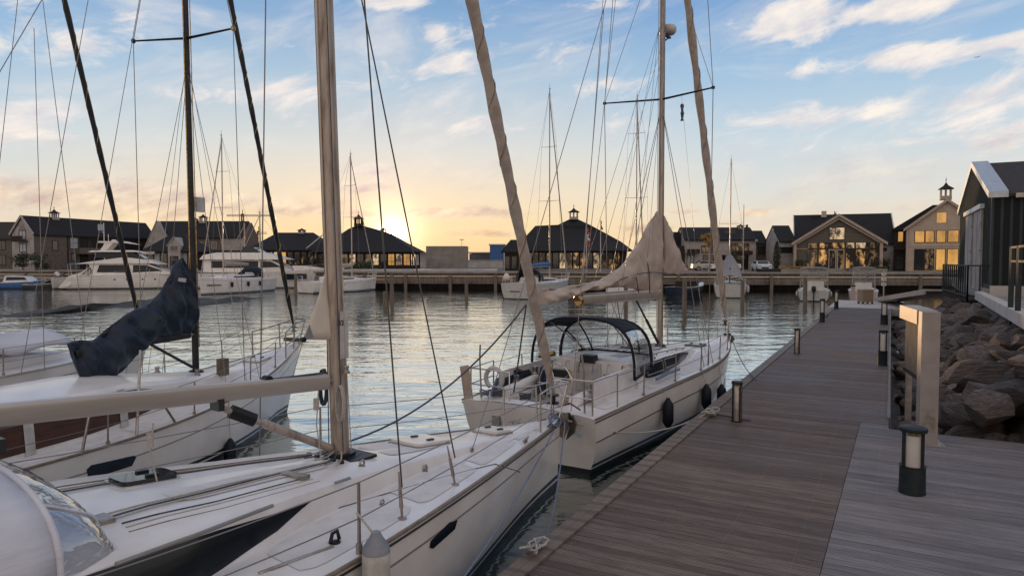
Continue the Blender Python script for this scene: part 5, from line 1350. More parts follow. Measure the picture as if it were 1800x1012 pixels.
# long wall faces local -y: windows, a flat dark panel painting in a recess's shade, a balcony
h.window(2.9, 3.0, 1.0, 1.6, 'win_dark', y=0, nx=1)
h.box('recess_shade', 'timber_dark', 7.6, -.05, 0, 22.9, .0, 5.3)
h.window(5.9, 3.3, 1.5, 1.9, 'win_white', y=0, nz=2); h.window(6.1, 1.3, 1.0, 1.4, 'win_dark', y=0)
for a in (9, 12.5, 16, 19.5): h.window(a, 3.2, 2.3, 1.7, 'win_dark', y=-.05, nx=2, fm='roof_slate'); h.window(a, .4, 2.3, 2.2, 'win_dark', y=-.05, nx=2)
h.box('balcony', 'stone_wall', 6.5, -1.4, 2.5, 13.0, -.06, 2.65); MB().box(6.5, -1.4, 2.65, 13., -1.34, 3.5).build('balcony_rail', 'stone_wall', h.r)
h.box('downpipe', 'timber_dark', 5.45, -.12, 0, 5.6, -.0, 5.4)
h.cupola(5.2, gw/2, rg-.15, 1.0, 1.8, 'white_wall')
h2 = House('brick_house', 'dark roofed house cut by the left picture edge beside the pale gable', 'house', hx(-60, 116), 116, 0.)
h2.gable_walls(8, 5, 5.3, 7.8, 'stone_wall', axis='x'); h2.gable_roof(8, 5, 5.3, 7.8, 'roof_brown', axis='x'); h2.window(5.6, 3.2, 1.3, 1.6, 'win_dark', nx=2); h2.window(5.6, .6, 1.3, 1.8, 'win_dark', nx=2)

# --- second terrace, white gables
Y0 = 122.; h = House('terrace_house', 'pale rendered terrace with slate roof and steep white gable behind the small pavilion', 'house', hx(262, Y0), Y0, 0.)
W_ = (432-262)/1200*Y0; ev = hz(417, Y0); rg = hz(390, Y0)
h.gable_walls(W_, 6.5, ev, rg, 'stone_wall', axis='x'); h.gable_roof(W_-1.2, 6.5, ev, rg, 'roof_slate', axis='x', ov=.3, x0=.4)
g0 = MB().prism([(.0, -1.2, 0), (4.4, -1.2, 0), (4.4, -1.2, 3.7), (2.2, -1.2, rg+.1), (0, -1.2, 3.7)], (0, 1.19, 0)).build('front_gable', 'white_wall', h.r)
h.barge(4.4, 3.7, rg+.1, 0., -1.2, ov=.2, wd=.2, m='white_wall')
h.window(.9, 2.2, 1.0, 1.0, 'win_white', y=-1.2); h.window(.9, .5, 1.0, 1.2, 'win_dark', y=-1.2)
for a in (6.2, 8.6, 11.2, 13.6, 15.4): h.window(a, ev-2.1, 1.0, 1.3, 'win_dark', y=0, nx=2, fm='white_wall'); h.window(a, .5, 1.1, 1.8, 'win_dark', y=0)
h.cupola(hx(345, Y0)-hx(262, Y0), 3.2, rg-.1, 1.1, 1.7, 'white_wall', ball=False); h.cupola(hx(331, Y0)-hx(262, Y0), 3.2, rg-.1, .8, 1.1, 'roof_brown', ball=False)
h.box('end_wall', 'white_wall', W_-4.2, -.08, 0, W_-.02, -.01, ev-.05)
# --- small dark pavilion with a white dormer
Y0 = 100.; h = House('pavilion', 'small pavilion with sweeping dark hipped roof and one white half timbered dormer', 'pavilion', hx(252, Y0), Y0)
W_ = (343-252)/1200*Y0; ev = hz(441, Y0)
h.box('wall', 'timber_dark', .3, .3, 0, W_-.3, 6, ev); hip_roof(h, 0, 0, W_, 6.3, ev, [(1.2, 1.0), (3.1, hz(410, Y0)-ev)], ov=.25)
for i in range(7): h.window(.5+i*1.0, .3, .8, ev-.6, 'win_white' if i % 2 else 'win_dark', y=.3, fm='timber_pale', fw=.07)
dx = hx(298, Y0)-hx(252, Y0); MB().prism([(dx, -.35, 0), (dx+1.8, -.35, 0), (dx+1.8, -.35, hz(431, Y0)), (dx+.9, -.35, hz(417, Y0)), (dx, -.35, hz(431, Y0))], (0, 2.4, 0)).build('dormer', 'white_wall', h.r)
h.barge(1.8, hz(431, Y0), hz(417, Y0), dx, -.35, ov=.15, wd=.14, m='white_wall'); h.window(dx+.3, hz(441, Y0), 1.2, .8, 'win_dark', y=-.35, nx=3, fm='white_wall')
h.window(dx+.3, .2, 1.2, 1.9, 'win_dark', y=-.35, nx=2, fm='timber_dark')
h.box('awning', 'grime_white', .1, -.5, ev-.5, 1.9, -.1, ev-.1)

# --- low white harbour office between terrace and restaurant
h = House('harbour_office', 'low pale flat roofed building behind the white motor yacht', 'building', hx(338, 112), 112)
h.box('wall', 'white_wall', 0, 0, 0, 8.6, 5, 2.9); h.box('roof', 'roof_brown', -.2, -.2, 2.9, 8.8, 5.2, 3.1)
for i in range(4): h.window(.8+i*2, .9, 1.1, 1.2, 'win_dark', y=0, fm='timber_dark')

# --- restaurant with low hipped roof
Y0 = 106.; h = House('restaurant', 'low restaurant with wide slate hipped roof, glowing windows and white bargeboard', 'restaurant', hx(437, Y0), Y0)
W_ = (566-437)/1200*Y0; ev = hz(439, Y0)
h.box('wall', 'timber_dark', .4, .5, 0, W_, 8, ev); hip_roof(h, 0, .0, W_+.6, 8.6, ev, [((3.4, 4.6), hz(407, Y0)-ev)], ov=.3)
for i in range(10): h.window(.6+i*1.06, .4, .9, ev-.7, ('lit_gold', 'lit_pale', 'lit_room', 'lit_dim')[(i*7) % 4] if i < 7 else 'lit_dim', y=.5, fw=.07, nz=2)
h.cupola(hx(517, Y0)-hx(437, Y0), 4.2, hz(408, Y0)-.1, 1.0, .9, 'white_wall', ball=False)
gx = hx(541, Y0)-hx(437, Y0)
MB().beam((gx, -.6, ev+.2), (gx+2.5, -.6, hz(407, Y0)-.6), .14, .16).build('bargeboard', 'grime_white', h.r)
MB().box(.3, -2.2, .0, W_, -2.1, .9).build('terrace_rail', 'timber_dark', h.r)

# --- pavilion under the sun
Y0 = 105.; h = House('pavilion', 'dark timber pavilion with kinked roof and cupola directly under the setting sun', 'pavilion', hx(548, Y0), Y0)
W_ = (731-548)/1200*Y0; ev = hz(442, Y0)
h.box('wall', 'timber_dark', .7, .7, 0, W_-.8, 11, .7); h.box('ceiling_beam', 'timber_dark', .7, .7, ev-.35, W_-.8, 11, ev)
mb = MB()
for i in range(13):
    for yy in (.7, 10.8):
        mb.box(.7+i*(W_-1.6)/12-.09, yy, .7, .7+i*(W_-1.6)/12+.09, yy+.18, ev-.35)
mb.build('wall_posts', 'timber_dark', h.r)
bwid = (W_-1.6)/12
for i in range(12):
    a = .7+i*bwid+.1
    if i in (9, 11): # glowing panes paint in the sky seen through open bays
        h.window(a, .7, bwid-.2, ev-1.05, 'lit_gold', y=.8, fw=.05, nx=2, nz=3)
    else: h.window(a, .7, bwid-.2, ev-1.05, ('lit_dim', 'lit_pale', 'win_dark')[i % 3], y=.8, fw=.06, nx=2, nz=3)
cx = hx(617, Y0)-hx(548, Y0)
# roof as an explicit profile: low eave, kink, peak under the cupola
def kroof(h, prof_l, prof_r, depth, ev, m='roof_slate', name='roof', back=None):
    """roof with silhouette points (x, z): ring sections shrinking to the ridge"""
    mb = MB(); n = len(prof_l); rings = []
    for (xl, zl), (xr, zr) in zip(prof_l, prof_r):
        f = (zl-ev)/(prof_l[-1][1]-ev+1e-6); ins = depth/2*f**.85
        rings.append([(xl, -.0+ins, zl), (xr, -.0+ins, zr), (xr, depth-ins, zr), (xl, depth-ins, zl)])
    r0 = [(x, y, z-.16) for x, y, z in rings[0]]; mb.add(r0, [(0, 1, 2, 3)]); prev = r0
    for cur in rings: mb.add(prev+cur, [(i, (i+1) % 4, 4+(i+1) % 4, 4+i) for i in range(4)]); prev = cur
    mb.add(prev, [(0, 1, 2, 3)]); return mb.build(name, m, h.r)
X = lambda px: hx(px, Y0)-hx(548, Y0)
Z = lambda py: hz(py, Y0)
kroof(h, [(X(545), ev), (X(566), Z(424)), (X(590), Z(408)), (X(599), Z(400)), (X(612), Z(393.5))], [(X(732), ev), (X(700), Z(424)), (X(675), Z(408)), (X(648), Z(400)), (X(624), Z(393.5))], 11.5, ev)
h.cupola(cx, 5.6, Z(395), 1.25, 2.0, 'timber_dark', 'roof_brown'); h.cupola(X(663), 5.6, Z(408), .9, .95, 'timber_dark', 'roof_brown', ball=False)

# --- grey block, distant blue blocks and low wall
o = MB().box(0, 0, 0, 6.5, 5, hz(432.5, 110)).build('service_block', 'concrete', loc=(hx(749, 110), 110, GZ)); tag(o, 'windowless grey concrete block with faint graffiti standing alone on the quay', 'building')
pl = MB()
for k in range(7):
    a = .9*k/6+1.1; pl.tube([(a, -.012, 2.05-.25*(k % 2)), (a+.16, -.012, 1.62+.22*((k+1) % 2))], .035, 4)
pl.build('graffiti', 'grime_white', o)
for k, (pa, pb_, pt, Yd, m_, lb) in enumerate(((825, 865, 445, 240, 'asphalt', 'low grey distant shed behind the quay right of the grey block'), (861, 887, 431, 220, 'blue', 'distant blue shed between the grey block and the right pavilion'), (730, 750, 446, 230, 'concrete', 'low distant shed left of the grey block'))):
    mbx = MB().prism([(0, 0, 0), (hx(pb_, Yd)-hx(pa, Yd), 0, 0), (hx(pb_, Yd)-hx(pa, Yd), 0, hz(pt, Yd)), (0, 0, hz(pt+1, Yd))], (0, 20, 0))
    o = mbx.build('distant_shed', m_, loc=(hx(pa, Yd), Yd, GZ)); tag(o, lb, 'shed')
    MB().box(-.3, -.3, hz(pt, Yd), hx(pb_, Yd)-hx(pa, Yd)+.3, 20.3, hz(pt, Yd)+.4).build('roof_edge', 'concrete_pale', o)
o = MB().box(0, 0, 0, hx(884, 135)-hx(728, 135), .6, hz(458, 135)).box(0, -.1, hz(458, 135), hx(884, 135)-hx(728, 135), .7, hz(457, 135)).build('low_wall', 'concrete_pale', loc=(hx(728, 135), 135, GZ)); tag(o, 'low pale concrete wall behind the grey block', 'wall')

# --- right pavilion with cupola
Y0 = 100.; h = House('pavilion', 'large glazed pavilion with swept dark roof and cupola behind the furled cream jib', 'pavilion', hx(918, Y0), Y0)
X = lambda px: hx(px, Y0)-hx(918, Y0)
W_ = X(1106); ev = hz(440, Y0)
h.box('wall', 'timber_dark', .3, 1.0, 0, W_-.2, 12, ev)
kroof(h, [(X(917), ev), (X(925), Z(415)+.1), (X(943), Z(394)), (X(985), hz(392, Y0)), (X(1007), hz(381, Y0))], [(X(1112), ev), (X(1098), hz(424, Y0)), (X(1066), hz(404, Y0)), (X(1044), hz(392, Y0)), (X(1023), hz(381, Y0))], 13, ev)
for i in range(15):
    h.window(.5+i*1.0, .25, .92, ev-.55, ('lit_pale', 'lit_room', 'win_dark', 'lit_dim', 'lit_room')[(i*3) % 5], y=1.0, fw=.06, nz=2)
h.cupola(X(1015), 6.4, hz(382, Y0), 1.3, 1.9, 'white_wall')
h.box('plinth', 'concrete', 0, .6, 0, W_+.3, .98, .22)
hh = House('annex', 'small dark annex with hipped roof left of the large glazed pavilion', 'building', hx(884, 97), 97)
hh.box('wall', 'timber_dark', 0, 0, 0, 3.2, 4, hz(442, 97)); hip_roof(hh, 0, 0, 3.4, 4.2, hz(442, 97), [(1.4, hz(421, 97)-hz(442, 97))], ov=.3)
for i in range(3): hh.window(.2+i, .2, .8, 1.9, 'win_dark', y=0)
MB().box(.1, -.3, 0, .25, -.15, hz(442, 97)).build('porch_post', 'grime_white', hh.r)

# --- white terrace with dark roof (right of the beige sail)
Y0 = 104.; x_ = hx(1203, Y0); h = House('terrace_house', 'white two storey terrace with black roof and dark balconies behind the beige sail', 'house', x_, Y0)
X = lambda px: hx(px, Y0)-x_
W_ = X(1328); ev = hz(421, Y0); rg = hz(401.5, Y0)
h.gable_walls(W_, 6, ev, rg, 'white_wall', axis='x'); h.gable_roof(W_, 6, ev, rg, 'roof_slate', axis='x', ov=.4, ovy=.1)
MB().box(W_-.3, -.5, ev-.3, W_+.1, -.3, ev+.0).build('eave_end', 'white_wall', h.r)
h.box('roof_light', 'glass_dark', X(1275), .7, ev+.9, X(1294), .72, ev+1.5)
h.window(X(1232), hz(445, Y0), X(1256)-X(1232), 1.2, 'lit_dim', y=0, nx=3); h.window(X(1284), hz(446, Y0), X(1316)-X(1284), 1.6, 'lit_dim', y=0, nx=4)
h.box('balcony', 'timber_dark', X(1204), -1.2, hz(446, Y0), X(1226), -.02, hz(445, Y0)); h.box('balcony_rail', 'timber_dark', X(1204), -1.2, hz(445, Y0), X(1226), -1.15, hz(438, Y0))
h.box('balcony', 'timber_dark', X(1282), -1.2, hz(448, Y0), X(1318), -.02, hz(446.5, Y0)); h.box('balcony_rail', 'timber_dark', X(1282), -1.2, hz(446.5, Y0), X(1318), -1.15, hz(441, Y0))
for a, b_ in ((1207, 1220), (1235, 1255), (1258, 1275), (1286, 1315)): h.window(X(a), .1, X(b_)-X(a), hz(449, Y0), 'win_dark' if a > 1230 else 'win_white', y=0, nx=2)
h.cupola(X(1312), 3, rg, .9, .8, 'white_wall', ball=False)
MB().box(X(1322), 2.8, rg, X(1325), 3.2, rg+.7).build('chimney', 'roof_brown', h.r)
h.box('left_wing', 'roof_slate', X(1180), 2, 0, X(1200), 5, hz(407, Y0)); h.box('rear_hall', 'timber_dark', X(1186), -.2, 0, X(1203), 1.9, hz(432, Y0))
x_ = hx(1329, 106); h = House('garage_house', 'low garage with dark step roof and balcony behind the silver car', 'building', x_, 106)
Y0 = 106.; X = lambda px: hx(px, Y0)-x_
h.box('wall', 'stone_wall', 0, 0, 0, X(1361), 6, hz(429, Y0)); h.gable_walls(X(1345)-.2, 5, hz(428, Y0), hz(407.5, Y0), 'white_wall', axis='x', y0=.2, name='upper_wall'); h.gable_roof(X(1345), 5, hz(428, Y0), hz(407.5, Y0), 'roof_slate', axis='x', y0=.2)
h.window(X(1329), hz(444, Y0), X(1358)-X(1329), 1.0, 'win_dark', y=0, nx=3); h.window(X(1330), .0, X(1352)-X(1330), 1.5, 'win_dark', y=0, name='garage_door', pname='door_panel')
h.box('balcony_rail', 'timber_dark', 0, -.4, hz(446, Y0), X(1358), -.3, hz(440, Y0))
x_ = hx(1368, 100); Y0 = 100.; h = House('annex', 'pale annex with black roof adjoining the cream gabled hall', 'building', x_, 100)
h.gable_walls(X(1396)+4.0 if False else 2.4, 5, hz(423, Y0), hz(398.5, Y0), 'white_wall', axis='x'); h.gable_roof(2.4, 5, hz(423, Y0), hz(398.5, Y0), 'roof_slate', axis='x', ovy=.05)
h.window(.1, hz(445, Y0), 1.9, .9, 'win_dark', y=0, nx=2); h.box('bench', 'grime_white', .1, -.6, 0, 1.9, -.2, .5)

# --- cream gabled hall
def frontX(x0_, y0_, a):
    return lambda px: ((px-900)/1200*y0_-x0_)/(math.cos(a)-(px-900)/1200*math.sin(a))
Y0 = 97.5; x_ = hx(1396, Y0); HA = R(-21); X = frontX(x_, Y0, HA); Z = lambda py, Yq=95.2: hz(py, Yq)
h = House('gabled_hall', 'wide hall with projecting cream gable, tall glazed front, white posts and black side roofs', 'hall', x_, Y0, HA)
rx = X(1579); h.gable_walls(rx, 9, Z(427), Z(380, 102), 'white_wall', axis='x', y0=3.2, name='rear_wall'); h.gable_roof(rx, 9, Z(427), Z(380, 102), 'roof_slate', axis='x', y0=3.2, ov=.3, ovy=.0)
for a in (X(1396)-.12, rx): MB().prism([(a, 2.7, Z(428)), (a, 7.7, Z(379, 102)), (a, 7.7, Z(376, 102)), (a, 2.7, Z(423))], (.14, 0, 0)).build('parapet', 'gelcoat_blue', h.r)
gx0, gx1 = X(1396), X(1553); gw = gx1-gx0; gev, grg = Z(426), Z(379)
h.gable_walls(gw-.3, 4.5, gev-.1, grg-.15, 'dim_siding', x0=gx0+.15, y0=.35, name='front_gable')
h.gable_roof(gw, 5, gev, grg, 'roof_slate', x0=gx0, y0=0., ov=.35, th=.12, ovy=.15); h.barge(gw, gev-.12, grg-.12, gx0, -.16, ov=.42, wd=.38, th=.1); h.barge(gw-.9, gev-.14, grg-.5, gx0+.45, .02, ov=.1, wd=.2, th=.12)
h.box('plank_band', 'timber_pale', gx0+.2, .30, Z(438)+.02, X(1420), .345, Z(437)+.06)
for a in (1396.5, 1548): h.box('porch_post', 'timber_pale', X(a)-.16, -.1, 0, X(a)+.22, .3, gev)
h.window(X(1456), Z(421.5), X(1484.5)-X(1456), Z(399)-Z(421.5), 'lit_pale', y=.35, nx=2, nz=2)
for i, (a, b_, m_) in enumerate(((1418, 1437, 'lit_dim'), (1438, 1455, 'lit_room'), (1456, 1485, 'lit_room'), (1486, 1502, 'lit_pale'), (1503, 1522, 'lit_pale'), (1523, 1544, 'lit_dim'))):
    h.window(X(a), Z(437), X(b_)-X(a), Z(426)-Z(437), m_, y=.35, fw=.07)
    if i != 2: h.window(X(a), .25, X(b_)-X(a), Z(437)-.3, 'lit_dim' if i in (0, 5) else 'lit_room', y=.35, fw=.07)
dr = h.window(X(1456), .05, X(1470)-X(1456), Z(438)-.05, 'lit_dim', y=.33, fm='timber_pale', fw=.13, name='door', pname='door_glass'); h.window(X(1471), .05, X(1484)-X(1471), Z(438)-.05, 'lit_dim', y=.33, fm='timber_pale', fw=.13, name='door', pname='door_glass')
h.box('steps', 'concrete', X(1456)-.2, -1.2, 0, X(1484)+.2, .3, .12)
h.window(X(1553)+.2, Z(441), .6, .45, 'win_dark', y=3.2)
MB().box(X(1447), 7, Z(381, 101), X(1457), 7.6, Z(370, 101)).build('roof_vent', 'steel_dull', h.r); MB().box(X(1430), 7, Z(382, 101), X(1442), 7.5, Z(377, 101)).build('roof_plant', 'paint_dark', h.r)
MB().tube([(X(1466), 1.2, grg), (X(1466), 1.2, grg+.7)], .05, 5).tube([(X(1468.5), 1.2, grg), (X(1468.5), 1.2, grg+.6)], .05, 5).box(X(1465), 1.15, grg+.3, X(1469.5), 1.25, grg+.4).build('ridge_ornament', 'timber_dark', h.r)

# --- cream house with large glowing windows
Y0 = 93.; x_ = hx(1592, Y0); HA = R(-27); X = frontX(x_, Y0, HA); Z = lambda py, Yq=90.: hz(py, Yq)
h = House('cream_house', 'cream gabled house with two rows of golden windows and roof lantern at right', 'house', x_, Y0, HA)
gw = X(1735); ev = Z(400); rg = Z(352)
h.gable_walls(gw, 9, ev, rg, 'cream_wall'); h.gable_roof(gw, 9, ev, rg, 'roof_slate', ov=.3, ovy=.35, th=.15); h.barge(gw, ev-.1, rg-.1, 0., -.34, ov=.4, wd=.36, th=.1)
h.box('band', 'timber_pale', .02, -.05, Z(433), gw, -.005, Z(431.5)); h.box('corner_post', 'timber_pale', -.02, -.08, 0, .22, -.005, ev)
for a, b_ in ((1606, 1624), (1624.5, 1641), (1644, 1661), (1664, 1684), (1686, 1706)): h.window(X(a), Z(426), X(b_)-X(a), Z(404)-Z(426), 'lit_gold', y=0., nx=1, fw=.07)
for a, b_, m_ in ((1606, 1624, 'win_dark'), (1624.5, 1641, 'lit_dim'), (1644, 1661, 'lit_gold'), (1664, 1684, 'lit_gold'), (1686, 1706, 'lit_room')): h.window(X(a), .15, X(b_)-X(a), Z(437)-.15, m_, y=0., nx=1, fw=.07)
h.window(X(1643), Z(392), X(1662)-X(1643), Z(372)-Z(392), 'lit_gold', y=0, fm='cream_wall')
h.box('left_wing', 'timber_dark', X(1571), 1.5, 0, -.02, 9, Z(400)); MB().prism([(X(1569), 1.2, Z(402)), (X(1569), 1.2, Z(399)), (X(1638), 1.2, Z(358)), (X(1660), 1.2, Z(358)), (X(1660), 1.2, Z(402))], (0, 7, 0)).build('wing_roof', 'roof_slate', h.r)
h.window(X(1577), Z(424), X(1588)-X(1577), Z(404)-Z(424), 'lit_gold', y=1.5); h.window(X(1575), .2, X(1589)-X(1575), 1.8, 'win_dark', y=1.5)
h.box('balcony', 'timber_dark', X(1571), .6, Z(438), -.1, 1.45, Z(437)); h.cupola(X(1666), 5, Z(352, 95), 1.35, 2.5, 'timber_pale')

# --- dark green barn at the right
c0 = Vector((21.0, 30.0, 0)); c1 = Vector((27.5, 42.0, 0)); ang = math.atan2((c0-c1).y, (c0-c1).x)
gd = (c0-c1).normalized(); bl = (c0-c1).length
# local x from the far corner to the near corner, local y away to the right
h = thing('boat_shed', 'dark green ribbed metal shed with silver verge and pale double doors at right', 'shed', (c1.x, c1.y, GZ), ang)
H_ = House.__new__(House); H_.r = h
ev = 6.55-GZ; rg = 8.62-GZ
def ribbed(name, col, sc):
    m = bpy.data.materials.new(name); m.use_nodes = True; t = NT(m.node_tree); b = t.n['Principled BSDF']; tc = t.node('ShaderNodeTexCoord')
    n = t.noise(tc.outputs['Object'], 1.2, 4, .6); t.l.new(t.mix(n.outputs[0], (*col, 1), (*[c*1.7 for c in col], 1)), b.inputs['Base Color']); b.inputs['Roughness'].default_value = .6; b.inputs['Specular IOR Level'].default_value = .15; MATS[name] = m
ribbed('shed_green', (.034, .042, .043), 1); ribbed('shed_shaded', (.0075, .0095, .0105), 1)  # second is the same green darkened, painting shade on the side face
mb = MB().prism([(0, 0, 0), (bl, 0, 0), (bl, 0, ev), (bl/2, 0, rg), (0, 0, ev)], (0, 22, 0)); mb.build('wall', 'shed_green', h)
rb_ = MB(); x = .15
while x < bl-.1:
    zt = ev+(rg-ev)*(1-abs(x-bl/2)/(bl/2)); rb_.box(x, -.035, .5, x+.06, -.002, zt-.05); x += .42
rb_.build('gable_ribs', 'shed_green', h)
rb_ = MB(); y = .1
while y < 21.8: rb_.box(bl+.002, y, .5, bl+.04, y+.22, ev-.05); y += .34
rb_.build('side_ribs', 'shed_shaded', h)
MB().box(bl+.001, 0, 0, bl+.09, 22, .45).build('plinth', 'concrete_pale', h); MB().box(0, -.09, 0, bl, -.001, .3).build('plinth', 'concrete', h)
for xe in (-.22, bl+.22):
    MB().prism([(xe, .565, ev-.04), (bl/2, .565, rg+.02), (bl/2, .565, rg+.18), (xe, .565, ev+.10)], (0, 21.5, 0)).build('roof', 'roof_brown', h)
    MB().prism([(xe, -.16, ev-.06), (bl/2, -.16, rg+.0), (bl/2, -.16, rg+.30), (xe, -.16, ev+.22)], (0, .72, 0)).build('silver_verge', 'verge_metal', h)
MB().box(bl+.20, .8, ev-.10, bl+.36, 22.3, ev+.09).build('gutter', 'steel_dull', h)
for xd, w_ in ((4.4, 3.0), (8.2, 3.0)):
    d_ = MB().box(xd, -.12, .15, xd+w_, -.03, 3.95).build('door', 'white_wall', h)
    MB().box(xd+w_/2-.03, -.125, .15, xd+w_/2+.03, -.12, 3.95).build('door_gap', 'paint_dark', d_)
    for zz in (1.1, 2.0, 3.3): MB().box(xd+w_-.4, -.17, zz, xd+w_-.05, -.12, zz+.08).build('hinge', 'steel_dull', d_)
    MB().box(xd-.2, -.22, 3.98, xd+w_+.25, -.02, 4.2).build('door_track', 'gelcoat_blue', h)
# ================================================ far boats
def far_sail(name, label, bowxy, heading, L, B_, J, H, fb=1.3, pw=2.0, sw=.85, mat_m='alloy', hullm='gelcoat', boomc=None, spz=(.5, .75), hoop=True, group=None, cove='boot_grey', wr=.013, zbow=None, coach=True):
    h = R(heading); mx = (bowxy[0]-math.cos(h)*J, bowxy[1]-math.sin(h)*J)
    b = Boat(name, label, mx, heading, J, L, B_, zbow or fb+.15, fb, pw=pw, sw=sw, group=group, rake=.35)
    b.hull(covez=.25, cove=cove, hullmat=hullm, n=26); b.deck(n=26)
    if coach:
        b.coach([(b.xs+3, B_*.33), (0, B_*.26), (2, B_*.08)], [(b.xs+3, .5), (0, .32), (2, .03)], b.xs+3, 2, n=12)
        b.side_window([(b.xs+3.3, .25, .8), (-.5, .35, .75)], 'smoked', n=6)
    b.mast(H, .15, .2, .004, mat_m); b.boom(fb+1.6, L*.36, .18, .14, 0, mat_m)
    if boomc: MB().tube([b.bo[0]+Vector((0, 0, .2)), b.bo[0].lerp(b.bo[1], .5)+Vector((0, 0, .17)), b.bo[1]+Vector((0, 0, .12))], [.24, .20, .12], 8).build('sail_cover', boomc, b.root, smooth=60)
    prev = None
    tp = {}
    for f in spz:
        t_ = b.spreaders(fb+(H-fb)*f, 1.15 if f < .6 else .85, .15, .02, .03, mat_m); tp[f] = t_
    for sd in (0, 1):
        sg = -1 if sd == 0 else 1; p = Vector((-.2, sg*B_*.46, fb)); 
        for f in spz: b.wire(p, tp[f][sd], wr, 'wire', 'shroud', 4); p = tp[f][sd]
        b.wire(p, b.mp(H-.1), wr, 'wire', 'shroud', 4)
    b.wire(Vector((b.xs+.1, 0, fb)), b.mp(H-.05), wr, 'wire', 'backstay', 4)
    MB().tube([(b.J-.3, 0, b.zb+.1), tuple(b.mp(H*.96))], [.07, .05], 6).build('furled_jib', 'canvas_furl', b.root)
    MB().tube([b.mp(H), b.mp(H)+Vector((0, 0, .5))], .015, 4).box(-.2, -.02, H+.02, .2, .02, H+.06).build('wind_vane', 'wire_dark', b.root)
    b.pulpit(1., .6, .022); b.pushpit(.8, .6, .022)
    b.stanchions([b.xs+2, b.xs+4.2, b.xs+6.5, b.J-2.5], h=.6, r=.016, lr=.010)
    if hoop:
        x = b.xs+3; rows = [hoopf(x+.9, B_*.30, fb+.45, fb+.8, 10), hoopf(x+.1, B_*.34, fb+.2, fb+1.35, 10), hoopf(x-.6, B_*.35, fb+.1, fb+1.4, 10)]
        MB().grid(rows).build('sprayhood', 'canvas_black', b.root, smooth=70).modifiers.new('thickness', 'SOLIDIFY').thickness = .03
    return b
s1_ = far_sail('sailboat', 'white sloop moored bow left with a dark name on its topside and three small fenders', (-33.3, 72.6), -104, 12.0, 3.7, 4.0, 17.6, fb=1.55, zbow=1.9, boomc='canvas_furl')
text_mesh('boat_name', 'Ibsett', .72, 'dark_text', s1_.root, Matrix.Translation(s1_.hull_pt(s1_.J-.7, .95, 1, .05)) @ Matrix.Rotation(math.atan2((s1_.hull_pt(s1_.J-2.9, 1., 1)-s1_.hull_pt(s1_.J-.7, 1., 1)).y, (s1_.hull_pt(s1_.J-2.9, 1., 1)-s1_.hull_pt(s1_.J-.7, 1., 1)).x), 4, 'Z') @ Matrix.Rotation(R(82), 4, 'X'), shear=.35, extrude=.01, bold=.02)
s2_ = far_sail('sailboat', 'white sloop with bow pointing right towards the quay, seen behind the thick near mast', (-17.0, 85.5), 57, 11.2, 3.4, 4.1, 16.4, fb=1.3, zbow=1.55, boomc='canvas_furl', hoop=False)
MB().poly([s2_.hull_pt(x, z, -1, .02) for x, z in ((-2.8, .85), (2., 1.0), (2.0, 1.12), (-2.8, 1.0))]).build('dark_stripe', 'dark_text', s2_.root)
s3_ = far_sail('sailboat', 'cream sterned sloop with tall mast, blue boom cover and black bimini near the quay', (6.3, 76.2), 62, 12.6, 3.6, 5.0, 21.5, fb=1.5, hullm='grime_white', zbow=1.7, boomc='blue', sw=.9, spz=(.42, .70))
MB().tube([s3_.hull_pt(s3_.xs, .75, 1)+Vector((-.07, -.9-k*.28, 0)) for k in range(5)], .05, 4).build('transom_lettering', 'dark_text', s3_.root)
MB().lathe([(.3, 0), (.34, .2), (.2, .5), (.05, .6)], (s3_.xs+.3, 1.2, 1.9), 10).build('stern_bag', 'sail_cloth', s3_.root, smooth=60)
s4_ = far_sail('sailboat', 'sloop half hidden behind the beige sail cover, only its tall thin mast clear', (14.5, 74.5), 66, 10.5, 3.2, 4.0, 20.6, fb=1.25, spz=(.46, .80), hoop=True)
s5_ = far_sail('sailboat', 'sloop moored stern on under a grey tent cover, fender on its right quarter', (24.5, 77.0), 73, 10.5, 3.2, 4.5, 14.4, fb=1.3, hullm='grime_white', spz=(.48,), hoop=False, coach=False, sw=.92)
b = s5_; rows = []
for i in range(14):
    t = i/13; x = lerp(b.xs+.1, .2, t); rz_ = lerp(2.3, 4.5, t**1.3); w = 1.35
    rows.append([Vector((x, -w, 1.5+.1*math.sin(t*20))), Vector((x, -w*.75, lerp(1.7, rz_, .45))), Vector((x, -w*.3, lerp(1.7, rz_, .82))), Vector((x, 0, rz_)), Vector((x, w*.3, lerp(1.7, rz_, .82))), Vector((x, w*.75, lerp(1.7, rz_, .45))), Vector((x, w, 1.5+.1*math.cos(t*20)))])
MB().grid(rows).build('tent_cover', 'canvas_grey', b.root, smooth=50).modifiers.new('thickness', 'SOLIDIFY').thickness = .03
s6_ = far_sail('sailboat', 'white sloop behind the big motor yacht, thin mast left of the furled dark jib', (hx(402, 92), 92), 200, 10, 3.2, 4, hz(372, 92)+GZ, fb=1.3, spz=(.5,), hoop=False)
s7_ = far_sail('sailboat', 'white sloop by the low office with a short mast in front of the terrace', (hx(420, 93)-3.2, 93.), 190, 9, 3., 3.8, hz(392, 93)+GZ, fb=1.2, spz=(.5,), hoop=False)

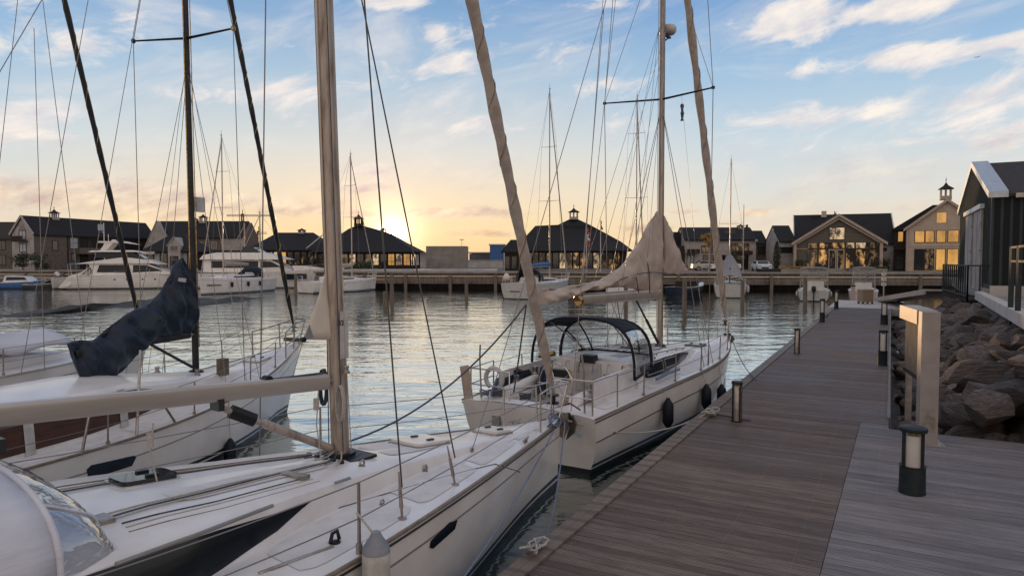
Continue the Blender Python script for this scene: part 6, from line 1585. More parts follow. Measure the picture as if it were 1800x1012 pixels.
def motor_yacht(label, sternxy, heading, L, B_, fb, levels, name='motor_yacht'):
    h = R(heading); c = (sternxy[0]+math.cos(h)*L*.5, sternxy[1]+math.sin(h)*L*.5)
    b = Boat(name, label, c, heading, L*.5, L, B_, fb+.75, fb, zs=fb-.25, pw=2.3, sw=.92, rake=1.4, kwl=.82, srake=-.2)
    b.root['category'] = 'motor yacht'
    b.hull(covez=.30, cove='boot_grey', n=30); b.deck(n=30); b.rail(.035, 'gelcoat')
    MB().box(b.xs-1.0, -B_*.4, .18, b.xs+.2, B_*.4, .34).build('swim_platform', 'gelcoat', b.root)
    return b
def deckhouse(b, name, prof, w, m='gelcoat', taper=.12, parent=None):
    """profile (x, z) in local metres swept across the beam, narrower at the top"""
    zs = [p[1] for p in prof]; z0, z1 = min(zs), max(zs)
    L_ = [Vector((x, -w*(1-taper*(z-z0)/(z1-z0+1e-6)), z)) for x, z in prof]; R_ = [Vector((p.x, -p.y, p.z)) for p in L_]; n = len(prof)
    mb = MB(); mb.add(L_+R_, [tuple(range(n)), tuple(reversed(range(n, 2*n)))]+[(i, n+i, n+(i+1) % n, (i+1) % n) for i in range(n)])
    return mb.build(name, m, parent or b.root)
def pane(b, prof, w, z0, z1, taper=.12, m='smoked', off=.02):
    for sd in (-1, 1): MB().poly([Vector((x, sd*(w*(1-taper*(z-z0)/(z1-z0))+off), z)) for x, z in prof]).build('window', m, b.root)
my = motor_yacht('white flybridge motor yacht at left with sweeping stern and radar arch', (hx(132, 88.5), 88.), 14, 15.0, 4.4, 1.75, None)
deckhouse(my, 'saloon', [(-5.0, 1.7), (4.6, 1.9), (3.2, 2.6), (1.6, 3.3), (-5.2, 3.3), (-4.6, 2.2)], 1.75)
pane(my, [(-4.2, 2.15), (-.6, 2.15), (-.6, 3.1), (-3.9, 3.1)], 1.75, 1.7, 3.3); pane(my, [(.0, 2.15), (3.6, 2.3), (1.6, 3.05), (.0, 3.1)], 1.75, 1.7, 3.3)
deckhouse(my, 'upper_deck', [(-6.6, 3.25), (2.2, 3.3), (3.4, 3.15), (1.8, 3.75), (-1.0, 4.1), (-4.5, 3.6)], 1.85, taper=.1)
deckhouse(my, 'flybridge', [(-4.6, 4.0), (-1.0, 4.0), (1.4, 3.9), (-.2, 4.75), (-1.0, 4.85), (-4.4, 4.75)], 1.4, m='smoked', taper=.1)
deckhouse(my, 'hardtop', [(-5.2, 4.75), (.2, 4.78), (.9, 4.7), (-.2, 5.0), (-4.8, 4.95)], 1.6, taper=.1)
for sd in (-1, 1): MB().prism([(-3.9, sd*1.25, 4.95), (-3.2, sd*1.25, 4.95), (-2.3, sd*1.1, 6.0), (-3.3, sd*1.1, 6.0)], (0, -sd*.12, 0)).build('radar_arch', 'gelcoat', my.root)
deckhouse(my, 'arch_top', [(-4.2, 5.95), (-1.2, 5.95), (.3, 5.75), (-1.3, 6.15), (-4.2, 6.15)], 1.2, taper=.05)
MB().lathe([(.3, 0), (.32, .12), (.22, .22), (.02, .24)], (-2.6, 0, 6.16), 12).tube([(-3.4, .5, 6.1), (-3.4, .5, 7.1)], .04, 5).build('antennas', 'gelcoat', my.root, smooth=50)
for sd in (-1, 1): MB().prism([(my.xs-.9, sd*2.0, .35), (my.xs+.1, sd*2.0, .35), (my.xs+2.6, sd*2.0, 2.9), (my.xs+1.7, sd*2.0, 2.2), (my.xs+.2, sd*2.0, 1.7)], (0, -sd*.25, 0)).build('stern_wing', 'gelcoat', my.root)
for x in (-2, -.6, 1.2, 2.6): MB().lathe([(.11, 0), (.11, .02)], (0, 0, 0), 10).xf(Matrix.Translation(my.hull_pt(x, 1.25, -1, .0)) @ Matrix.Rotation(R(90), 4, 'X')).build('porthole', 'smoked', my.root)
my.stanchions([-2, 0, 2, 4, 5.6], h=.6, r=.02, lr=.014)
m2 = motor_yacht('big white motor yacht with dark saloon windows moored behind the named sloop', (hx(352, 92), 91), 4, 19.5, 5.0, 2.1, None)
deckhouse(m2, 'saloon', [(-8.2, 2.1), (3.4, 2.2), (1.8, 3.1), (.4, 3.75), (-8.2, 3.75)], 2.0); pane(m2, [(-7.2, 2.7), (-1.2, 2.7), (-1.2, 3.6), (-7.2, 3.6)], 2.0, 2.1, 3.75); pane(m2, [(-.9, 2.7), (1.8, 2.8), (.5, 3.5), (-.9, 3.6)], 2.0, 2.1, 3.75)
deckhouse(m2, 'hardtop', [(-8.6, 3.8), (2.6, 3.8), (.8, 4.35), (-.6, 4.7), (-6.5, 4.7), (-8.2, 4.4)], 2.15, taper=.18)
deckhouse(m2, 'flybridge_screen', [(-3.4, 4.7), (-.9, 4.7), (-2.0, 5.4), (-3.4, 5.5)], 1.4, 'glass_dark', taper=.2)
pane(m2, [(2.2, 1.15), (5.2, 1.25), (5.2, 1.95), (2.2, 1.9)], 2.48, 0, 3, 0., off=.0)
deckhouse(m2, 'foredeck_trunk', [(3.4, 2.15), (7.0, 2.55), (5.2, 2.9), (3.0, 3.0)], 1.4, taper=.2)
m2.stanchions([0, 3, 5.5, 7.5], h=.6, r=.02, lr=.014)
def small_boat(label, stern, heading, L, B_, fb, hullm='gelcoat', cat='boat', name='motor_boat'):
    h = R(heading); c = (stern[0]+math.cos(h)*L*.5, stern[1]+math.sin(h)*L*.5)
    b = Boat(name, label, c, heading, L*.5, L, B_, fb+.35, fb, pw=2.2, sw=.9, rake=.6, kwl=.8); b.root['category'] = cat
    b.hull(covez=.18, cove='boot_grey', hullmat=hullm, n=22); b.deck(cockpit=(b.xs+.15, b.xs+L*.5, B_*.36, fb-.35), n=22); b.rail(.035, 'grime_white')
    return b
def outboard(b, y=0.):
    x = b.xs-.12; z = b.zsh(b.xs)
    MB().lathe([(.13, 0), (.19, .05), (.20, .3), (.15, .42), (.05, .46)], (x-.12, y, z+.02), 12, sx=1.2).build('outboard_motor', 'black_plastic', b.root, smooth=50)
    MB().box(x-.2, y-.05, -.3, x-.05, y+.05, z+.05).box(x-.25, y-.12, z-.1, x+.1, y+.12, z).build('outboard_leg', 'black_plastic', b.root)
def bimini(b, x0, x1, w, z0, z1, m='canvas_grey', sides=True):
    rows = [[Vector((x, w*(k/6*2-1), z1+.10*(1-(k/3-1)**2)-(.05 if i in (0, 4) else 0))) for k in range(7)] for i, x in enumerate([lerp(x0, x1, q/4) for q in range(5)])]
    o = MB().grid(rows).build('canopy', m, b.root, smooth=60); o.modifiers.new('thickness', 'SOLIDIFY').thickness = .06
    for x in (x0+.05, x1-.05):
        for sd in (-1, 1): MB().tube([(lerp(x, (x0+x1)/2, .1), sd*w*1.03, z0), (x, sd*w*.97, z1)], .025, 6).build('canopy_post', 'steel', b.root)
    if sides: MB().box(x1-.05, -w*.95, z0+.25, x1-.02, w*.95, z1).build('rear_curtain', 'clear_vinyl', b.root)
mb1 = small_boat('open cream motorboat with round topped canopy and black outboard beside the pontoon end', (hx(1431, 61.5), 61.5), 66, 6.0, 2.7, .95, hullm='grime_white'); outboard(mb1); bimini(mb1, -2.2, -.1, 1.15, 1.0, 3.02)
MB().box(-.6, -.85, .9, .2, .85, 1.75).build('console', 'gelcoat', mb1.root); MB().beam((-2.6, -1.0, 1.9), (-2.6, 1.0, 1.9), .12, .14).build('seat_back', 'timber_pale', mb1.root)
for sd in (-1, 1): MB().lathe([(.03, -.3), (.11, -.22), (.11, .12), (.04, .2)], (-1.6, sd*1.42, .7), 8).build('side_fender', 'fender_white', mb1.root, smooth=60)
mb2 = small_boat('small motorboat with tall grey canopy lying behind the brown locker on the landing stage', (hx(1519, 60), 60.0), 64, 5.6, 2.4, 1.0, hullm='grime_white'); bimini(mb2, -2.2, -.5, .9, 1.05, 3.05); MB().box(-.6, -.7, .9, .1, .7, 1.7).build('console', 'gelcoat', mb2.root)
db = small_boat('dark hulled launch with pale sloping foredeck below the quay wall', (hx(1178, 70), 68.), 50, 6.5, 2.4, 1.0, hullm='canvas_navy', cat='boat', name='launch'); MB().box(-1.5, -.8, 1.0, .5, .8, 1.6).build('wheelhouse', 'timber_dark', db.root)
mb3 = small_boat('white cruiser stern with blue bimini and a tender on it, left of the flybridge yacht', (hx(100, 89), 88.), 40, 9.5, 2.9, 1.45, hullm='grime_white', name='motor_cruiser', cat='motor cruiser'); bimini(mb3, -2.9, -.6, 1.2, 1.5, 3.2, 'blue', False)
MB().tube([(-4.2, -1.1, 1.9), (-4.2, 0, 2.05), (-4.2, 1.1, 1.9)], .22, 8).build('tender', 'gelcoat', mb3.root, smooth=60); MB().box(-1, -1, 1.4, 2.0, 1., 2.2).build('cabin', 'gelcoat', mb3.root)
mb4 = small_boat('blue day boat with white cabin top at the left picture edge', (hx(-8, 89), 89.), 10, 6.0, 2.2, .8, hullm='blue', name='day_boat'); deckhouse(mb4, 'cabin', [(-1.8, .8), (1.8, .9), (1.0, 1.6), (-1.5, 1.7)], .9, 'gelcoat_blue'); pane(mb4, [(-1.4, 1.1), (1.1, 1.15), (.8, 1.5), (-1.3, 1.55)], .9, .8, 1.7)
mb5 = small_boat('small dark rowing boat with white gunwale between blue day boat and cruiser', (hx(48, 89), 88.5), 10, 4.6, 1.7, .55, hullm='paint_dark', name='rowing_boat', cat='rowing boat')
MB().prism([(-.5, -.3, .5), (2.0, -.2, 1.9), (2.0, .2, 1.9), (-.5, .3, .5)], (0, 0, .15)).build('tilted_cover', 'canvas_grey', mb5.root)
# floating jetty at the left where those lie
o = MB().box(0, 0, .15, 14.5, 1.6, .5).box(.3, .2, -.4, 14.2, 1.4, .15).build('floating_jetty', 'timber_dark', loc=(hx(5, 90.5), 90.6, 0)); tag(o, 'low dark floating jetty under the quay at far left', 'jetty')

# ================================================ vehicles, lamps, poles, trees, piles
def car(name, label, x, y, rz, m):
    r = thing(name, label, 'car', (x, y, GZ), rz)
    sec = [(-2.15, .35), (-2.15, .80), (-1.95, .92), (-1.15, 1.0), (-.55, 1.42), (.9, 1.45), (1.7, 1.02), (2.1, .95), (2.18, .4)]
    mb = MB(); n = len(sec)
    def row(w): return [Vector((x_, w*(1 if z < 1.05 else .82), z)) for x_, z in sec]
    a, b_ = row(-.88), row(.88); mb.add(a+b_, [tuple(range(n)), tuple(reversed(range(n, 2*n)))]+[(i, n+i, n+(i+1) % n, (i+1) % n) for i in range(n)]); mb.build('body', m, r, smooth=25)
    for sd in (-1, 1): MB().poly([Vector((x_, sd*(.885-.16*(z-1.0)/.45), z)) for x_, z in ((-1.0, 1.05), (-.5, 1.36), (.85, 1.38), (1.45, 1.06))]).build('side_window', 'glass_dark', r)
    MB().poly([(-1.18, -.72, 1.03), (-1.18, .72, 1.03), (-.60, .66, 1.41), (-.60, -.66, 1.41)]).xf(Matrix.Translation((-.02, 0, .01))).build('windscreen', 'glass_dark', r)
    MB().poly([(1.66, -.72, 1.06), (1.66, .72, 1.06), (.98, .66, 1.44), (.98, -.66, 1.44)]).xf(Matrix.Translation((.02, 0, .012))).build('rear_window', 'glass_dark', r)
    for x_ in (-1.35, 1.35):
        for sd in (-1, 1):
            w = MB().cyl((x_, sd*.76, .32), (x_, sd*.92, .32), .32, n=16).build('wheel', 'black_plastic', r, smooth=40); MB().cyl((x_, sd*.9, .32), (x_, sd*.925, .32), .19, n=12).build('rim', 'steel_dull', w)
    for sd in (-1, 1): MB().box(-2.18, sd*.65-.18, .66, -2.14, sd*.65+.18, .82).build('headlight', 'win_white', r); MB().box(2.10, sd*.68-.12, .7, 2.17, sd*.68+.12, .85).build('tail_light', 'red', r)
    MB().box(-2.19, -.45, .42, -2.15, .45, .6).build('grille', 'black_plastic', r)
    return r
car('parked_car', 'silver car facing the harbour in front of the low garage', hx(1338, 93), 93, R(83), 'gelcoat_blue')
car('parked_car', 'white car parked side on before the white terrace', hx(1272, 95), 95, R(8), 'gelcoat')
car('parked_car', 'pale car partly hidden by the covered sloop rigging, left of the white car', hx(1243, 97), 97, R(175), 'grime_white')
def pole(name, label, cat, px, pyt, Y, r=.06, m='grime_white', zb=GZ, grp=None):
    x = hx(px, Y); zt = 3.8+(456-pyt)/1200*Y; t = thing(name, label, cat, (x, Y, zb), 0, grp)
    MB().tube([(0, 0, 0), (0, 0, zt-zb)], [r, r*.6], 8).build('pole', m, t, smooth=60); MB().lathe([(r*2.5, 0), (r*2.5, .05), (r*1.2, .1)], (0, 0, 0), 10).build('base_plate', m, t)
    return t, zt-zb
t, hh_ = pole('street_lamp', 'slender street lamp beside the grey block', 'street lamp', 812, 422, 108, .05, 'steel_dull'); MB().box(-.35, -.12, hh_, .3, .12, hh_+.12).build('lamp_head', 'concrete_pale', t)
t, hh_ = pole('street_lamp', 'tall pale street lamp with square head rising behind the flybridge yacht', 'street lamp', 184.5, 392, 99, .09, 'gelcoat_blue'); MB().box(-.75, -.2, hh_-1.1, -.15, .2, hh_-.2).beam((-.3, 0, hh_-1.2), (0, 0, hh_-1.6), .08, .08).build('lamp_head', 'win_white', t)
def cloth_flag(px, py0, py1, Y, ms, label, w=.7):
    t = thing('flag', label, 'flag', (hx(px, Y), Y-.08, 3.8+(456-py0)/1200*Y)); hgt = (py1-py0)/1200*Y
    for k, m_ in enumerate(ms):
        n = len(ms); MB().grid([[Vector((.05+w*(i/4)*(.35+.3*math.sin(j*.9+i)), .08*math.sin(i*1.8+j*.7), -hgt*(k+j/4)/n)) for i in range(5)] for j in range(5)]).build('stripe' if n > 1 else 'cloth', m_, t, smooth=70)
    return t
pole('flagpole', 'white flagpole carrying a limp red and white flag before the glazed pavilion', 'flagpole', 1031, 392, 93, .07, 'grime_white'); cloth_flag(1031.5, 402, 433, 93, ['red', 'gelcoat', 'red'], 'limp red and white flag on the left white flagpole')
pole('flagpole', 'white flagpole right of the one with the flag, gold cloth at its top', 'flagpole', 1055.5, 386, 92, .08, 'grime_white'); cloth_flag(1055, 389, 404, 92, ['leaf_gold'], 'small gold cloth wrapped at the head of the right white flagpole', .5)
pole('flagpole', 'thin pole standing just right of the grey covered sloop mast', 'pole', 1306, 360, 84, .07, 'steel_dull')
def tree(name, label, px, Y, zt, w, zc, ms, n=900, seed=1, cyp=False, trunkm='bark', zb=GZ, leaf=.11):
    t = thing(name, label, 'tree', (hx(px, Y), Y, zb)); r = random.Random(seed)
    tr = MB().tube([(0, 0, 0), (.04, .02, zc*.6), (0, 0, zt*.8)], [.11, .08, .03], 7)
    for k in range(6): a = r.uniform(0, 6.28); z_ = lerp(zc, zt*.75, k/6); tr.tube([(0, 0, z_), (w*.35*math.cos(a), w*.35*math.sin(a), z_+.5)], [.035, .012], 5)
    tr.build('trunk', trunkm, t, smooth=60); mb = MB(); cl = [(r.gauss(0, .25), r.gauss(0, .25), r.random()) for _ in range(12)]
    for i in range(n):
        if cyp: z_ = r.random(); rad = w/2*math.sin(math.pi*min(1, z_*.9+.12))**.6*math.sqrt(r.random()); a = r.uniform(0, 6.28); p = Vector((rad*math.cos(a), rad*math.sin(a), zc+(zt-zc)*z_))
        else:
            c = r.choice(cl); p = Vector((c[0]*w+r.gauss(0, w*.13), c[1]*w+r.gauss(0, w*.13), zc+(zt-zc)*(c[2]*.8+.1)+r.gauss(0, .18)))
        u = Vector((r.gauss(0, 1), r.gauss(0, 1), r.gauss(0, 1))).normalized(); v = u.orthogonal().normalized(); s_ = leaf*r.uniform(.6, 1.3)
        mb.add([p-u*s_, p+v*s_*.6, p+u*s_, p-v*s_*.6], [(0, 1, 2, 3)])
    mb.build('crown', ms, t); return t
tree('cypress', 'narrow dark evergreen between the garage and the cream gabled hall', 1365, 98, hz(424, 98), 1.1, .2, 'leaf', 1500, 2, True)
tree('tree', 'small golden leaved tree in front of the white terrace beside the furled jib', 1246, 92, hz(411, 92), 1.5, hz(433, 92), 'leaf_gold', 900, 3, leaf=.13, trunkm='timber_pale')
for k, (px, Y, w, zt, lb) in enumerate(((1290, 101, 1.6, 2.4, 'dark bush by the balcony posts of the white terrace'), (1407, 93, 1.8, 1.6, 'round dark shrub left of the hall glazed front'), (1553, 94, 1.2, 1.7, 'dark shrub at the right post of the gabled hall'), (40, 100, 3.0, 3.0, 'dark shrub against the far left pale gable'), (70, 99, 2.0, 2.4, 'dark bushy shrub at the corner of the far left brick house'), (640, 97, 2.4, 1.2, 'low dark hedge clump under the sunlit pavilion'))):
    tree('shrub', lb, px, Y, zt, w, .15, 'leaf', 700, 20+k, leaf=.14)
# planters before the hall, small terrace wall
for k, (pa, pb_, m_, lb) in enumerate(((1373, 1420, 'leaf_gold', 'low golden planting bed on the quay left before the gabled hall'), (1338, 1372, 'paint_dark', 'dark low container on the quay beside the golden planting bed'), (1455, 1483, 'concrete', 'grey landing block before the steps of the gabled hall'), (1500, 1560, 'timber_dark', 'low dark border right of the hall steps'))):
    o = thing('planter', lb, 'planter', (hx(pa, 87), 87, GZ)); wd_ = hx(pb_, 87)-hx(pa, 87); MB().box(0, 0, 0, wd_, 1.2, .42).build('box', 'concrete' if k != 1 else 'paint_dark', o)
    if k in (0, 3):
        r = random.Random(k); mb = MB()
        for i in range(500):
            p = Vector((r.uniform(0, wd_), r.uniform(.1, 1.1), .45+r.random()*.25)); u = Vector((r.gauss(0, 1), r.gauss(0, 1), r.gauss(0, 1))).normalized(); v = u.orthogonal(); mb.add([p-u*.1, p+v*.07, p+u*.1, p-v*.07], [(0, 1, 2, 3)])
        mb.build('plants', m_ if k == 0 else 'leaf', o)
# harbour cranes far off
def crane(px, pyt, Y, j0, j1, label):
    zt = hz(pyt, Y); t = thing('crane', label, 'crane', (hx(px, Y), Y, GZ)); w = 1.2
    mb = MB()
    for i in (-1, 1):
        for j in (-1, 1): mb.beam((i*w/2, j*w/2, 0), (i*w/2, j*w/2, zt), .3, .3)
    for k in range(int(zt/2)): mb.beam((-w/2, -w/2, k*2), (w/2, -w/2, k*2+2), .18, .18)
    mb.build('tower', 'timber_dark', t)
    a, b_ = hx(j0, Y)-hx(px, Y), hx(j1, Y)-hx(px, Y); jb = MB().beam((a, 0, zt-1.5), (b_, 0, zt-1.5), .3, .3).beam((a, 0, zt-.6), (b_, 0, zt-.8), .25, .25); x = a
    while x < b_-2: jb.beam((x, 0, zt-1.5), (x+1.5, 0, zt-.7), .15, .15); x += 1.5
    jb.build('jib', 'timber_dark', t); MB().beam((0, 0, zt-1), (0, 0, zt+2.5), .3, .3).build('apex', 'timber_dark', t)
crane(428, 376, 420, 400, 482, 'distant harbour crane with long level jib beyond the terrace'); crane(456, 406, 380, 432, 470, 'shorter distant crane right of the tall jibbed one')
# mooring piles
for px, pyt, pyb, lb in ((677, 512, 540, 'short dark mooring pile under the sun, left of a taller one'), (689, 482, 532, 'mooring pile directly below the setting sun'), (820, 487, 523, 'lone mooring pile in open water before the grey block'), (1203, 488, 548, 'mooring pile before the dark hulled launch'), (1305, 493, 534, 'mooring pile at the stern of the grey covered sloop'), (1415, 487, 536, 'mooring pile by the open cream motorboat'), (520, 482, 517, 'mooring pile between the big yacht and the bow right sloop'), (1100, 495, 540, 'mooring pile glimpsed below the boom of the beige covered sloop')):
    w = P(px, pyb, 0); zt = 3.8+(456-pyt)/1200*w.y*1.0
    o = MB().lathe([(.17, -3), (.175, 0), (.165, zt*.7), (.16, zt-.04), (.12, zt)], n=12).build('mooring_pile', 'pile_wood', smooth=40, loc=(w.x, w.y, 0)); tag(o, lb, 'mooring pile', 'mooring piles in the harbour')

# ================================================ things on the pontoon
def deck_pt(px, py, z=DZ): return P(px, py, z)
def bollard(px, py, hgt, rad, label, style):
    p = deck_pt(px, py); t = thing('bollard_light', label, 'bollard light', p, DANG, 'bollard lights on the pontoon')
    bh = hgt*(.42 if style else .02); z1 = hgt*.93
    if style: MB().lathe([(rad*1.02, 0), (rad, .03), (rad*.96, bh*.96), (rad*1.04, bh)], n=24).build('base', 'paint_dark', t, smooth=40)
    else: MB().lathe([(rad*1.05, 0), (rad*1.05, .02)], n=20).build('base', 'paint_dark', t)
    dm = MB().lathe([(rad*.78, bh), (rad*.78, z1-hgt*.07), (rad*.7, z1-hgt*.05)], n=24).build('diffuser', 'lamp_diffuser' if style else 'steel_dull', t, smooth=40)
    MB().lathe([(rad*.3, z1-hgt*.06), (rad*.3, z1)], n=10).build('lamp_neck', 'brass_and_glint', t, smooth=40)
    for k in range(4):
        a = R(45+90*k); c_, s_ = math.cos(a), math.sin(a)
        MB().beam((rad*.95*c_, rad*.95*s_, bh), (rad*.95*c_, rad*.95*s_, z1), rad*.14, rad*.22, up=(c_, s_, 0)).build('rib', 'paint_dark', t)
    MB().lathe([(rad*1.02, z1), (rad*1.05, z1+.01), (rad*1.04, hgt-.015), (rad*.9, hgt), (.01, hgt+.004)], n=24).build('cap', 'paint_dark', t, smooth=40)
    return t
bollard(1603, 866, .92, .165, 'large dark bollard light in the foreground on the paler platform', 1)
bollard(1551, 642, 1.08, .135, 'dark bollard light on the rock side of the pontoon, nearer one', 1)
bollard(1554, 570, 1.15, .165, 'dark bollard light far along the rock side near the landing stage', 1)
bollard(1295, 740, .80, .105, 'silver cored bollard light nearest the camera on the water edge by the coiled rope', 0)
bollard(1401, 621, .86, .105, 'silver cored bollard light on the water edge beyond the rope one', 0)
bollard(1445, 566, 1.2, .13, 'slim dark bollard light on the water edge, third along', 1)
bollard(1470, 543, 1.2, .13, 'slim dark bollard light where the water edge meets the landing stage', 1)
# service pedestal: steel column, hood and timber board
p0 = deck_pt(1628, 778); p1 = deck_pt(1596, 745); pa = math.atan2(p1.y-p0.y, p1.x-p0.x); pl_ = (p1-p0).length
t = thing('service_post', 'brushed steel frame holding a dark timber board at the corner of platform and rocks', 'service post', p0, pa)
H2 = 2.30
MB().box(-.14, -.14, .02, .14, .14, H2).build('column', 'alloy_pale', t)
MB().box(-.26, -.24, 0, .26, .24, .02).build('base_plate', 'alloy_pale', t)
MB().box(.145, -.16, H2-.24, pl_+.15, .16, H2+.01).build('hood', 'alloy_pale', t)
MB().box(.17, -.07, 1.10, pl_+.06, .07, H2-.26).build('board', 'pile_wood', t)
MB().box(.16, -.09, 1.04, pl_+.1, .09, 1.10).build('board_sill', 'timber_dark', t)
MB().box(pl_-.02, -.05, 0, pl_+.06, .05, H2-.24).build('rear_post', 'steel_dull', t)
MB().box(.38, -.05, 0, .50, .05, 1.04).build('timber_post', 'timber_pale', t)
MB().box(.30, -.10, H2-.34, .5, -.075, H2-.30).build('latch', 'brass_and_glint', t)
MB().box(-.142, -.1, .25, -.1405, .1, .62).build('access_panel', 'steel_dull', t); MB().box(-.10, -.1425, .25, .10, -.1408, .62).build('access_panel', 'steel_dull', t)
MB().box(-.1405, -.1405, 1.42, .1405, .1405, 1.432).build('seam', 'boot_grey', t)
for i in (-1, 1):
    for j in (-1, 1): MB().lathe([(.018, 0), (.018, .018), (.01, .022)], (i*.21, j*.195, .02), 8).build('bolt', 'steel_dull', t)
for k in range(4): MB().tube([(.24+k*.22, -.073, 1.2), (.24+k*.22, -.082, 1.2)], .014, 8).build('board_bolt', 'steel', t)
# cleats with rope on the pontoon edge
def rope_pile(px, py, label, m, k=1., seed=1):
    p = deck_pt(px, py, DZ+.03); t = thing('dock_cleat', label, 'cleat', p, DANG)
    MB().tube([(-.17, 0, .09), (-.08, 0, .075), (.08, 0, .075), (.17, 0, .09)], [.014, .022, .022, .014], 8).cyl((-.06, 0, 0), (-.06, 0, .08), .02).cyl((.06, 0, 0), (.06, 0, .08), .02).box(-.12, -.04, -.004, .12, .04, .012).build('horn', 'steel_dull', t, smooth=50)
    r = random.Random(seed); c = MB()
    pts = [(.17*k*math.cos(a)*(1+.2*math.sin(a*1.7)), .09*k*math.sin(a*1.3), .03+.045*abs(math.sin(a*.9))+.02*i/24) for i, a in [(i, i*.8) for i in range(26)]]
    c.tube(pts, .014*k**.3, 6); o = c.build('dock_line', m, smooth=60, loc=p, rz=DANG); tag(o, label.replace('steel cleat', 'rope').replace('cleat', 'rope')+' wound in figure eights' if False else LBL[label], 'rope')
    return p
LBL = {'steel cleat on the pontoon edge nearest the camera': 'pale rope wound on the cleat nearest the camera', 'steel cleat on the pontoon edge by the silver cored bollard light': 'tangled rope on the cleat by the silver cored bollard light', 'small cleat on the pontoon edge far along': 'short rope on the farthest pontoon cleat'}
pc1 = rope_pile(941, 968, 'steel cleat on the pontoon edge nearest the camera', 'rope_light', 1., 1)
pc2 = rope_pile(1250, 728, 'steel cleat on the pontoon edge by the silver cored bollard light', 'rope_light', 1.5, 2)
pc3 = rope_pile(1452, 556, 'small cleat on the pontoon edge far along', 'rope_dark', 1.2, 3)
def rope(a, b_, drop, r, m, label, cat='mooring line', n=20):
    o = MB().tube(sag(a, b_, drop, n), r, 6).build('mooring_line', m, smooth=60); return tag(o, label, cat, None)
bwA = A.W(4.45, -.18, A.zsh(4.4)+.08)
rope(A.W(4.3, -.36, A.zsh(4.3)+.08), pc1+Vector((0, 0, .06)), .55, .011, 'rope_blue', 'blue mooring line hanging from the near bow to the nearest cleat')
rope(A.W(3.5, -.62, A.zsh(3.5)+.07), D0-dd*1.3+Vector((0, 0, DZ+.1)), .12, .011, 'rope_blue', 'blue mooring line running down the near hull towards the bottom edge')
rope(A.W(A.J+.1, 0, A.zsh(A.J)+.02), pc2+Vector((0, 0, .07)), .34, .013, 'rope_light', 'pale mooring line crossing the second hull from the near anchor to the tangled cleat')
rope(B.W(5.2, -.2, B.zsh(5.2)+.1), deck_pt(1330, 668, DZ+.06), .2, .012, 'rope_dark', 'short dark bow line of the beige covered sloop')
# loose tail of rope on the boards
q = [pc2+dd*.1+dn*.1, pc2+dn*.35+dd*.05, pc2+dn*.6-dd*.12, pc2+dn*.8-dd*.08]; o = MB().tube([Vector((v.x, v.y, DZ+.02)) for v in q], .013, 6).build('rope_tail', 'rope_dark', smooth=60); tag(o, 'loose dark rope tail lying on the boards beside the silver cored bollard', 'rope')
# jib sheets of the near sloop
def along(boat, px, py, guess): return Q(px, py, guess)
sh0 = Q(925, 535, 9.7); 
for (px, py, yy, dr) in ((615, 775, 7.9, .28), (903, 690, 9.9, .02)):
    e = Q(px, py, yy); o = MB().tube([A.root.matrix_world.inverted() @ v if False else v for v in sag(sh0, e, dr)], .012, 6)
    inv = Matrix.Rotation(-A.h, 4, 'Z') @ Matrix.Translation(-A.o); o.xf(inv); o.build('jib_sheet', 'rope_dark', A.root, smooth=60)
# fenders
def fender(p, r, h_, m, label, top='fender_grey', rope_to=None, grp=None):
    t = thing('fender', label, 'fender', p, 0, grp)
    MB().lathe([(.02, -h_/2-.03), (r*.5, -h_/2), (r, -h_/2+r*.9), (r, h_/2-r*1.1), (r*.55, h_/2-r*.3), (.03, h_/2)], n=16).build('body', m, t, smooth=50)
    MB().lathe([(r*.98, h_/2-r*1.1), (r*.9, h_/2-r*.7), (r*.5, h_/2-r*.1), (.03, h_/2+.04)], n=16).xf(Matrix.Scale(1.02, 4)).build('cap', top, t, smooth=50)
    if rope_to is not None: MB().tube([Vector((0, 0, h_/2)), Vector(rope_to)-Vector(p)], .009, 5).build('lanyard', 'rope_light', t)
    return t
xA, _ = A.pick(lambda x, z: A.hull_pt(x, z, -1, .12), 650, 992, (-1, 3), (.7, 1.4))
zA_ = _
pf = A.W(*A.hull_pt(xA, zA_, -1, .16)); fender(pf, .115, .55, 'fender_white', 'cream fender with grey cap hanging from the near sloop stanchion', rope_to=A.W(*(A.hull_pt(xA-.05, A.zsh(xA), -1, -.02)+Vector((0, 0, .38)))))
for px, py, h_, lb in ((1172, 725, .62, 'navy fender amidships on the beige covered sloop, nearest the stern'), (1240, 697, .60, 'navy fender at the shoulder of the beige covered sloop'), (1266, 692, .5, 'navy fender squeezed between bow and pontoon')):
    x_, z_ = B.pick(lambda x, z: B.hull_pt(x, z, -1, .13), px, py, (-5, 5.2), (.2, 1.2)); pf = B.W(*B.hull_pt(x_, z_, -1, .15)); fender(pf, .115, h_*.88, 'fender_navy', lb, 'fender_navy', B.W(*(B.hull_pt(x_, B.zsh(x_), -1, 0))))
x_, z_ = C.pick(lambda x, z: C.hull_pt(x, z, -1, .13), 405, 800, (-4, 3), (.2, 1.4)); pf = C.W(*C.hull_pt(x_, z_, -1, .15)); fender(pf, .12, .5, 'fender_navy', 'dark fender on the black masted sloop beside the near deck', 'fender_navy', C.W(*(C.hull_pt(x_, C.zsh(x_), -1, 0))))
for k in range(3):
    x_ = [.5, -1.8, -4.][k]; pf = s1_.W(*s1_.hull_pt(x_, 1.1, 1, .16)); fender(pf, .14, .7, 'fender_navy', ['dark fender nearest the bow of the named white sloop', 'middle dark fender of the named white sloop', 'dark fender farthest aft on the named white sloop'][k], 'fender_white', s1_.W(*(s1_.hull_pt(x_, s1_.zsh(x_), 1, 0))))
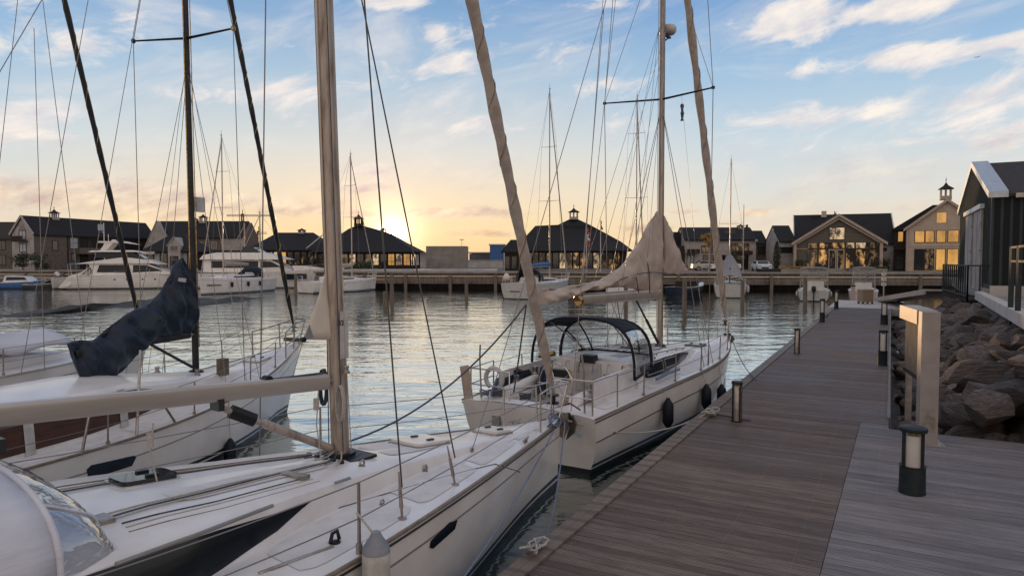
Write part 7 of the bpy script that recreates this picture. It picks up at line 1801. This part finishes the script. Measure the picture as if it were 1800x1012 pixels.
x_ = s5_.xs+.8; pf = s5_.W(*s5_.hull_pt(x_, .9, -1, .16)); fender(pf, .15, .7, 'fender_white', 'white fender on the right quarter of the grey covered sloop', 'fender_white')
# locker on the landing stage, cart
p = deck_pt(1521, 534); t = thing('locker', 'brown wooden locker standing on the landing stage below the canopy boat', 'locker', p, R(8)); MB().box(-.42, -.3, .14, .42, .3, 1.0).build('box', 'teak', t); MB().box(-.46, -.34, 1.0, .46, .34, 1.08).build('lid', 'timber_pale', t)
for i in (-1, 1):
    for j in (-1, 1): MB().box(i*.36-.05, j*.25-.05, 0, i*.36+.05, j*.25+.05, .14).build('leg', 'timber_dark', t)
p = deck_pt(1499, 528); t = thing('water_post', 'slim pale service post with small lamp left of the brown locker', 'service post', p); MB().box(-.12, -.12, 0, .12, .12, 1.1).build('body', 'timber_pale', t); MB().box(-.14, -.14, 1.1, .14, .14, 1.2).build('cap', 'paint_dark', t)
p = deck_pt(1553, 530); t = thing('navigation_post', 'thin grey post with stacked signs behind the dark bollard light on the landing stage', 'post', p); MB().tube([(0, 0, 0), (0, 0, 2.4)], .05, 8).build('pole', 'steel_dull', t)
for k in range(3): MB().box(-.16, -.05, 1.2+k*.38, .16, .05, 1.45+k*.38).build('sign_plate', 'grime_white', t)
# gangway from the landing stage up to the shed
ga = P(1556, 525, .75); gb_ = P(1652, 510, 2.1); t = thing('gangway', 'pale sloping gangway from the landing stage up to the shed landing', 'gangway', ga)
v = gb_-ga; nn = Vector((-v.y, v.x, 0)).normalized()
MB().beam((0, 0, 0), v, 1.5, .10).build('walkway', 'concrete_pale', t)
for sd in (-1, 1): MB().beam(nn*sd*.72+Vector((0, 0, -.12)), v+nn*sd*.72+Vector((0, 0, -.12)), .10, .26).build('side_girder', 'timber_pale', t)
# shed landing balustrade
def balustrade(name, label, pts, hgt, every, m='paint_dark', r=.03, rails=(1., .1), posts=.07, zb=None):
    t = thing(name, label, 'railing', pts[0])
    o = Vector(pts[0]); bars = MB()
    for a, b_ in zip(pts[:-1], pts[1:]):
        a = Vector(a)-o; b_ = Vector(b_)-o; L_ = (b_-a).length; n = max(1, int(L_/every))
        for f in rails: MB().beam(a+Vector((0, 0, hgt*f)), b_+Vector((0, 0, hgt*f)), .05, .06).build('rail', m, t)
        for i in range(n+1):
            p = a.lerp(b_, i/n); MB().box(p.x-posts/2, p.y-posts/2, p.z-.1, p.x+posts/2, p.y+posts/2, p.z+hgt+.02).build('post', m, t)
    return t
Bz = 2.05
lc = [P(1657, 513, Bz), P(1700, 526, Bz)]
near = lc[1]; far = lc[0]; nr = near+(c0-c1).normalized().cross(Vector((0, 0, 1)))*0
endp = Vector((near.x+1.25, near.y+.25, Bz))
balustrade('balustrade', 'black slatted balustrade round the landing in front of the green shed', [far, near, endp], 1.48, .62, posts=.05)
ld = thing('landing', 'dark timber landing on posts before the green shed doors', 'landing', near); v = far-near; w_ = Vector((2.6, -.9, 0))
MB().prism([(0, 0, -.12), tuple(v+Vector((0, 0, -.12))), tuple(v+w_+Vector((0, 0, -.12))), tuple(w_+Vector((0, 0, -.12)))], (0, 0, .1)).build('deck', 'timber_dark', ld)
MB().prism([(0, 0, -1.4), tuple(v+Vector((0, 0, -1.4))), tuple(v+w_*.5+Vector((0, 0, -1.4))), tuple(w_*.5+Vector((0, 0, -1.4)))], (0, 0, 1.25)).build('skirt', 'paint_dark', ld)
# near railing on the upper pavement
r0 = P(1776, 552, 2.2); r1 = r0-wd*1.55; r2 = r1-wd*2.4
t = thing('railing', 'tall black metal railing on the upper pavement at the right picture edge', 'railing', r0)
for a, b_ in ((r0, r1), (r1, r2)):
    for zz in (1.95, 1.55): MB().beam(a-r0+Vector((0, 0, zz)), b_-r0+Vector((0, 0, zz)), .06, .06).build('rail', 'paint_dark', t)
for a in (r0, r1, r2): MB().box(a.x-r0.x-.05, a.y-r0.y-.05, -.5, a.x-r0.x+.05, a.y-r0.y+.05, 1.98).build('post', 'paint_dark', t)
# bird high at the right
bp = Q(1718, 101, 60); o = MB().tube([(-.25, 0, 0), (0, 0, .02), (.22, 0, 0)], [.01, .07, .02], 6)
bird_k = .45
for sd in (-1, 1): o.prism([(-.08, 0, .02), (.1, 0, .02), (.0, sd*.35, .14), (-.12, sd*.62, .05)], (0, 0, .012))
o.xf(Matrix.Scale(bird_k, 4)); o = o.build('seabird', 'paint_dark', loc=bp, rz=.6); tag(o, 'tiny dark seabird gliding high in the sky at right', 'bird')
